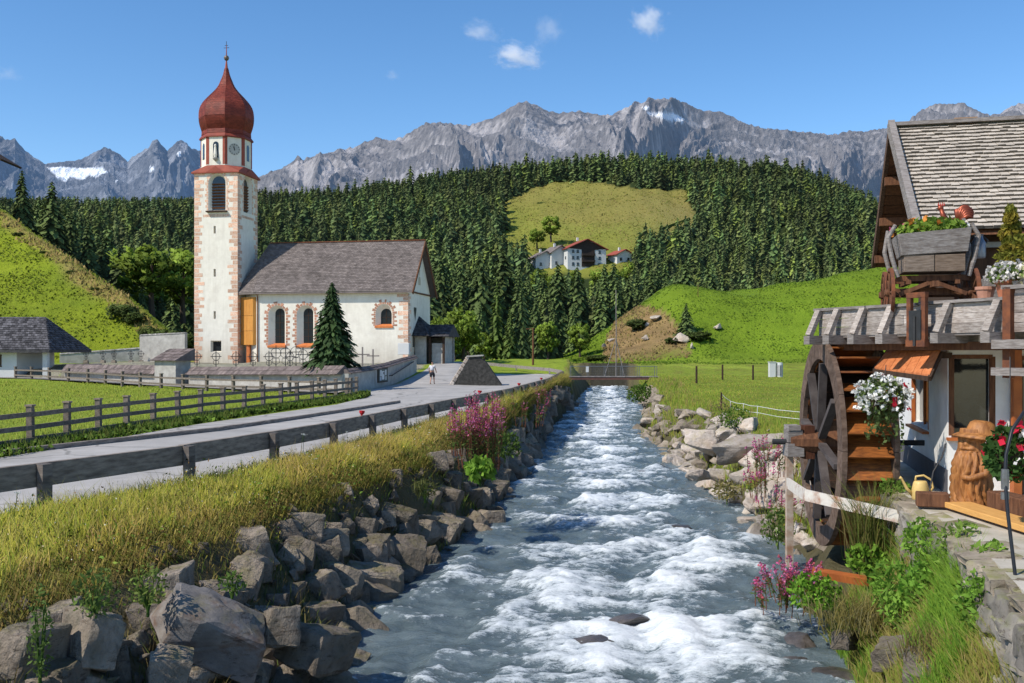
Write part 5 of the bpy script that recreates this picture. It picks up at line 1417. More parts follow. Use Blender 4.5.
# ------------------------------------------------------------------ boulders
def rock_me(name, seed, m, flat=(1, .8, .62), cuts=15, rough=.05):
    g = random.Random(seed); bm = bmesh.new()
    if cuts < 0:
        for sx in (-1, 1):
            for sy in (-1, 1):
                for sz in (-1, 1): bm.verts.new((sx * g.uniform(.55, .98) * flat[0], sy * g.uniform(.55, .98) * flat[1], sz * g.uniform(.6, .98) * flat[2]))
        for k in range(4): bm.verts.new((g.uniform(-1.05, 1.05) * flat[0], g.uniform(-1.05, 1.05) * flat[1], g.choice((-1, 1)) * g.uniform(.7, 1.05) * flat[2]))
    for k in range(max(0, cuts)):
        v = Vector((g.gauss(0, 1), g.gauss(0, 1), g.gauss(0, 1))).normalized() * g.uniform(.8, 1.1)
        bm.verts.new((v.x * flat[0], v.y * flat[1], v.z * flat[2]))
    bmesh.ops.convex_hull(bm, input=bm.verts)
    bmesh.ops.delete(bm, geom=[v for v in bm.verts if not v.link_faces], context='VERTS')
    bmesh.ops.bevel(bm, geom=bm.edges[:], offset=.05, segments=1, affect='EDGES', profile=.5, clamp_overlap=True)
    bmesh.ops.triangulate(bm, faces=bm.faces[:])
    for _ in range(2): bmesh.ops.subdivide_edges(bm, edges=[e for e in bm.edges if e.calc_length() > .16], cuts=1, use_grid_fill=True)
    bmesh.ops.triangulate(bm, faces=bm.faces[:])
    for v in bm.verts:
        n = noise.noise(v.co * 2.1 + Vector((seed, 0, 0))) * 1.1 + noise.noise(v.co * 5 + Vector((seed, 3, 0))) * .6 + noise.noise(v.co * 11) * .3
        v.co += v.co.normalized() * n * rough * 1.3
    me = bpy.data.meshes.new(name); bm.to_mesh(me); bm.free()
    me.polygons.foreach_set('use_smooth', [True] * len(me.polygons)); me.set_sharp_from_angle(angle=math.radians(24))
    at = me.attributes.new('Col', 'FLOAT_COLOR', 'POINT'); at.data.foreach_set('color', [1.] * 4 * len(me.vertices))
    me.materials.append(m); return me
RK = [rock_me('boulder', 10 + k, M_stone, (.9, R.uniform(.6, .8), R.uniform(.55, .75)), -1, .07) for k in range(10)]
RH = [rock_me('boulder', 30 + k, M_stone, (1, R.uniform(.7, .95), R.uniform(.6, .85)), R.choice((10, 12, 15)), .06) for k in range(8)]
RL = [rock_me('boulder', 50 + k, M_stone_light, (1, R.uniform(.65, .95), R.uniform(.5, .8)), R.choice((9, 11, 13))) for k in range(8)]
RW_ = [rock_me('boulder', 80 + k, M_stone_wet, (1, .8, .45), 16, .07) for k in range(4)]
GROUPED = []
def boulder(me, loc, s, rot, label, group=None, now=False):
    if group and not now:
        GROUPED.append((-s[0] / loc[1], me, loc, s, rot, label, group)); return
    o = link('boulder', me, None, None, loc, rot); o.scale = s
    return tag(o, label, 'boulder', group)
def rr(a=.5): return (R.uniform(-a, a), R.uniform(-a, a), R.uniform(0, 6.28))
# left bank, in the shade of the bank
y = 8.5
nl = 0
while y < 92:
    le, xr = float(LE(y)), float(XRAIL(y)) + .35
    W_ = le - xr
    us = [1.0, .89, .79, .69, .59, .5] if y < 24 else ([1.0, .83, .68, .53] if y < 44 else [.97, .74, .54])
    for u in us:
        if u < .54 and R.random() < (.75 if y < 24 else .45): continue
        yy = y + R.uniform(-.35, .35); x = xr + W_ * (u + R.uniform(-.06, .06))
        s = R.uniform(.38, .72) * (1.12 if u > .7 else .85) * (1 if y < 40 else 1.1)
        z = gz(x, yy) - s * .12 + (.16 if u > .9 else 0)
        if u < .9 and R.random() < .05: continue
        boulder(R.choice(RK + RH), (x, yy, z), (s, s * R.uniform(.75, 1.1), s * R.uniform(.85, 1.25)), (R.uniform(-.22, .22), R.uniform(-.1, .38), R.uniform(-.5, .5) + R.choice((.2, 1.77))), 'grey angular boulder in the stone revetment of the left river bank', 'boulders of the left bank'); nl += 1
    y += (.68 if y < 24 else .95 if y < 50 else 2.0)
print('left boulders', nl)
# named large ones at the front of the left bank
big = rock_me('boulder', 205, M_stone_rust, (1, .8, .6), -1, .08)
def big_at(px, py, Y, s, rot, lab, me): boulder(me, P(px, py, Y), s, rot, lab)
big_at(216, 632, 13.6, (.86, .55, .66), (.3, .45, .45), 'large pale slab with rust brown streaks low on the left bank', big)
big_at(322, 648, 14.6, (.66, .6, .62), (.15, .25, 1.0), 'big smooth grey boulder at the water edge, right of the rust streaked slab', RK[2])
big_at(168, 672, 12.5, (.34, .36, .46), (.1, .2, .4), 'blue grey boulder at the bottom, just left of the rust streaked slab', RK[3])
big_at(93, 640, 12.2, (.42, .4, .52), (.3, .2, 2.4), 'tall grey boulder among weeds near the bottom left corner', RK[5])
big_at(28, 648, 11.6, (.46, .42, .52), (.2, .1, 1.2), 'mossy grey boulder at the bottom left corner', RK[6])
big_at(280, 626, 14.2, (.44, .4, .55), (.1, .3, 2.0), 'upright grey boulder wedged between the slab and the smooth water edge boulder', RK[1])
# right bank
def right_band(y0, y1, us, s0, s1, dy, lab, grp):
    y = y0; n = 0
    while y < y1:
        re = float(RE(y)); wr = float(np.interp(y, [8, 15, 22, 26, 40, 60, 100], [2.2, 1.6, 1.8, 3.4, 3.0, 2.4, 1.6]))
        for u in us:
            if R.random() < .16: continue
            yy = y + R.uniform(-.4, .4); x = re + wr * (u + R.uniform(-.1, .1)); s = R.uniform(s0, s1)
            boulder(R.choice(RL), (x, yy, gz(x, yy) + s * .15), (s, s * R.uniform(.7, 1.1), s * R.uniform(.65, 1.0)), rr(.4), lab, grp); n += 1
        y += dy
    return n
right_band(26, 46, (.02, .2, .38, .56, .76), .42, .95, 1.05, 'pale sunlit boulder in the rock pile of the right river bank', 'boulders of the right bank')
right_band(46, 62, (.0, .22, .45, .7), .34, .72, 1.1, 'small pale stone at the water edge of the right bank', 'small stones of the right bank')
right_band(62, 104, (.0, .3, .6), .45, .95, 1.7, 'pale stone on the far right bank near the footbridge', 'stones near the footbridge')
right_band(23.4, 26, (.0, .35), .25, .42, .8, 'rounded brown stone at the water edge by the mill wheel', 'stones by the mill wheel')
def rk(px, py, Y, s, lab, me=None, rot=None):
    return boulder(me or R.choice(RL), P(px, py, Y), s, rot or rr(.3), lab)
rk(745, 449, 36.5, (1.75, 1.0, .85), 'largest pale flat boulder in the middle of the right bank rock pile', RL[1], (.35, -.2, .3))
rk(703, 440, 41, (1.25, .9, .8), 'pale slanted boulder at the left end of the right bank rock pile', RL[3], (.3, .4, .2))
rk(727, 437, 41, (.75, .7, .95), 'upright bluish white boulder at the top of the right bank rock pile', RL[4], (.2, .1, .9))
rk(773, 455, 33.5, (.95, .8, .75), 'pinkish pale boulder at the right end of the rock pile', RL[2], (.1, .1, 1.9))
rk(698, 474, 36.5, (.75, .6, .5), 'white block shaped boulder at the water edge of the right bank', RL[5], (0, .1, .4))
# on the mound
for px, py, sx, sz, lab in ((655, 316, 1.55, .9, 'largest pale boulder near the top of the brown slope, lit from the left'), (681, 336, 1.25, 1.2, 'pale upright boulder beside the young spruce on the mound'), (693, 343, .6, .9, 'small pale stone right of the boulder beside the young spruce'), (647, 322, .5, .75, 'small white upright stone beside the dark bush on the brown slope'), (645, 334, .7, .6, 'grey stone below the dark bush on the brown slope'), (718, 323, .85, .7, 'grey boulder alone on the green hillside'), (611, 337, .9, .8, 'pale stone at the left edge of the brown slope'), (605, 342, .6, .6, 'smaller stone at the far left end of the brown slope'), (617, 332, .45, .55, 'small pale stone high at the left edge of the brown slope')):
    q = hit(px, py + 5, 140, 210); boulder(R.choice(RL), q + Vector((0, -.1, sz * .35)), (sx * 1.35, sx * 1.1, sz * 1.3), rr(.25), lab)
# in the stream
for x, y, s, lab in ((2.1, 18.6, .62, 'dark wet boulder breaking the water at the bottom centre, right one'), (1.4, 17.3, .55, 'dark wet boulder just under the foam at the bottom centre, left one'), (4.85, 28.6, .42, 'small dark boulder in the stream right of the centre'), (4.95, 24.4, .5, 'brown boulder awash near the right bank'), (5.5, 41.5, .42, 'little dark stone in the stream before the pale rocks'), (-1.0, 21.6, .3, 'small brown stone in the water close to the left bank'), (4.9, 17.2, .5, 'dark brown boulder at the water edge before the green weeds'), (5.1, 15.4, .6, 'wet brown boulder at the bottom edge left of the weeds'), (4.6, 16.2, .4, 'flat brown stone awash beside the weeds')):
    boulder(R.choice(RW_), (x, y, -2.42), (s, s * .8, s * .6), rr(.2), lab)
for px, py, Y, s, lab in ((905, 655, 13.4, .5, 'grey brown boulder in dry grass at the bottom right, left one'), (955, 660, 12.7, .7, 'large grey boulder in dry grass at the bottom right'), (925, 674, 12.3, .48, 'brown boulder cut by the bottom edge at the right'), (845, 640, 15.2, .34, 'wet grey stone below the weeds at the right water edge')):
    boulder(R.choice(RK), P(px, py, Y), (s, s * .85, s * .7), rr(.3), lab)

GROUPED.sort(key=lambda q: q[0])
for q in GROUPED[:262]: boulder(*q[1:], now=True)
def rubble(items):
    V = []; T = []; C = []; n = 0
    for _, me, loc, s, rot, lab, grp in items:
        a = np.empty(len(me.vertices) * 3, dtype=np.float32); me.vertices.foreach_get('co', a)
        f = np.empty(len(me.polygons) * 3, dtype=np.int32); me.polygons.foreach_get('vertices', f)
        mt = np.array(Euler(rot).to_matrix()); v = (a.reshape(-1, 3) * np.array(s)) @ mt.T + np.array(loc)
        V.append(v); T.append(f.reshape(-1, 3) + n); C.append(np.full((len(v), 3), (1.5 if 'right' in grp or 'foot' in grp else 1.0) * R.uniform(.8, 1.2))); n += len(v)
    # small stones filling the gaps of both banks
    g = np.random.default_rng(8); lod = [rock_me('r', 300 + k, M_stone, cuts=8) for k in range(3)]
    arr = []
    for me in lod:
        a = np.empty(len(me.vertices) * 3, dtype=np.float32); me.vertices.foreach_get('co', a)
        f = np.empty(len(me.polygons) * 3, dtype=np.int32); me.polygons.foreach_get('vertices', f); arr.append((a.reshape(-1, 3), f.reshape(-1, 3)))
    for k in range(620):
        left = k < 330
        y = 9 + (38 if left else 60) * g.uniform() ** 1.4
        if left: xr = float(XRAIL(y)) + .35; u = g.uniform(.42, 1.02); x = xr + (float(LE(y)) - xr) * u
        else:
            y = max(y, 24.5 + 8 * g.uniform()); x = float(RE(y)) + g.uniform(-.25, 3.0 if y < 46 else 1.5)
        s = g.uniform(.07, .24); v, f = arr[k % 3]; mt = np.array(Euler(g.uniform(0, 6, 3)).to_matrix())
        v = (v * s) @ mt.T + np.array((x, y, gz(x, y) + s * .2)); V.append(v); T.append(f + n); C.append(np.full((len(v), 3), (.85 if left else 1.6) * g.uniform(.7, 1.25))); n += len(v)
    me = fast_mesh('rubble', np.concatenate(V), np.concatenate(T), np.concatenate(C))
    tag(link('rubble', me, M_stone), 'small stones and rubble filling the gaps between the boulders of both banks', 'rubble', kind='stuff')
rubble(GROUPED[262:])
# ------------------------------------------------------------------ the walker
def skin(name, verts, edges, m, parent, root=0, sub=2, loc=None):
    me = bpy.data.meshes.new('tmp'); me.from_pydata([v[:3] for v in verts], edges, [])
    o = bpy.data.objects.new('tmp', me); COL.objects.link(o)
    sm = o.modifiers.new('s', 'SKIN'); sm.use_smooth_shade = True
    for i, v in enumerate(verts):
        d = me.skin_vertices[0].data[i]; rx = v[3]; ry = v[4] if len(v) > 4 else rx
        d.radius = (rx, ry); d.use_root = (i == root)
    ss = o.modifiers.new('u', 'SUBSURF'); ss.levels = sub; ss.render_levels = sub
    dg = bpy.context.evaluated_depsgraph_get(); dg.update()
    m2 = bpy.data.meshes.new_from_object(o.evaluated_get(dg)); bpy.data.objects.remove(o); bpy.data.meshes.remove(me)
    m2.name = name
    if 'Col' not in m2.attributes:
        at = m2.attributes.new('Col', 'FLOAT_COLOR', 'POINT'); at.data.foreach_set('color', [1.] * 4 * len(m2.vertices))
    m2.materials.clear(); m2.materials.append(m)
    m2.polygons.foreach_set('use_smooth', [True] * len(m2.polygons))
    return link(name, m2, None, parent, loc)
M_skin = mat('skin', (.46, .26, .18), (.40, .22, .15), bump=0, rough=.6)
def walker():
    x, y = -6.15, 77.
    t = thing('person', 'walker with white backpack and dark shorts going up the path toward the church', 'person', (x, y, gz(x, y, False) + .03), math.radians(-8))
    # faces +y (away); left leg back, right leg ahead
    B = [(0, 0, .95, .13, .10), (0, .02, 1.15, .125, .09), (0, .05, 1.36, .15, .10), (0, .06, 1.47, .06), (0, .08, 1.56, .055), (0, .09, 1.64, .085, .10), (0, .09, 1.72, .06),
         (-.18, .05, 1.39, .055), (-.24, -.06, 1.14, .042), (-.22, .08, .93, .034), (-.215, .12, .86, .035, .02),
         (.18, .05, 1.39, .055), (.25, .08, 1.14, .042), (.26, .26, .97, .034), (.26, .31, .93, .035, .02),
         (-.10, .0, .86, .09), (-.11, .10, .50, .058), (-.11, -.16, .12, .038), (-.11, -.10, .03, .04, .03), (-.11, -.02, .02, .035, .025),
         (.10, 0, .86, .09), (.11, .16, .49, .058), (.11, .22, .09, .038), (.11, .28, .03, .04, .03), (.11, .36, .02, .035, .025)]
    E = [(0, 1), (1, 2), (2, 3), (3, 4), (4, 5), (5, 6), (2, 7), (7, 8), (8, 9), (9, 10), (2, 11), (11, 12), (12, 13), (13, 14), (0, 15), (15, 16), (16, 17), (17, 18), (18, 19), (0, 20), (20, 21), (21, 22), (22, 23), (23, 24)]
    for h, d in ((10, Vector((0, .03, -.07))), (14, Vector((0, .05, -.05)))):
        for k, off in enumerate((-.024, -.008, .008, .024)):
            b = Vector(B[h][:3]); i = len(B)
            B.append((b.x + off, b.y + d.y * .6, b.z + d.z * .6, .009)); B.append((b.x + off * 1.1, b.y + d.y * (1.3 + .1 * (k % 3)), b.z + d.z * (1.3 + .1 * (k % 3)), .007)); E += [(h, i), (i, i + 1)]
        b = Vector(B[h][:3]); i = len(B); B.append((b.x + (.035 if h == 10 else -.035), b.y + .02, b.z + .0, .009)); B.append((b.x + (.04 if h == 10 else -.04), b.y + .05, b.z - .03, .008)); E += [(h, i), (i, i + 1)]
    body = skin('body', B, E, M_skin, t)
    skin('shirt', [(0, .0, .98, .15, .115), (0, .02, 1.15, .142, .108), (0, .05, 1.36, .165, .115), (0, .06, 1.46, .075), (-.18, .05, 1.40, .075), (-.225, -.02, 1.22, .065), (.18, .05, 1.40, .075), (.23, .07, 1.22, .065)], [(0, 1), (1, 2), (2, 3), (2, 4), (4, 5), (2, 6), (6, 7)], mat('white_shirt', (.72, .70, .68), bump=.1), t)
    skin('shorts', [(0, 0, .98, .15, .12), (0, 0, .9, .15, .12), (-.105, .03, .76, .115), (-.112, .09, .54, .095), (.105, .06, .76, .115), (.112, .14, .54, .095)], [(0, 1), (1, 2), (2, 3), (1, 4), (4, 5)], mat('dark_shorts', (.03, .03, .04), bump=.1), t)
    skin('backpack', [(0, -.13, 1.02, .13, .09), (0, -.13, 1.2, .15, .10), (0, -.10, 1.40, .12, .07)], [(0, 1), (1, 2)], mat('white_backpack', (.70, .70, .72), bump=.1), t)
    skin('hair', [(0, .075, 1.66, .092, .105), (0, .07, 1.735, .075, .085)], [(0, 1)], mat('dark_hair', (.05, .03, .02), bump=.2), t)
    for s, p in ((-.11, -.08), (.11, .30)): skin('shoe', [(s, p - .06, .05, .05, .045), (s, p + .06, .035, .048, .035), (s, p + .13, .03, .04, .025)], [(0, 1), (1, 2)], mat('brown_shoe', (.10, .06, .04), bump=0), t)
    # face, turned away from us
    mb = MB(); mb.lathe([(.004, -.02), (.014, 0), (.004, .03)], 6, (0, .195, 1.63)); mb.build('nose', M_skin, t)
walker()
# ================================================================== the mill
TH = math.radians(13.7)
MX0, MY0 = 7.58, 17.4
ML = thing('mill_house', 'white mill house with steep silver grey shingle roof at the right edge', 'house', (MX0, MY0, 0), -TH)
def m2w(x, y, z=0): return Vector((MX0 + x * math.cos(TH) + y * math.sin(TH), MY0 - x * math.sin(TH) + y * math.cos(TH), z))
fA = lambda u, v, w: (w, u, v)          # left wall, u away from the camera
fB = lambda u, v, w: (u, w, v)          # front wall
def build_mill():
    mb = MB()
    wa = (rect(2.0, 1.1, 4.1, 2.15), rect(2.05, 1.15, 4.05, 2.1)); wb = (rect(.06, 1.15, .72, 2.52), rect(.1, 1.2, .68, 2.48)); wd = (rect(1.15, .1, 2.2, 2.5), rect(1.2, .15, 2.15, 2.45))
    pierced(mb, rect(0, -.6, 6.2, 3.05), [wa], fA, .16)
    pierced(mb, rect(0, -.6, 6, 3.05), [wb, wd], fB, .22)
    mb.add([(0, 6.2, -.6), (6, 6.2, -.6), (6, 6.2, 3.05), (0, 6.2, 3.05)], [(0, 1, 2, 3)])
    low = mb.build('lower_wall', M_plaster_mill, ML)
    # the wall sheets turned so the recess runs inward
    mb = MB(); mb.box((-.012, 3.1, .3), (.03, 6.2, .5)); mb.build('skirting', mat('dark_skirting', (.11, .11, .125), (.08, .08, .09), bump=.2), low)
    refl = mat('mirroring_glass', (.03, .034, .034), (.012, .014, .014), bump=.02, rough=.04, spec=.7)
    for w, f, m_, nm in ((wa, fA, refl, 'window'), (wb, fB, refl, 'window'), (wd, fB, refl, 'window')):
        mb = MB(); pane(mb, w[1], f, .15); wi = mb.build(nm, m_, low)
        mb = MB(); (u0, z0), (u1, z1) = w[0][0], w[0][2]
        for a, b in (((u0, z0), (u1, z0)), ((u0, z1), (u1, z1)), ((u0, z0), (u0, z1)), ((u1, z0), (u1, z1))):
            p, q = Vector(f(*a, .03)), Vector(f(*b, .03)); mb.beam(p, q, .07, .09, up=(0, 1, 0) if f is fA else (1, 0, 0))
        if f is fA: mb.beam(f((u0 + u1) / 2, z0, .1), f((u0 + u1) / 2, z1, .1), .05, .05, up=(0, 1, 0))
        mb.build('window_frame', M_orange_wood if f is not fB else M_wood_brown, wi)
        mb = MB(); mb.beam(f(u0 - .08, z0 - .06, -.05), f(u1 + .08, z0 - .06, -.05), .14, .05); mb.build('sill', M_orange_wood, wi)
    # upper storey of dark boards
    mb = MB(); up0, up1 = 5.9, 12.0
    mb.add([(1.3, up0, -.5), (1.3, up1, -.5), (1.3, up1, 5.6), (1.3, (up0 + up1) / 2, 7.95), (1.3, up0, 5.6), (15, up0, -.5), (15, up0, 5.6), (15, up1, -.5), (15, up1, 5.6), (15, 8.9, 7.95)], [(0, 4, 3, 2, 1), (0, 5, 6, 4), (1, 2, 8, 7), (5, 7, 8, 9, 6)])
    up = mb.build('upper_wall', mat('dark_board_wall', (.075, .043, .026), (.04, .023, .015), scale=2, stretch=(5, 5, .8), bump=.4), ML)
    mb = MB(); mb.box((3.6, up0 - .02, 4.25), (1.2, .08, 1.7)); mb.build('door', M_wood_dark, up)
    mb = MB(); mb.beam((.6, up0 - .3, 5.0), (14, up0 - .3, 5.0), .12, .12); mb.build('gutter', mat('zinc', (.3, .32, .33), metal=.6, rough=.5), up)
    # roof
    E0, E1, R0, R1 = (.22, 4.75, 5.28), (15, 4.75, 5.28), (.2, 8.9, 8.42), (15, 8.9, 8.42)
    F0, F1 = (.22, 13.05, 5.28), (15, 13.05, 5.28)
    rf = MB(); dn = lambda q, d=.14: (q[0], q[1], q[2] - d)
    rf.add([E0, E1, R1, R0], [(0, 1, 2, 3)]); rf.add([F1, F0, R0, R1], [(0, 1, 2, 3)])
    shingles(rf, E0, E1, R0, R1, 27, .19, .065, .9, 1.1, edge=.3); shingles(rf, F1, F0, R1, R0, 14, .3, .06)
    roof = rf.build('roof', M_shingle_mill, ML)
    so_ = MB()
    for k in range(14):
        t0, t1 = k / 14, (k + .95) / 14
        for e, r in ((E0, R0), (F0, R0)):
            a, b = Vector(dn(e)).lerp(Vector(dn(r)), t0), Vector(dn(e)).lerp(Vector(dn(r)), t1)
            so_.add([a, b, b + Vector((14.7, 0, 0)), a + Vector((14.7, 0, 0))], [(0, 1, 2, 3)], shade(WHITE, .35))
    so_.build('soffit', M_wood_brown, roof)
    mb = MB(); mb.beam(Vector(E0) + Vector((-.03, -.05, -.02)), Vector(R0) + Vector((-.03, 0, .06)), .16, .34); mb.beam(Vector(F0) + Vector((-.03, .05, -.06)), Vector(R0) + Vector((-.03, .06, -.02)), .1, .26, col=(.45, .3, .22)); mb.build('rake_board', M_wood_grey, roof)
    mb = MB(); mb.beam((.1, 8.9, 8.5), (15, 8.9, 8.5), .34, .09); mb.build('ridge_board', M_wood_grey, roof)
    for t in (.12, .42, .72):
        for e in (E0, F0):
            q = Vector(e).lerp(Vector(R0), t); mb = MB(); mb.beam(q + Vector((-.05, 0, -.32)), q + Vector((2, 0, -.32)), .18, .22); mb.build('purlin', M_wood_brown, roof)
    mb = MB(); mb.box((2.0, 9.2, 8.5), (.55, .4, .26)); mb.build('chimney', mat('pale_brick', (.4, .25, .15)), roof)
build_mill()

# terrace slab on the lower storey
mb = MB(); pl = [(7.05, 19.75), (7.25, 18.6), (8.05, 15.9), (8.9, 13.6), (18, 11), (19.5, 20), (9.3, 23.6)]
mb.prism(pl, 3.02, 3.22); TS = tag(mb.build('terrace', M_wood_grey), 'grey timber terrace on top of the white lower storey of the mill', 'terrace')

# flume with braces
FB, FA = Vector((7.7, 15.5, 0)), Vector((6.0, 19.5, 0))
fa = math.atan2(FA.y - FB.y, FA.x - FB.x); FL = (FA - FB).length
t = thing('mill_flume', 'grey plank water channel with slanted braces leading over the mill wheel', 'flume', FB, fa)
mb = MB()
for k in range(3):
    x = -.05; 
    while x < FL:
        x1 = min(FL, x + R.uniform(1.2, 2.2)); mb.box(((x + x1) / 2, R.uniform(-.008, .008), 2.99 + k * .165), (x1 - x - .012, .05, .158), col=shade((1.35, 1.32, 1.28), .22)); x = x1
mb.build('side_plank', M_wood_greyh, t)
mb = MB(); mb.box((FL / 2, -.75, 3.15), (FL, .05, .5)); mb.box((FL / 2, -.37, 2.9), (FL, .75, .05)); mb.build('channel_board', M_wood_grey, t)
for x0, x1 in ((-.1, 1.75), (1.78, 3.0), (3.03, FL + .08)):
    mb = MB(); mb.box(((x0 + x1) / 2, -.02, 3.43 + R.uniform(-.012, .012)), (x1 - x0, .22, .05), col=shade((.9, .9, .9), .1)); mb.build('top_board', M_wood_grey, t)
for x in (.15, 1.13, 2.4, 3.09, 3.77, 4.3):
    mb = MB(); mb.box((x, -.08, 2.83), (.17, .86, .17), Euler((0, 0, R.uniform(-.06, .06))), shade(WHITE, .2)); mb.build('cross_beam', M_wood_grey, t)
    mb = MB(); mb.beam((x + .03, .27, 2.92), (x - .02, .07, 3.40), .13, .09, up=(0, 1, 0), col=shade((1.4, 1.36, 1.3), .15)); mb.build('brace', M_wood_greyh, t)
for x0, x1, y, z in ((-.3, 4.4, -.35, 2.70),):
    mb = MB(); mb.beam((x0, y, z), (x1, y, z), .16, .14); mb.build('bearer', M_wood_brown, t)
mb = MB()
for s in (-.16, .16): mb.box((1.6 + s, .26, 3.17), (.09, .07, .86))
mb.box((1.6, .26, 3.56), (.42, .08, .09)); mb.box((1.6, .26, 2.75), (.42, .1, .12)); sg = mb.build('sluice_frame', M_rust, t)
mb = MB(); mb.box((1.6, .3, 3.05), (.26, .03, .5)); mb.tube([(1.6, .32, 3.2), (1.6, .32, 2.7)], .03, 6); mb.build('sluice_gate', M_iron, sg)
# parapet to the right of the flume
t = thing('terrace_parapet', 'grey plank parapet with a rusty post at the right end of the terrace', 'parapet', FB, -math.atan2(2.6, 1.6))
mb = MB()
for k in range(4): mb.box((1.55, 0, 2.98 + k * .15), (2.9, .05, .142), col=shade((1.25, 1.2, 1.18), .2))
mb.build('side_plank', M_wood_greyh, t)
mb = MB(); mb.box((1.5, 0, 3.60), (3.1, .26, .06)); mb.build('top_board', M_wood_grey, t)
mb = MB(); mb.box((.04, -.07, 2.9), (.13, .12, 1.4)); mb.build('post', M_rust, t)
mb = MB(); mb.box((1.5, -.1, 2.72), (3.2, .4, .14)); mb.box((1.5, -.25, 2.3), (3.2, .12, .12)); mb.build('bearer', M_wood_grey, t)
mb = MB(); mb.box((0, 0, 0), (.14, .14, 2.75)); tag(mb.build('door_post', M_orange_wood, None, m2w(1.06, -.12, 1.5)), 'orange wooden post under the terrace right of the carved figure', 'post')

# small copper coloured awning
t = thing('awning', 'small slanted orange wooden roof over the white wall beside the mill wheel', 'awning', (7.0, 17.8, 2.4), 0)
TL, TRr, BR, BL = [v - Vector((7.0, 17.8, 2.4)) for v in (Vector((7.1, 18.8, 2.71)), Vector((7.40, 17.25, 2.64)), Vector((7.04, 16.85, 2.22)), Vector((6.67, 18.4, 2.32)))]
mb = MB(); N = 7
for k in range(N):
    a, b = k / N, (k + .96) / N
    q = [BL.lerp(BR, a), BL.lerp(BR, b), TL.lerp(TRr, b), TL.lerp(TRr, a)]; g = shade(WHITE, .15)
    d = Vector((0, 0, -.035)); mb.add(q + [v + d for v in q], [(0, 1, 2, 3), (7, 6, 5, 4), (0, 4, 5, 1), (1, 5, 6, 2), (3, 7, 4, 0), (2, 6, 7, 3)], g)
mb.build('awning_board', mat('warm_orange_board', (.56, .20, .075), (.40, .12, .04), scale=5, stretch=(3, 3, 1), rough=.5, bump=.2, spec=.4), t)
mb = MB(); mb.beam(BL + Vector((0, 0, -.07)), BR + Vector((0, 0, -.07)), .07, .08); mb.beam(TL + Vector((.05, 0, -.08)), TRr + Vector((.05, 0, -.08)), .08, .1); mb.beam(BR + Vector((0, 0, -.06)), TRr + Vector((0, 0, -.06)), .06, .07); mb.beam(BL + Vector((0, 0, -.06)), TL + Vector((0, 0, -.06)), .06, .07)
mb.beam(TRr + Vector((0, 0, -.1)), TRr + Vector((.35, .25, -.1)), .08, .1); mb.beam(TL + Vector((0, 0, -.1)), TL + Vector((.95, .2, -.1)), .08, .1); mb.build('awning_frame', M_wood_dark, t)

# ------------------------------------------------------------------ water wheel
WC = Vector((6.18, 20.0, .80)); WR = 2.04
t = thing('water_wheel', 'big old wooden overshot mill wheel with weathered rings and wet orange buckets', 'mill wheel', WC, -math.radians(5.5))
M_bucket = mat('wet_orange_bucket', (.36, .12, .026), (.12, .04, .013), scale=5, stretch=(1, 6, 6), rough=.35, bump=.3, spec=.5)
M_spoke = mat('dark_grey_spoke', (.10, .085, .08), (.05, .04, .038), scale=3, rough=.9, bump=.4, bscale=9)
M_ring = mat('silver_ring_wood', (.18, .125, .095), (.085, .055, .04), scale=3, stretch=(2, 3, 3), rough=.85, bump=.5, bscale=9, spec=.2)
for x in (0, .92):
    mb = MB(); n = 12
    for k in range(n):
        a0, a1 = 2 * PI * k / n, 2 * PI * (k + .99) / n; g = shade(WHITE, .18); vs = []
        for xx in (x - .045 + R.uniform(-.004, .004), x + .045):
            for r in (1.66, WR):
                for i in range(7):
                    a = a0 + (a1 - a0) * i / 6; vs.append((xx, r * math.cos(a), r * math.sin(a)))
        fs = []
        for i in range(6):
            fs += [(i, i + 1, 8 + i, 7 + i), (14 + i, 21 + i, 22 + i, 15 + i), (7 + i, 8 + i, 22 + i, 21 + i), (i, 14 + i, 15 + i, i + 1)]
        fs += [(0, 7, 21, 14), (6, 20, 27, 13)]
        mb.add(vs, fs, g)
    mb.build('ring', M_ring, t)
mb = MB(); n = 48
for k in range(n):
    a0, a1 = 2 * PI * k / n, 2 * PI * (k + 1) / n
    mb.add([(.05, 1.6 * math.cos(a0), 1.6 * math.sin(a0)), (.87, 1.6 * math.cos(a0), 1.6 * math.sin(a0)), (.87, 1.6 * math.cos(a1), 1.6 * math.sin(a1)), (.05, 1.6 * math.cos(a1), 1.6 * math.sin(a1))], [(0, 1, 2, 3)], shade((.5, .5, .5), .2))
mb.build('sole', M_wood_dark, t)
n = 30
for k in range(n):
    a = 2 * PI * k / n; b = a + .26
    p0, p1 = Vector((0, 1.61 * math.cos(a), 1.61 * math.sin(a))), Vector((0, 2.02 * math.cos(b), 2.02 * math.sin(b)))
    mb = MB(); mb.beam((.46, p0.y, p0.z), (.46, p1.y, p1.z), .815, .035, up=(0, -math.sin(a), math.cos(a)), col=shade(WHITE, .25)); mb.build('bucket', M_bucket, t)
for k in range(8):
    a = PI / 4 * k + .2; d = Vector((0, math.cos(a), math.sin(a)))
    for x in (-.02, .93):
        mb = MB(); mb.beam(Vector((x, 0, 0)) + d * .2, Vector((x, 0, 0)) + d * 1.6, .10, .15, up=(1, 0, 0), col=shade(WHITE, .2)); mb.build('spoke', M_spoke, t)
mb = MB(); mb.lathe([(.21, -.62), (.23, -.3), (.23, 1.2), (.2, 1.35)], 10, axis=Matrix(((0, 0, 1), (0, 1, 0), (-1, 0, 0)))); mb.build('hub', M_wood_brown, t)
mb = MB(); mb.lathe([(.055, -.95), (.055, 2.4)], 10, axis=Matrix(((0, 0, 1), (0, 1, 0), (-1, 0, 0)))); mb.build('axle', M_iron, t)
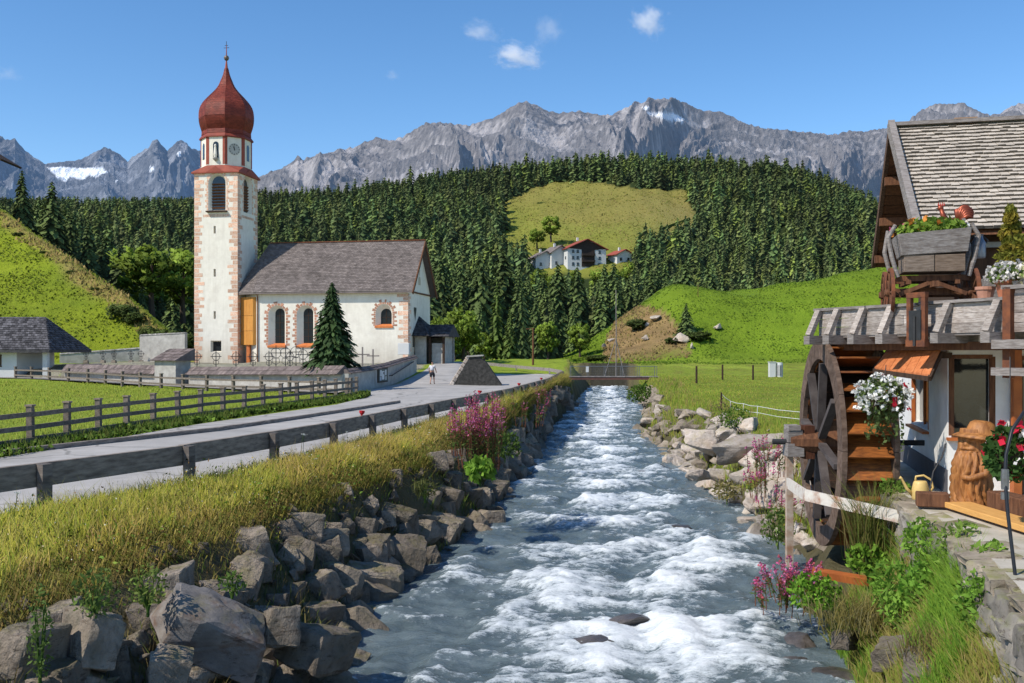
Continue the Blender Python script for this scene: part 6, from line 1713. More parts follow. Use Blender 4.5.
# bearing post
t = thing('wheel_post', 'thin pale post with grey timber bearing block under the wheel axle', 'post', (5.56, 20.05, -1.6), 0)
mb = MB(); mb.box((0, .0, 1.05), (.13, .13, 2.3)); mb.build('post', mat('pale_painted_iron', (.50, .44, .36), (.30, .17, .10), scale=5, rough=.7, bump=.2), t)
mb = MB(); mb.box((.08, .0, 2.25), (.32, .4, .26)); mb.box((.08, .02, 2.52), (.28, .36, .24), col=(.85, .85, .85)); mb.box((.06, 0, 2.69), (.24, .36, .1)); mb.build('bearing_block', M_wood_grey, t)
mb = MB(); mb.box((.36, .0, 2.4), (.2, .34, .66), col=(.6, .5, .5)); mb.build('bearing_plank', M_wood_brown, t)
# bent flat bar
t = thing('guard_bar', 'bent white painted iron bar with rust running in front of the mill wheel', 'barrier', (5.35, 19.4, 0), 0)
M_wrust = mat('white_rusty_paint', (.66, .62, .55), (.56, .50, .43), scale=4, rough=.7, bump=.2, dirt=(.30, .11, .04), dirt_amt=.9, dirt_scale=3.5)
pts = [Vector((0, 0, .06)), Vector((-.16, -1.7, .07)), Vector((.98, -2.95, -.10)), Vector((1.12, -3.1, -.12))]
for a, b in zip(pts[:-1], pts[1:]):
    mb = MB(); mb.beam(a, b, .05, .2); mb.build('bar', M_wrust, t)
mb = MB(); mb.box((1.1, -3.1, -.45), (.05, .1, .75)); mb.build('bar_end_post', M_rust, t)
mb = MB(); mb.box((0, 0, 0), (1.0, .22, .12), Euler((.1, .1, -.35)), (1, 1, 1)); tag(mb.build('timber_plank', M_orange_wood, None, P(842, 577, 17.4)), 'rust orange timber lying in the wet pit below the mill wheel', 'timber')
mb = MB(); mb.box((0, 0, 0), (.55, .3, .06), Euler((.2, .2, .3)), (1, .8, .7)); tag(mb.build('timber_plank', M_orange_wood, None, P(805, 588, 18.2)), 'short reddish board at the foot of the pale wheel post', 'timber')

# ------------------------------------------------------------------ yard and retaining wall
EDGE = [(6.95, 18.3), (6.72, 17.1), (6.42, 16.0), (6.15, 13.6), (5.42, 11.0), (4.7, 8.4)]
mb = MB(); poly = EDGE[::-1] + [(7.35, 18.8), (7.9, 23.8), (9.5, 24), (16, 18), (16, 8)]
mb.prism([(x + (.05 if i < 6 else 0), y) for i, (x, y) in enumerate(poly)], -2.6, .13)
tag(mb.build('mill_yard', mat('yard_concrete', (.52, .47, .39), (.40, .36, .29), scale=2.5, rough=.95, bump=.3, bscale=20, dirt=(.16, .17, .06), dirt_amt=.5, dirt_scale=1.6)), kind='structure')
t = thing('retaining_wall', 'rough stone retaining wall below the mill yard at the bottom right', 'stone wall', (5.9, 13.6, 0))
mb = MB(); cp = MB()
L = [0]
for a, b in zip(EDGE[:-1], EDGE[1:]): L.append(L[-1] + math.dist(a, b))
def eat(s):
    for i in range(len(EDGE) - 1):
        if s <= L[i + 1] + 1e-6:
            k = (s - L[i]) / (L[i + 1] - L[i]); a, b = Vector(EDGE[i]), Vector(EDGE[i + 1]); return a.lerp(b, k), (b - a).normalized()
def add_rock(mb, me, mt, col):
    n = len(mb.v)
    for v in me.vertices: mb.v.append(tuple(mt @ v.co)); mb.c.append(col)
    for p in me.polygons: mb.f.append(tuple(i + n for i in p.vertices))
z = -2.45
while z < -.02:
    h = R.uniform(.24, .38); s = R.uniform(-.3, 0)
    while s < L[-1]:
        w = R.uniform(.3, .8); m_ = min(max(s + w / 2, 0), L[-1]); p, d = eat(m_)
        n = Vector((d.y, -d.x)); n = n if n.x < 0 else -n
        q = Vector((p.x - 5.9, p.y - 13.6, 0)) + Vector((n.x, n.y, 0)) * (R.uniform(-.05, .03) + .05 * (-z))
        hh = h * R.uniform(.8, 1.25); zc = min(z + h / 2 + R.uniform(-.04, .04), .03 - hh * .5)
        mt = Matrix.Translation(q + Vector((0, 0, zc))) @ Euler((R.uniform(-.15, .15), R.uniform(-.2, .2), math.atan2(d.y, d.x) + R.uniform(-.15, .15) + R.choice((0, PI)))).to_matrix().to_4x4() @ Matrix.Diagonal((w * .60, .34, hh * .82, 1))
        add_rock(mb, R.choice(RK), mt, shade(WHITE, .3)); s += w * R.uniform(.85, 1.0)
    z += h * .92
mb.build('wall_stone', M_masonry, t, sharp=30)
s = 0
while s < L[-1] - .1:
    w = R.uniform(.35, .9); p, d = eat(min(s + w / 2, L[-1]))
    add_rock(cp, R.choice(RK), Matrix.Translation((p.x - 5.9 + .12 + R.uniform(-.1, .1), p.y - 13.6, .04)) @ Euler((R.uniform(-.1, .1), R.uniform(-.1, .1), math.atan2(d.y, d.x) + R.uniform(-.3, .3))).to_matrix().to_4x4() @ Matrix.Diagonal((w * .62, .42, .15, 1)), shade((1.2, 1.13, 1.02), .2)); s += w * .92
cp.build('coping_stone', M_masonry, t, sharp=30)

# ------------------------------------------------------------------ carved figure, can, planks
def carved_man():
    t = thing('carved_figure', 'golden brown wooden carving of a long bearded man with a wide hat', 'statue', (7.28, 15.85, .13), math.radians(-52)); t.scale = (1.12, 1.12, 1.1)
    # front is local -y
    nt_, nz = 72, 90
    V = []; F = []
    H = 1.14
    for j in range(nz + 1):
        h = j / nz; z = h * H
        for i in range(nt_):
            a = 2 * PI * i / nt_ - PI / 2            # a=-pi/2 -> front
            fr = max(0., math.cos(a + PI / 2)); da = ((a + PI / 2 + PI) % (2 * PI)) - PI
            r = np.interp(h, [0, .1, .35, .55, .68, .78, .88, 1], [.25, .24, .235, .22, .18, .165, .16, .14])
            rx, ry = r * 1.12, r * .95
            d = 0
            if h < .72:   # flowing beard and hair, carved in grooves
                d += .032 * math.sin(da * 17 + 5 * math.sin(h * 7) + 2 * h * 6) * (.5 + .5 * fr)
                d += .055 * math.exp(-(da / .55) ** 2) * sst(.05, .45, h) * (1 - sst(.66, .74, h))
                d += .018 * math.sin(da * 31 + h * 25)
            else:
                d += .055 * math.exp(-(da / .17) ** 2) * math.exp(-((h - .815) / .045) ** 2)     # nose
                d += .022 * math.exp(-(da / .6) ** 2) * math.exp(-((h - .885) / .022) ** 2)     # brow
                for s in (-1, 1):
                    d -= .022 * math.exp(-((da - s * .36) / .16) ** 2) * math.exp(-((h - .85) / .02) ** 2)  # eye sockets
                    d += .011 * math.exp(-((da - s * .36) / .08) ** 2) * math.exp(-((h - .85) / .010) ** 2)
                    d += .020 * math.exp(-((da - s * .5) / .25) ** 2) * math.exp(-((h - .80) / .035) ** 2)  # cheeks
                    d += .03 * math.exp(-((da - s * .3) / .28) ** 2) * math.exp(-((h - .755) / .018) ** 2)  # moustache
                d -= .02 * math.exp(-(da / .2) ** 2) * math.exp(-((h - .735) / .008) ** 2)
                d += .014 * math.sin(da * 20 + h * 30) * (1 - math.exp(-(da / 1.0) ** 4))
            lean = .03 * h
            V.append(((rx + d) * math.cos(a), (ry + d) * math.sin(a) + lean, z))
    for j in range(nz):
        for i in range(nt_):
            F.append((j * nt_ + i, j * nt_ + (i + 1) % nt_, (j + 1) * nt_ + (i + 1) % nt_, (j + 1) * nt_ + i))
    F.append(tuple(range(nt_))[::-1]); F.append(tuple(nz * nt_ + i for i in range(nt_)))
    mb = MB(); mb.add(V, F); wood = mat('carved_larch', (.46, .20, .06), (.20, .075, .022), scale=4, stretch=(4, 4, .8), rough=.55, bump=.35, spec=.35)
    mb.build('figure', wood, t, smooth=True)
    mb = MB(); prof = [(.02, .98), (.25, .99), (.36, .96), (.375, .985), (.30, 1.03), (.20, 1.05), (.19, 1.12), (.16, 1.2), (.10, 1.235), (.01, 1.24)]
    mb.lathe(prof, 28, (0, .02, .03)); o = mb.build('hat', wood, t, smooth=True); o.rotation_euler = (-.1, .07, 0)
    mb = MB(); mb.tube([(.24, -.05, .72), (.27, -.12, .52), (.10, -.25, .45), (.02, -.28, .47)], [.06, .055, .045, .04], 8); mb.build('arm', wood, t, smooth=True)
    mb = MB(); mb.box((0, 0, .02), (.56, .5, .06)); mb.build('plinth', wood, t)
carved_man()
t = thing('watering_can', 'cream yellow watering can standing on the yard edge by the mill wheel', 'watering can', (6.82, 16.7, .14), math.radians(170))
M_can = mat('cream_plastic', (.66, .47, .17), (.6, .42, .15), bump=.05, rough=.45, big=.05)
mb = MB(); mb.lathe([(.13, 0), (.145, .03), (.135, .18), (.115, .27), (.10, .30), (.085, .31)], 18); mb.build('can_body', M_can, t, smooth=True, sharp=40)
mb = MB(); mb.tube([(.12, 0, .07), (.22, 0, .18), (.30, 0, .34), (.33, 0, .36)], [.035, .026, .02, .03], 10); mb.build('spout', M_can, t, smooth=True)
mb = MB(); mb.tube([(-.13, 0, .1), (-.20, 0, .2), (-.17, 0, .33), (-.05, 0, .40), (.07, 0, .38), (.08, 0, .3)], .018, 8); mb.build('handle', M_can, t, smooth=True)
mb = MB(); mb.box((0, 0, .11), (.48, .26, .22)); tag(mb.build('timber_block', M_wood_brown, None, (6.62, 15.75, .17), (0, 0, -.3), bevel=.015), 'short dark timber block lying beside the watering can', 'timber')
mb = MB(); mb.beam(Vector((6.95, 15.6, .22)), Vector((7.1, 12.9, .22)), .42, .09); tag(mb.build('plank', mat('fresh_orange_plank', (.66, .36, .11), (.55, .28, .08), scale=4, stretch=(6, 1, 6), rough=.6, bump=.2), bevel=.01), 'wide fresh orange plank on the yard floor beside the carved figure', 'plank')
mb = MB(); mb.beam(Vector((7.45, 15.4, .33)), Vector((7.6, 12.9, .33)), .3, .28); tag(mb.build('timber_beam', M_wood_brown, None, None, None, bevel=.015), 'brown squared beam behind the orange plank along the wall', 'timber')
t = thing('iron_hook', 'curved thin iron hoop against the white wall left of the carved figure', 'iron hoop', (6.95, 16.4, .13))
mb = MB(); mb.tube([(0, 0, 0), (-.1, 0, .2), (-.02, .05, .5), (.16, .12, .75), (.25, .2, .95)], .014, 6); mb.tube([(0, 0, 0), (.12, -.05, .06), (.22, -.1, .18)], .012, 6); mb.build('hoop', M_iron, t)
t = thing('black_hose', 'thin black hose with a coupling hanging in an arc at the right edge', 'hose', P(1018, 480, 11.3))
b0 = t.location.copy(); pts = [P(px, py, Y) - b0 for px, py, Y in ((1040, 404, 11.6), (1024, 412, 11.5), (1012, 430, 11.4), (1006, 455, 11.35), (1005, 478, 11.3), (1008, 515, 11.2), (1014, 565, 11.1), (1020, 615, 11.0), (1026, 660, 10.9))]
mb = MB(); mb.tube(pts, .02, 8); mb.build('hose', mat('black_rubber', (.02, .022, .028), bump=0, rough=.4), t, smooth=True)
mb = MB(); mb.tube([pts[4] + Vector((0, 0, .1)), pts[4], pts[4] - Vector((0, 0, .13))], [.04, .045, .04], 10); mb.tube([pts[4] - Vector((0, 0, .16)), pts[4] - Vector((0, 0, .24))], .045, 10); mb.build('coupling', mat('dull_metal', (.25, .25, .25), metal=.6, rough=.4), t)

# ------------------------------------------------------------------ leaves, blossoms, blades
def cards(g, centres, size, col, var=.25, up=0.0, elong=.6, thick=None):
    """many leaf-sized quads; returns V,T,C"""
    c = np.asarray(centres); n = len(c)
    a = g.normal(size=(n, 3)); a[:, 2] += up; a /= np.linalg.norm(a, axis=1)[:, None]
    b = np.cross(a, g.normal(size=(n, 3))); b /= np.linalg.norm(b, axis=1)[:, None]
    s = (size * g.uniform(.6, 1.4, n))[:, None]
    V = np.stack([c - a * s, c + b * s * elong, c + a * s, c - b * s * elong], 1).reshape(-1, 3)
    i = np.arange(n)[:, None] * 4
    T = np.concatenate([i + [0, 1, 2], i + [0, 2, 3]], 0)
    k = (1 + g.uniform(-var, var, n))[:, None] * np.asarray(col).reshape(-1, 3)
    return V, T, np.repeat(k, 4, 0)
def join(parts):
    V, T, C = [], [], []; n = 0
    for v, t_, c in parts: V.append(v); T.append(t_ + n); C.append(c); n += len(v)
    return np.concatenate(V), np.concatenate(T), np.concatenate(C)
def blob(g, n, c, r, flat=1.0):
    p = g.normal(size=(n, 3)); p /= np.linalg.norm(p, axis=1)[:, None]; p *= (g.uniform(.15, 1, n) ** .4)[:, None]
    return p * np.array(r) + np.array(c)
def cmesh(name, parts, m, parent, loc=None):
    return link(name, fast_mesh(name, *join([p[:3] for p in parts])), m, parent, loc)
G_ = np.random.default_rng(99)
GREEN = (.12, .22, .04)
def flowers(name, lab, cat, loc, r, leafc, blooms, nleaf=500, ls=.05, vessel=None, trail=0, group=None):
    t = thing(name, lab, cat, loc, 0, group)
    lv = [cards(G_, blob(G_, nleaf, (0, 0, 0), r), ls, leafc, .35)]
    if trail:
        for k in range(26):
            x, y = G_.uniform(-r[0], r[0]) * .7, G_.uniform(-r[1], r[1]) * .7; l = G_.uniform(.3, 1) * trail
            zz = np.linspace(0, -l, 14); lv.append(cards(G_, np.stack([x + G_.normal(0, .02, 14), y + G_.normal(0, .02, 14), zz - r[2] * .5], 1), ls * .8, leafc, .3))
    cmesh('leaves', lv, M_grass, t)
    for (nm, col, n, sz, sub) in blooms:
        pts = blob(G_, n, (0, 0, 0), [q * 1.04 for q in r]); pts[:, 2] = pts[:, 2] * .95 + .03
        nrm = np.linalg.norm(pts / np.array(r), axis=1); pts = pts / nrm[:, None] * G_.normal(.98, .14, n)[:, None]
        pts = pts[pts[:, 2] > -r[2] * .75]
        if sub is not None: pts = pts[sub(pts)]
        pc = np.repeat(pts, 4, 0) + G_.normal(0, sz * .45, (len(pts) * 4, 3))
        cmesh(nm, [cards(G_, pc, sz, col, .15, elong=.85)], M_petal, t)
    return t
t = flowers('hanging_basket', 'hanging basket of white flowers with a few red blossoms beside the mill wheel', 'flower basket', (6.42, 17.35, 1.82), (.43, .43, .36), (.13, .18, .06), (('white_blossom', (.85, .84, .80), 260, .035, None), ('red_blossom', (.55, .02, .04), 26, .05, lambda p: p[:, 0] > .02)), 900, .05, trail=.75)
mb = MB(); mb.lathe([(.06, -.3), (.2, -.22), (.26, -.05), (.27, 0)], 14); mb.build('basket', M_wood_dark, t)
mb = MB(); mb.tube([(0, 0, -.1), (.2, .35, .55)], .008, 5); mb.build('hanger', M_iron, t)
t = flowers('hanging_basket', 'hanging basket of dark green leaves with red blossoms at the right edge', 'flower basket', P(1010, 454, 13.4), (.34, .3, .38), (.06, .13, .03), (('red_blossom', (.62, .02, .05), 26, .055, None), ('white_blossom', (.8, .78, .75), 8, .05, None)), 1000, .055)
mb = MB(); mb.lathe([(.06, -.25), (.2, -.15), (.24, .05)], 12); mb.build('basket', M_wood_dark, t)
mb = MB(); mb.tube([(0, 0, 0), (.15, .3, 1.3)], .008, 5); mb.build('hanger', M_iron, t)

# ------------------------------------------------------------------ cart planter on the terrace
CW = Vector((7.42, 17.7, 3.22)); CT = thing('cart', 'old wooden hand cart used as a planter, standing on the mill terrace', 'cart', CW, -TH)
mb = MB()
mb.add([(-.53, -.32, 1.07), (.55, -.32, 1.12), (.53, .5, 1.12), (-.51, .5, 1.07), (-.60, -.38, 1.44), (.60, -.38, 1.53), (.60, .56, 1.53), (-.60, .56, 1.44)], [(0, 3, 2, 1), (0, 1, 5, 4), (1, 2, 6, 5), (2, 3, 7, 6), (3, 0, 4, 7)])
mb.build('upper_box', M_wood_greyh, CT, bevel=.01)
mb = MB(); mb.box((-.24, .08, .93), (.5, .76, .30), col=(.8, .7, .6)); mb.box((.265, .08, .93), (.49, .76, .30), col=(.75, .62, .5)); mb.build('lower_box', M_wood_grey, CT, bevel=.01)
mb = MB(); mb.beam((-.75, 0, .45), (.75, 0, .45), .1, .12); mb.beam((-.75, .8, .45), (.75, .8, .45), .1, .12); mb.build('axle_beam', M_wood_brown, CT)
mb = MB(); mb.beam((-.6, -.1, .68), (.6, -.1, .68), .09, .1); mb.beam((-.55, .6, .68), (.55, .6, .68), .09, .1); mb.beam((-.4, -.2, .62), (-.4, .8, .62), .08, .09); mb.beam((.4, -.2, .62), (.4, .8, .62), .08, .09); mb.beam((0, -.5, .56), (0, .8, .56), .1, .1)
mb.beam((-.55, -.16, .40), (.1, -.16, .66), .05, .07); mb.beam((.55, -.16, .40), (-.1, -.16, .66), .05, .07); mb.build('undercarriage', M_wood_brown, CT)
mb = MB()
for s in (-1, 1):
    mb = MB()
    mb.tube([(s * .58, -.2, .7), (s * .68, -.2, 1.05), (s * .74, -.2, 1.4), (s * .62, -.2, 1.62)], [.035, .04, .04, .035], 8)
    mb.build('stake', M_wood_grey, CT); mb = MB()
    mb.tube([(s * .60, .5, .7), (s * .72, .5, 1.2), (s * .66, .5, 1.6)], [.035, .04, .035], 8); mb.build('stake', M_wood_grey, CT)
def cart_wheel(x, y, r):
    mt = Matrix(((0, 0, 1), (0, 1, 0), (-1, 0, 0)))
    mb = MB(); n = 28
    for k in range(n):
        a0, a1 = 2 * PI * k / n, 2 * PI * (k + 1) / n; vs = []
        for a in (a0, a1):
            for rr_, xx in ((r - .055, -.03), (r, -.03), (r, .03), (r - .055, .03)): vs.append((xx, rr_ * math.cos(a), rr_ * math.sin(a)))
        mb.add(vs, [(0, 1, 5, 4), (1, 2, 6, 5), (2, 3, 7, 6), (3, 0, 4, 7)])
    w = mb.build('wheel', M_rust, CT, (x, y, r), (0, 0, R.uniform(-.12, .12)))
    mb = MB(); mb.lathe([(.05, -.1), (.075, -.06), (.075, .06), (.05, .1)], 12, axis=mt); mb.build('hub', M_wood_brown, w)
    for k in range(10):
        a = 2 * PI * k / 10; d = Vector((0, math.cos(a), math.sin(a))); mb = MB(); mb.beam(d * .06, d * (r - .05), .035, .045, up=(1, 0, 0)); mb.build('spoke', M_wood_brown, w)
for x in (-.68, .68): cart_wheel(x, 0, .44); cart_wheel(x, .85, .44)
t = flowers('flower_planting', 'leafy yellow green flowers growing in the box of the hand cart', 'flowers', CW + Vector((.06, .1, 1.58)), (.62, .45, .18), (.22, .33, .05), (('pink_blossom', (.6, .12, .2), 14, .04, lambda p: p[:, 0] < -.2), ('white_blossom', (.8, .8, .78), 20, .045, lambda p: p[:, 0] > .3), ('orange_blossom', (.75, .3, .06), 16, .045, None)), 900, .06)
# rooster
t = thing('rooster', 'rust red metal rooster standing among the flowers of the hand cart', 'garden figure', CW + Vector((.40, .1, 1.42)), -TH); t.scale = (1.05, 1.05, 1.1)
M_roost = mat('red_copper', (.30, .07, .035), (.18, .045, .025), metal=.5, rough=.4, bump=.2)
def ell(mb, c, r, n=14, k=8, mt=None):
    prof = [(math.sin(PI * i / k) + 1e-3, -math.cos(PI * i / k)) for i in range(k + 1)]; q = MB(); q.lathe(prof, n)
    vs = [Vector((v[0] * r[0], v[1] * r[1], v[2] * r[2])) for v in q.v]
    if mt is not None: vs = [mt @ v for v in vs]
    mb.add([v + Vector(c) for v in vs], q.f)
mb = MB(); ell(mb, (0, 0, .22), (.14, .08, .10), mt=Euler((0, .35, 0)).to_matrix()); mb.tube([(-.08, 0, .25), (-.13, 0, .36), (-.16, 0, .46)], [.07, .045, .035], 10); ell(mb, (-.17, 0, .48), (.05, .035, .045)); mb.build('rooster_body', M_roost, t, smooth=True)
mb = MB()
for k in range(7):
    a = .25 + k * .30; pts = [(.10, 0, .26), (.14 + .12 * math.cos(a), .012 * (k - 3), .30 + .14 * math.sin(a)), (.22 + .13 * math.cos(a - .8), .02 * (k - 3), .34 + .15 * math.sin(a - .5))]; mb.tube(pts, [.03, .05, .02], 7)
ell(mb, (.21, 0, .40), (.115, .03, .125)); mb.build('tail', M_roost, t, smooth=True)
mb = MB()
for k in range(4): mb.add([(-.22 + k * .03, -.006, .52), (-.19 + k * .03, -.006, .52), (-.205 + k * .03, -.006, .58), (-.205 + k * .03, .008, .52)], [(0, 1, 2), (1, 3, 2), (3, 0, 2)])
mb.build('comb', mat('red_paint', (.45, .03, .02), bump=0), t)
mb = MB(); mb.add([(-.21, -.012, .49), (-.21, .012, .49), (-.21, 0, .465), (-.26, 0, .47)], [(0, 1, 3), (1, 2, 3), (2, 0, 3)]); mb.build('beak', M_wood_brown, t)
mb = MB(); mb.tube([(-.02, -.03, .14), (-.02, -.03, 0)], .01, 5); mb.tube([(.03, .03, .14), (.03, .03, 0)], .01, 5); mb.build('leg', M_iron, t)
t = thing('milk_can', 'blue grey metal milk can hung on the right side of the hand cart', 'milk can', CW + Vector((.72, -.25, 1.02)), 0)
mb = MB(); mb.lathe([(.11, 0), (.12, .03), (.12, .26), (.08, .33), (.07, .38), (.09, .41)], 16); mb.build('can_body', mat('blue_grey_tin', (.25, .29, .34), (.18, .2, .24), metal=.6, rough=.4), t, smooth=True, sharp=40)
mb = MB(); mb.tube([(-.12, 0, .25), (-.17, 0, .30), (-.09, 0, .37)], .012, 6); mb.tube([(.12, 0, .25), (.17, 0, .30), (.09, 0, .37)], .012, 6); mb.build('handle', M_iron, t)
# shrub, planter and pots
t = thing('conifer_shrub', 'golden green conical shrub on the terrace at the right edge', 'shrub', (8.35, 16.7, 3.85))
SH = []
for k in range(9): SH.append(cards(G_, blob(G_, 260, (G_.normal(0, .05), G_.normal(0, .05), .1 + k * .125), (.36 * (1 - k / 10.5), .36 * (1 - k / 10.5), .12)), .045, (.30, .24, .035) if k % 2 else (.24, .24, .04), .35, up=.8, elong=.4))
cmesh('foliage', SH, M_grass, t); mb = MB(); mb.tube([(0, 0, -.2), (0, 0, .9)], [.04, .015], 7); mb.build('stem', M_bark, t)
mb = MB(); mb.add([(-.5, -.25, 0), (.5, -.25, 0), (.5, .25, 0), (-.5, .25, 0), (-.55, -.3, .62), (.55, -.3, .62), (.55, .3, .62), (-.55, .3, .62)], [(0, 1, 5, 4), (1, 2, 6, 5), (2, 3, 7, 6), (3, 0, 4, 7), (0, 3, 2, 1), (4, 5, 6, 7)]); tag(mb.build('planter_box', M_wood_grey, None, (8.45, 16.6, 3.22), (0, 0, -TH)), 'grey wooden planter box holding the golden shrub', 'planter')
M_terra = mat('terracotta', (.42, .15, .08), (.34, .12, .06), bump=.1, rough=.8)
for x, y, w, lab, bl, lc in ((7.78, 15.75, .27, 'white daisies in a terracotta pot on the parapet, left of the two pots', (.78, .74, .70), (.17, .24, .07)), (8.1, 15.2, .32, 'pale yellow flowers in a wide terracotta pot on the parapet, at the right edge', (.74, .70, .42), (.2, .3, .06))):
    b = Vector((x, y, 3.46))
    t = flowers('potted_flowers', lab, 'potted plant', b + Vector((0, 0, .36)), (w, w, w * .7), lc, (('blossom', bl, 170, .028, None),), 420, .04)
    mb = MB(); mb.lathe([(.11, -.36), (.15, -.14), (.17, -.14), (.17, -.09)], 14); mb.build('pot', M_terra, t)
mb = MB(); mb.lathe([(.1, 0), (.14, .2), (.155, .2), (.155, .25)], 14); tag(mb.build('flower_pot', mat('pinkish_clay', (.52, .26, .18), bump=.1), None, (7.62, 16.1, 3.40)), 'small pinkish clay pot standing left of the white daisies', 'pot')
# ================================================================== grass and wild plants
def blades(g, pos, h, w, cb, ct, lean=.35, bend=.5):
    """tapering bent blades as three triangles each"""
    n = len(pos); az = g.uniform(-1.5, 1.5, n); la = g.uniform(0, 2 * PI, n)
    side = np.stack([np.cos(az), np.sin(az), np.zeros(n)], 1) * (w / 2)[:, None]
    ld = np.stack([np.cos(la), np.sin(la), np.zeros(n)], 1) * (h * g.uniform(.1, 1, n) * lean)[:, None]
    up = np.zeros((n, 3)); up[:, 2] = h
    b0, b1 = pos - side, pos + side
    m = pos + up * .55 + ld * .35; m0, m1 = m - side * .75, m + side * .75
    tip = pos + up * (1 - .25 * bend * g.uniform(0, 1, n))[:, None] + ld
    V = np.stack([b0, b1, m0, m1, tip], 1).reshape(-1, 3)
    i = np.arange(n)[:, None] * 5
    T = np.concatenate([i + [0, 1, 3], i + [0, 3, 2], i + [2, 3, 4]], 0)
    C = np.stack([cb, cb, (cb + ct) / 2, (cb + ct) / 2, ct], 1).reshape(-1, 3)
    nv = np.stack([.35 * np.sin(az), -.35 * np.cos(az), np.ones(n)], 1) + g.normal(0, .22, (n, 3)); nv /= np.linalg.norm(nv, axis=1)[:, None]
    return V, T, C, np.repeat(nv, 5, 0)
def colmix(g, n, cols, wts, var=.25):
    k = g.choice(len(cols), n, p=np.array(wts) / sum(wts)); return np.array(cols)[k] * (1 + g.uniform(-var, var, n))[:, None]
def patchy(x, y, s, seed, thr=-1.0): return fbm(x, y, s, seed)
g = np.random.default_rng(4)
def joined(name, parts):
    q = [p if len(p) == 4 else (*p, np.repeat(np.array([[-.2, -.45, .87]]), len(p[0]), 0) + g.normal(0, .25, (len(p[0]), 3))) for p in parts]
    N = np.concatenate([p[3] for p in q]); N /= np.linalg.norm(N, axis=1)[:, None]
    return fast_mesh(name, *join([p[:3] for p in q]), N=N)
def stuff(name, parts, lab, cat):
    return tag(link(name, joined(name, parts), M_grass), lab, cat, kind='stuff')
YG = [(.78, .62, .14), (.66, .56, .10), (.80, .58, .22), (.36, .43, .06)]
# --- left verge below the guard rail
parts = []
def band(n, y0, y1, u0, u1, hmin, hmax, wmin, wmax, cols, wts, dens=None, power=1.6):
    y = y0 + (y1 - y0) * g.uniform(0, 1, n) ** power
    u = g.uniform(u0, u1, n); xr = XRAIL(y) - .05; x = xr + (LE(y) - xr) * u
    k = fbm(x, y, 1.6, 51)
    if dens is not None:
        keep = g.uniform(-1, 1, n) < dens + k; x, y, k, u = x[keep], y[keep], k[keep], u[keep]
    n = len(x); z = ground(x, y, True)
    sc = np.interp(y, [8, 20, 40, 95], [1, 1.1, 1.6, 2.6])
    h = g.uniform(hmin, hmax, n) * (1 + .35 * k) * np.interp(y, [8, 40, 95], [1, 1.05, 1.25])
    c = colmix(g, n, cols, wts)
    kk = fbm(x, y, .8, 57)[:, None]; c = c * (1 + .25 * kk) * np.where(kk > .25, np.array([[.8, .95, .7]]), 1.0)
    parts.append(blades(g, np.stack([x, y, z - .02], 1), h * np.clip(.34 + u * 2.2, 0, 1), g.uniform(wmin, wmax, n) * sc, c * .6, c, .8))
band(60000, 8.2, 97, 0.05, .42, .2, .5, .010, .018, YG, (4, 3, 4, 2))
band(5000, 8.2, 97, 0.05, .36, .45, .8, .006, .010, [(.50, .40, .17), (.40, .30, .12), (.36, .34, .08)], (4, 2, 2))
band(9000, 8.2, 40, .36, .55, .15, .4, .010, .018, [(.28, .27, .06), (.42, .32, .11), (.2, .25, .05)], (2, 3, 2), dens=.35)
band(20000, 8.2, 60, .45, 1., .12, .36, .010, .018, [(.17, .2, .05), (.3, .23, .09), (.19, .26, .05), (.45, .36, .13)], (2, 3, 2, 2), dens=.05)
band(15000, 36, 97, .3, .8, .3, .65, .012, .02, [(.42, .33, .09), (.32, .30, .06), (.40, .25, .1), (.18, .24, .04)], (3, 3, 2, 2), dens=.35, power=1.1)
n = 9000; y = 8.3 + 60 * g.uniform(0, 1, n) ** 1.4; u = g.normal(.47, .05, n); xr = XRAIL(y); x = xr + (LE(y) - xr) * u
c = colmix(g, n, [(.66, .52, .16), (.50, .44, .09), (.40, .27, .10), (.28, .34, .06)], (3, 3, 2, 2)); q = blades(g, np.stack([x, y, ground(x, y, True) + .02], 1), g.uniform(.18, .4, n), .014 * np.interp(y, [8, 68], [1, 2.4]) * g.uniform(.8, 1.3, n), c * .55, c, .5)
q[0].reshape(-1, 5, 3)[:, 2:4, 0] += .06; q[0].reshape(-1, 5, 3)[:, 4, :] += np.stack([g.uniform(.15, .4, n), g.uniform(-.1, .05, n), -g.uniform(.1, .4, n)], 1); parts.append(q)
# weeds, seed heads and small blossoms mixed into the verge
n = 9000; y = 8.5 + 60 * g.uniform(0, 1, n) ** 1.5; u = g.uniform(.04, .62, n); xr = XRAIL(y); x = xr + (LE(y) - xr) * u; k = fbm(x, y, 1.3, 58); ok = k > .05; x, y, u, k = x[ok], y[ok], u[ok], k[ok]; n = len(x)
parts.append(cards(g, np.stack([x, y, ground(x, y, True) + g.uniform(.02, .45, n) * (.4 + k)], 1), .035 * np.interp(y, [8, 60], [.8, 1.8]), colmix(g, n, [(.18, .30, .05), (.26, .36, .06), (.36, .22, .10)], (3, 2, 1)), .3, elong=.5))
n = 2600; y = 8.5 + 60 * g.uniform(0, 1, n) ** 1.5; u = g.uniform(.06, .5, n); xr = XRAIL(y); x = xr + (LE(y) - xr) * u
parts.append(cards(g, np.stack([x, y, ground(x, y, True) + g.uniform(.25, .6, n) * np.clip(.34 + u * 2.2, 0, 1)], 1), .011 * np.interp(y, [8, 60], [1, 2.6]), colmix(g, n, [(.8, .78, .66), (.75, .55, .08), (.5, .25, .14), (.6, .5, .3)], (3, 2, 2, 3)), .2, elong=.8))
stuff('verge_grass', parts, 'tall yellow green grass on the verge between guard rail and boulders', 'grass')
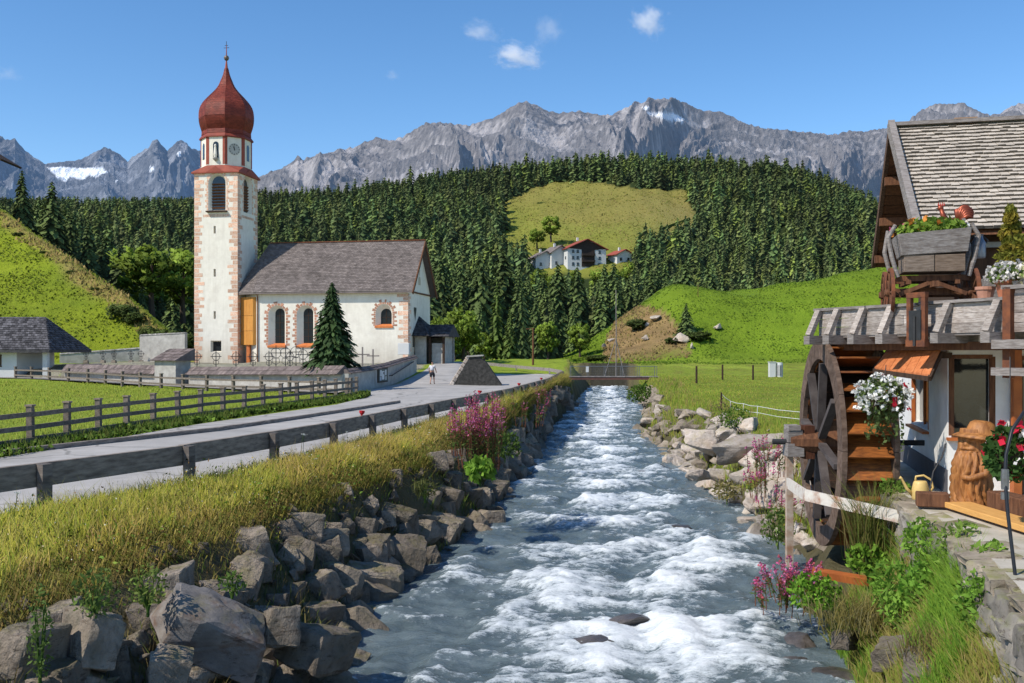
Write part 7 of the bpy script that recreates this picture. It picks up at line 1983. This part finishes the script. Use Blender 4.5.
# --- field between the two fences, and roadside weeds under the near fence
parts = []
n = 60000; y = 21 + 56 * g.uniform(0, 1, n) ** 1.25; x = g.uniform(-46, -8.5, n)
fx0 = np.interp(y, [20, 24, 28, 34, 39.5, 45, 51, 58.5, 60], [-14.2, -13.6, -13.25, -12.85, -12.2, -11.2, -10.1, -9.1, -9.0])
back = np.interp(-x, [9.6, 11.4, 16.2, 20.8, 26.6, 31.9, 38.2, 41, 50], [59.4, 60.6, 64, 67, 71.5, 76.2, 80.5, 82.6, 88])
ok = (x < fx0 + .2) & (y < back + .2) & (np.abs(x) < .56 * y + 2); x, y = x[ok], y[ok]; n = len(x)
c = colmix(g, n, [(.36, .46, .055), (.45, .51, .07), (.54, .54, .11)], (4, 3, 2)); sc = np.interp(y, [20, 75], [1.2, 3.0])
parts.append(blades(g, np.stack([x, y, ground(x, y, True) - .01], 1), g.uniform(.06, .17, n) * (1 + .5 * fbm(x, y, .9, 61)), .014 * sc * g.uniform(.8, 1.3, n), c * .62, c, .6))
stuff('field_grass', parts, 'short bright green grass of the field between the two wooden fences', 'grass')
parts = []
n = 9000; y = g.uniform(20, 60, n); k = np.interp(y, [20, 24, 28, 34, 39.5, 45, 51, 58.5, 60], [-14.2, -13.6, -13.25, -12.85, -12.2, -11.2, -10.1, -9.1, -9.0])
wv = np.minimum(1.35, XROAD(y) - k + .12); x = k + wv * g.uniform(-.15, 1, n)
z = ground(x, y, True); hh = .05 + .2 * (1 + fbm(x, y, 1.4, 71)) * .6
parts.append(cards(g, np.stack([x, y, z + hh * g.uniform(.1, 1, n)], 1), .075 * np.interp(y, [20, 60], [.8, 1.4]), colmix(g, n, [(.11, .2, .03), (.17, .28, .04), (.08, .14, .025)], (3, 2, 2)), .3, up=.3))
c = colmix(g, 6000, [(.12, .2, .03), (.2, .24, .05)], (3, 2)); i = g.integers(0, n, 6000)
parts.append(blades(g, np.stack([x[i], y[i], z[i]], 1), g.uniform(.15, .45, 6000), .02 * g.uniform(.8, 1.4, 6000), c * .62, c, .5))
stuff('roadside_weeds', parts, 'dark leafy weeds growing along the foot of the nearer fence', 'weeds')
# --- right meadow and its bank
parts = []
n = 70000; y = 24 + 96 * g.uniform(0, 1, n) ** 1.5; x = RE(y) + .9 + g.uniform(0, 1, n) ** 1.3 * np.interp(y, [24, 60, 120], [12, 22, 32])
ok = (x < .5 * y) ; x, y = x[ok], y[ok]; n = len(x); k = fbm(x, y, .7, 81); d = x - RE(y)
c = colmix(g, n, [(.34, .46, .06), (.45, .49, .07), (.54, .46, .12), (.25, .38, .05)], (4, 3, 2, 3)); sc = np.interp(y, [24, 110], [1.2, 4.2])
h = g.uniform(.05, .18, n) * (1 + .6 * k) * np.interp(d, [0, 3, 5, 9], [2.2, 1.8, 1.0, .7])
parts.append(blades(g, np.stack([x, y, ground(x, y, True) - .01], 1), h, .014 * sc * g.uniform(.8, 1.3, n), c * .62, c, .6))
n = 4500; y = 24 + 80 * g.uniform(0, 1, n) ** 1.5; x = RE(y) + g.uniform(.2, 3.6, n); k = fbm(x, y, 1.1, 83); ok = k > .0; x, y = x[ok], y[ok]; n = len(x)
c = colmix(g, n, [(.32, .36, .06), (.46, .36, .13), (.2, .32, .04), (.38, .26, .12)], (3, 3, 3, 1)); sc = np.interp(y, [24, 110], [1.2, 4.2])
parts.append(blades(g, np.stack([x, y, ground(x, y, True) - .01], 1), g.uniform(.25, .7, n), .013 * sc * g.uniform(.8, 1.3, n), c * .62, c, .6))
stuff('meadow_grass', parts, 'green and straw coloured grass of the meadow right of the river', 'grass')
# --- rank growth below the mill
parts = []
ex = lambda y: np.interp(y, [8.4, 11, 13.6, 16, 17.1, 18.3, 19.5], [4.7, 5.42, 6.15, 6.42, 6.72, 6.9, 7.0])
n = 26000; y = g.uniform(9.5, 18.2, n); x = RE(y) + (ex(y) - RE(y) - .05) * g.uniform(.02, 1, n) ** .8
x = np.where(g.uniform(0, 1, n) < .35, ex(y) - g.uniform(.02, .5, n), x)
k = fbm(x, y, 1.7, 91); ok = k > -.55; x, y, k = x[ok], y[ok], k[ok]; n = len(x)
t_ = np.clip((x - RE(y)) / np.maximum(ex(y) - RE(y), .3), 0, 1); z = ground(x, y, True)
c = np.where((k > .15)[:, None], colmix(g, n, [(.17, .34, .04), (.26, .42, .05)], (1, 1)), colmix(g, n, [(.42, .36, .1), (.3, .36, .06), (.48, .38, .16)], (2, 3, 2)))
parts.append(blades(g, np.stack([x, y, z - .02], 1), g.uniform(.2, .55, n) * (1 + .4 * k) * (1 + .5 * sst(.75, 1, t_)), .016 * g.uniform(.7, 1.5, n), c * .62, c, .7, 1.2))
stuff('bank_growth', parts, 'rank green and straw coloured grass on the slope below the mill yard wall', 'grass')

# --- coarse tufts that roughen the two hills
parts = []
n = 42000; x = g.uniform(8, 92, n); y = g.uniform(146, 198, n); px, py = project(x, y, ground(x, y, False)); br = inpoly(px, py, BROWN)
k = fbm(x, y, .35, 95) + .5 * np.sin(y * 1.1 + x * .12); ok = (px > 560) & (px < 910) & (g.uniform(-1, 1.2, n) < k); x, y, br, k = x[ok], y[ok], br[ok], k[ok]; n = len(x)
c = np.where(br[:, None], colmix(g, n, [(.40, .27, .13), (.30, .26, .08), (.22, .16, .08)], (3, 2, 2)), colmix(g, n, [(.15, .25, .02), (.20, .30, .03), (.11, .19, .02)], (3, 2, 2)))
parts.append(blades(g, np.stack([x, y, ground(x, y) - .03], 1), g.uniform(.1, .32, n) * np.where(br, 1.6, 1), g.uniform(.18, .4, n), c * .8, c, .8))
n = 60000; x = g.uniform(-92, -36, n); y = g.uniform(108, 158, n); yr = 113.8 + .883 * (-37 - x); k = fbm(x, y, .4, 96) + .3 * np.sin(ground(x, y, False) * 2.2 + 1.5 * fbm(x, y, .1, 97))
ok = (y < yr + .5) & (y > 110) & (g.uniform(-1, 1.3, n) < k); x, y, yr = x[ok], y[ok], yr[ok]; n = len(x); dry = np.abs(y - yr + 1.6 + fbm(x, y, .5, 98)) < 1.5
c = np.where(dry[:, None], colmix(g, n, [(.46, .34, .13), (.34, .28, .10), (.2, .18, .06)], (3, 2, 1)), colmix(g, n, [(.21, .27, .025), (.27, .31, .03), (.14, .20, .02)], (3, 2, 2)))
parts.append(blades(g, np.stack([x, y, ground(x, y) - .03], 1), g.uniform(.1, .34, n) * np.where(dry, 1.7, 1), g.uniform(.14, .34, n), c * .8, c, .8))
n = 26000; x = g.uniform(-12, 125, n); y = g.uniform(425, 625, n); ok = in_clear(x, y) & (g.uniform(-1.2, 1, n) < fbm(x, y, .12, 99)); x, y = x[ok], y[ok]; n = len(x)
c = colmix(g, n, [(.30, .29, .06), (.36, .31, .09), (.21, .25, .045), (.40, .30, .12)], (3, 2, 2, 1))
parts.append(blades(g, np.stack([x, y, ground(x, y) - .05], 1), g.uniform(.2, .7, n), g.uniform(.4, 1.1, n), c * .8, c, .8))
stuff('hill_grass', parts, 'coarse grass tufts roughening the green hills and the clearing', 'grass')

# ------------------------------------------------------------------ wild plants, each on its own
def fireweed(lab, px, py, Y, h, nst, spread, group=None, z=None, pink=1.0):
    p = P(px, py, Y); t = thing('fireweed', lab, 'wildflower', (p.x, p.y, p.z if z is None else z), 0, group)
    st = MB(); lf = []; bl = []
    for k in range(nst):
        x, y = g.normal(0, spread, 2); l = h * g.uniform(.6, 1.05); tx, ty = x * .35 + g.normal(0, .06), y * .35 + g.normal(0, .06)
        st.tube([(x, y, -.1), (x + tx * .4, y + ty * .4, l * .5), (x + tx, y + ty, l)], [.010, .008, .004], 4, cap=False)
        s = g.uniform(.12, .6, 16); lf.append(cards(g, np.stack([x + tx * s + g.normal(0, .035, 16), y + ty * s + g.normal(0, .035, 16), l * s], 1), .055, (.11, .17, .04), .3, elong=.25))
        s = g.uniform(.35, .68, 12); lf.append(cards(g, np.stack([x + tx * s + g.normal(0, .03, 12), y + ty * s + g.normal(0, .03, 12), l * s], 1), .045, (.28, .10, .07), .3, elong=.2))
        m = int(34 * pink); s = g.uniform(.62, 1.0, m); rad = .055 * (1.08 - s) / .4
        bl.append(cards(g, np.stack([x + tx * s + g.normal(0, 1, m) * rad, y + ty * s + g.normal(0, 1, m) * rad, l * s], 1), .024, colmix(g, m, [(.58, .11, .27), (.62, .22, .40), (.48, .10, .13)], (3, 2, 2)), .2, elong=.8))
    st.build('stem', M_rust, t); cmesh('leaves', lf, M_grass, t); cmesh('blossom', bl, M_petal, t)
    return t
fireweed('tall pink fireweed clump leaning over the left bank, the largest in view', 484, 466, 27.5, 2.0, 58, .24)
fireweed('reddish fireweed left of the largest pink clump on the left bank', 463, 452, 27.2, 1.35, 22, .17, pink=.5)
fireweed('pale pink fireweed along the rail right of the largest clump', 526, 424, 40, 1.2, 9, .3, pink=.4)
fireweed('small pink fireweed far along the guard rail, near the road bend', 543, 406, 56, 1.3, 8, .4, pink=.4)
for px, py, Y, h, n_, s, lab in ((762, 496, 29.5, 1.05, 12, .3, 'pink fireweed on the right bank between pale rocks and the wheel post'), (776, 474, 28.5, 1.1, 10, .3, 'reddish pink fireweed left of the wheel bearing block'), (757, 470, 33, 1.0, 8, .3, 'pale pink fireweed at the top edge of the pale rock pile'), (782, 520, 26, .8, 9, .25, 'low pink fireweed at the foot of the right bank, by the wheel post'),
                                  (797, 592, 17.6, .55, 22, .22, 'bright pink fireweed low in front of the mill wheel pit'), (776, 606, 17.9, .5, 14, .2, 'small pink fireweed hanging over the water at the right bank')):
    fireweed(lab, px, py, Y, h, n_, s)
def leafy(lab, px, py, Y, r, n_, ls, col, z=None, up=.4, elong=.45, name='leafy_plant', cat='plant'):
    p = P(px, py, Y); t = thing(name, lab, cat, p)
    pts = blob(g, n_, (0, 0, r[2] * .55), r); pts = pts[pts[:, 2] > -.15 * r[2]]
    cmesh('leaves', [cards(g, pts, ls, col, .4, up=up, elong=elong)], M_grass, t)
    mb = MB()
    mb.tube([(0, 0, -.22), (0, 0, -.08)], .02, 6)
    for k in range(7): mb.tube([(0, 0, -.15), (g.uniform(-.6, .6) * r[0], g.uniform(-.6, .6) * r[1], r[2])], [.014, .005], 4)
    mb.build('stem', M_plant, t); return t
leafy('big leaved bright green plant below the tall pink fireweed on the left bank', 480, 478, 26.3, (.42, .4, .38), 260, .11, (.22, .38, .05), up=1.2, elong=.6)
leafy('darker green leafy plant right of the big leaved one under the fireweed', 505, 455, 29, (.5, .4, .5), 380, .07, (.09, .15, .03))
leafy('small weed with pale green leaves hanging over the rust streaked slab', 148, 600, 13.0, (.28, .25, .3), 260, .04, (.2, .26, .06))
leafy('green weed growing between the boulders at the bottom left', 95, 610, 12.0, (.3, .25, .34), 260, .04, (.15, .22, .05))
leafy('thin upright weed in the bottom left corner', 40, 668, 11.2, (.14, .14, .62), 240, .035, (.13, .20, .05))
leafy('leafy weed in the gap right of the rust streaked slab', 232, 590, 14.6, (.22, .2, .2), 160, .04, (.12, .2, .04))
leafy('tuft of long dark leaves hanging between boulders below the verge', 425, 494, 24.4, (.35, .3, .25), 200, .10, (.12, .13, .04), elong=.15)
leafy('dense bright green leafy clump at the water edge before the mill wheel', 815, 604, 16.6, (.45, .42, .34), 700, .055, (.2, .38, .04))
leafy('tall green nettle patch against the mill yard wall', 938, 602, 14.0, (.55, .4, .42), 900, .055, (.2, .38, .05))
leafy('narrow leaved green plant in the middle of the slope below the mill yard', 895, 600, 14.8, (.4, .35, .4), 520, .085, (.2, .36, .05), elong=.2)
leafy('bright green leaves in the bottom right corner below the stone wall', 1005, 668, 11.6, (.3, .3, .32), 380, .06, (.18, .34, .05))
leafy('leafy green shrub leaning on the stone wall, nearest the bottom right corner', 985, 622, 11.5, (.32, .4, .4), 620, .05, (.2, .36, .05))
leafy('pale green shrub against the stone wall, below the black hose', 962, 566, 13.6, (.35, .35, .4), 520, .05, (.24, .36, .07))
for px, py, Y, r, lab in ((990, 580, 12.4, .3, 'spreading green weed hanging over the top of the mill yard wall'), (925, 556, 14.6, .34, 'light green weed at the foot of the mill yard wall below the rusty bar end'), (1012, 640, 11.4, .28, 'leafy weed halfway up the stone wall near the bottom right corner'), (905, 625, 14.2, .34, 'yellow green bushy weed in the middle of the grassy slope'), (965, 620, 12.9, .36, 'rank green nettles in front of the stone wall, right of the yellow green bushy weed')):
    leafy(lab, px, py, Y, (r, r, r * 1.1), 520, .05, (.24, .40, .06))
leafy('low green plant at the foot of the mill wheel, right side', 868, 570, 16.6, (.4, .3, .3), 420, .06, (.2, .34, .04))
leafy('small green weed on the yard edge left of the watering can', 893, 492, 17.8, (.3, .3, .16), 220, .05, (.15, .26, .04))
leafy('rounded green shrub above the pale rocks of the right bank', 735, 425, 41, (.7, .6, .55), 420, .07, (.12, .2, .03))
leafy('reddish brown weeds at the top of the right bank rock pile', 722, 420, 42, (.55, .5, .6), 320, .06, (.26, .17, .10), elong=.25)
leafy('green bush at the far right bank beside the footbridge', 640, 400, 82, (1.2, 1, .9), 360, .16, (.12, .2, .03))
leafy('brown flowering weed between the rocks low on the right bank', 727, 498, 32.5, (.5, .45, .4), 360, .06, (.28, .24, .09))
leafy('green weed left of the wheel post', 778, 540, 23, (.4, .4, .5), 360, .06, (.15, .22, .05))
# tall reeds hanging in front of the wheel
t = thing('tall_grass_tuft', 'tall dry grass tuft hanging in front of the right part of the mill wheel', 'grass tuft', P(872, 560, 16.9))
n = 520; pos = np.stack([g.normal(0, .17, n), g.normal(0, .12, n), np.zeros(n)], 1); c = colmix(g, n, [(.26, .26, .06), (.34, .26, .10), (.15, .22, .04)], (3, 2, 2))
cmesh('blade', [blades(g, pos, g.uniform(.7, 1.65, n), np.full(n, .016), c * .62, c, .55, 1.3)], M_grass, t)
t = thing('dry_grass_tuft', 'straw coloured bent grass tuft over the stones at the bottom right', 'grass tuft', P(880, 628, 15.0))
n = 900; pos = np.stack([g.normal(0, .4, n), g.normal(0, .25, n), np.zeros(n)], 1); c = colmix(g, n, [(.38, .31, .10), (.30, .25, .07), (.42, .36, .17)], (3, 2, 2))
cmesh('blade', [blades(g, pos, g.uniform(.25, .7, n), np.full(n, .014), c * .62, c, .9, 1.6)], M_grass, t)
t = thing('dry_grass_tuft', 'dry brown grass hanging over the grey boulder at the bottom edge, right side', 'grass tuft', P(950, 655, 12.4))
n = 500; pos = np.stack([g.normal(0, .25, n), g.normal(0, .18, n), np.zeros(n)], 1); c = colmix(g, n, [(.3, .22, .10), (.26, .2, .07), (.36, .3, .15)], (3, 2, 2))
cmesh('blade', [blades(g, pos, g.uniform(.2, .5, n), np.full(n, .012), c * .62, c, 1.0, 1.6)], M_grass, t)
# white umbels in the verge
um0 = None
for k in range(34):
    y = 9.5 + 26 * R.random() ** 1.2; x = float(XRAIL(y)) + R.uniform(-.1, 1.2)
    if um0 is None:
        um0 = thing('white_umbel', 'small white umbel flower standing in the verge grass', 'wildflower', (0, 0, 0), 0, 'white umbels in the verge')
        mb = MB(); mb.tube([(0, 0, 0), (.02, 0, .5)], .005, 4); mb.build('stem', M_plant, um0)
        q = g.normal(size=(40, 3)) * np.array([.022, .022, .008]) + np.array([.02, 0, .5]); cmesh('umbel', [cards(g, q, .008, (.8, .8, .74), .1, up=1.5, elong=.9)], M_petal, um0); o = um0
    else: o = copy_tree(um0)
    o.location = (x, y, gz(x, y)); o.scale = (1, 1, R.uniform(.6, 1.25)); o.rotation_euler = (R.uniform(-.2, .2), R.uniform(-.2, .2), R.uniform(0, 6))
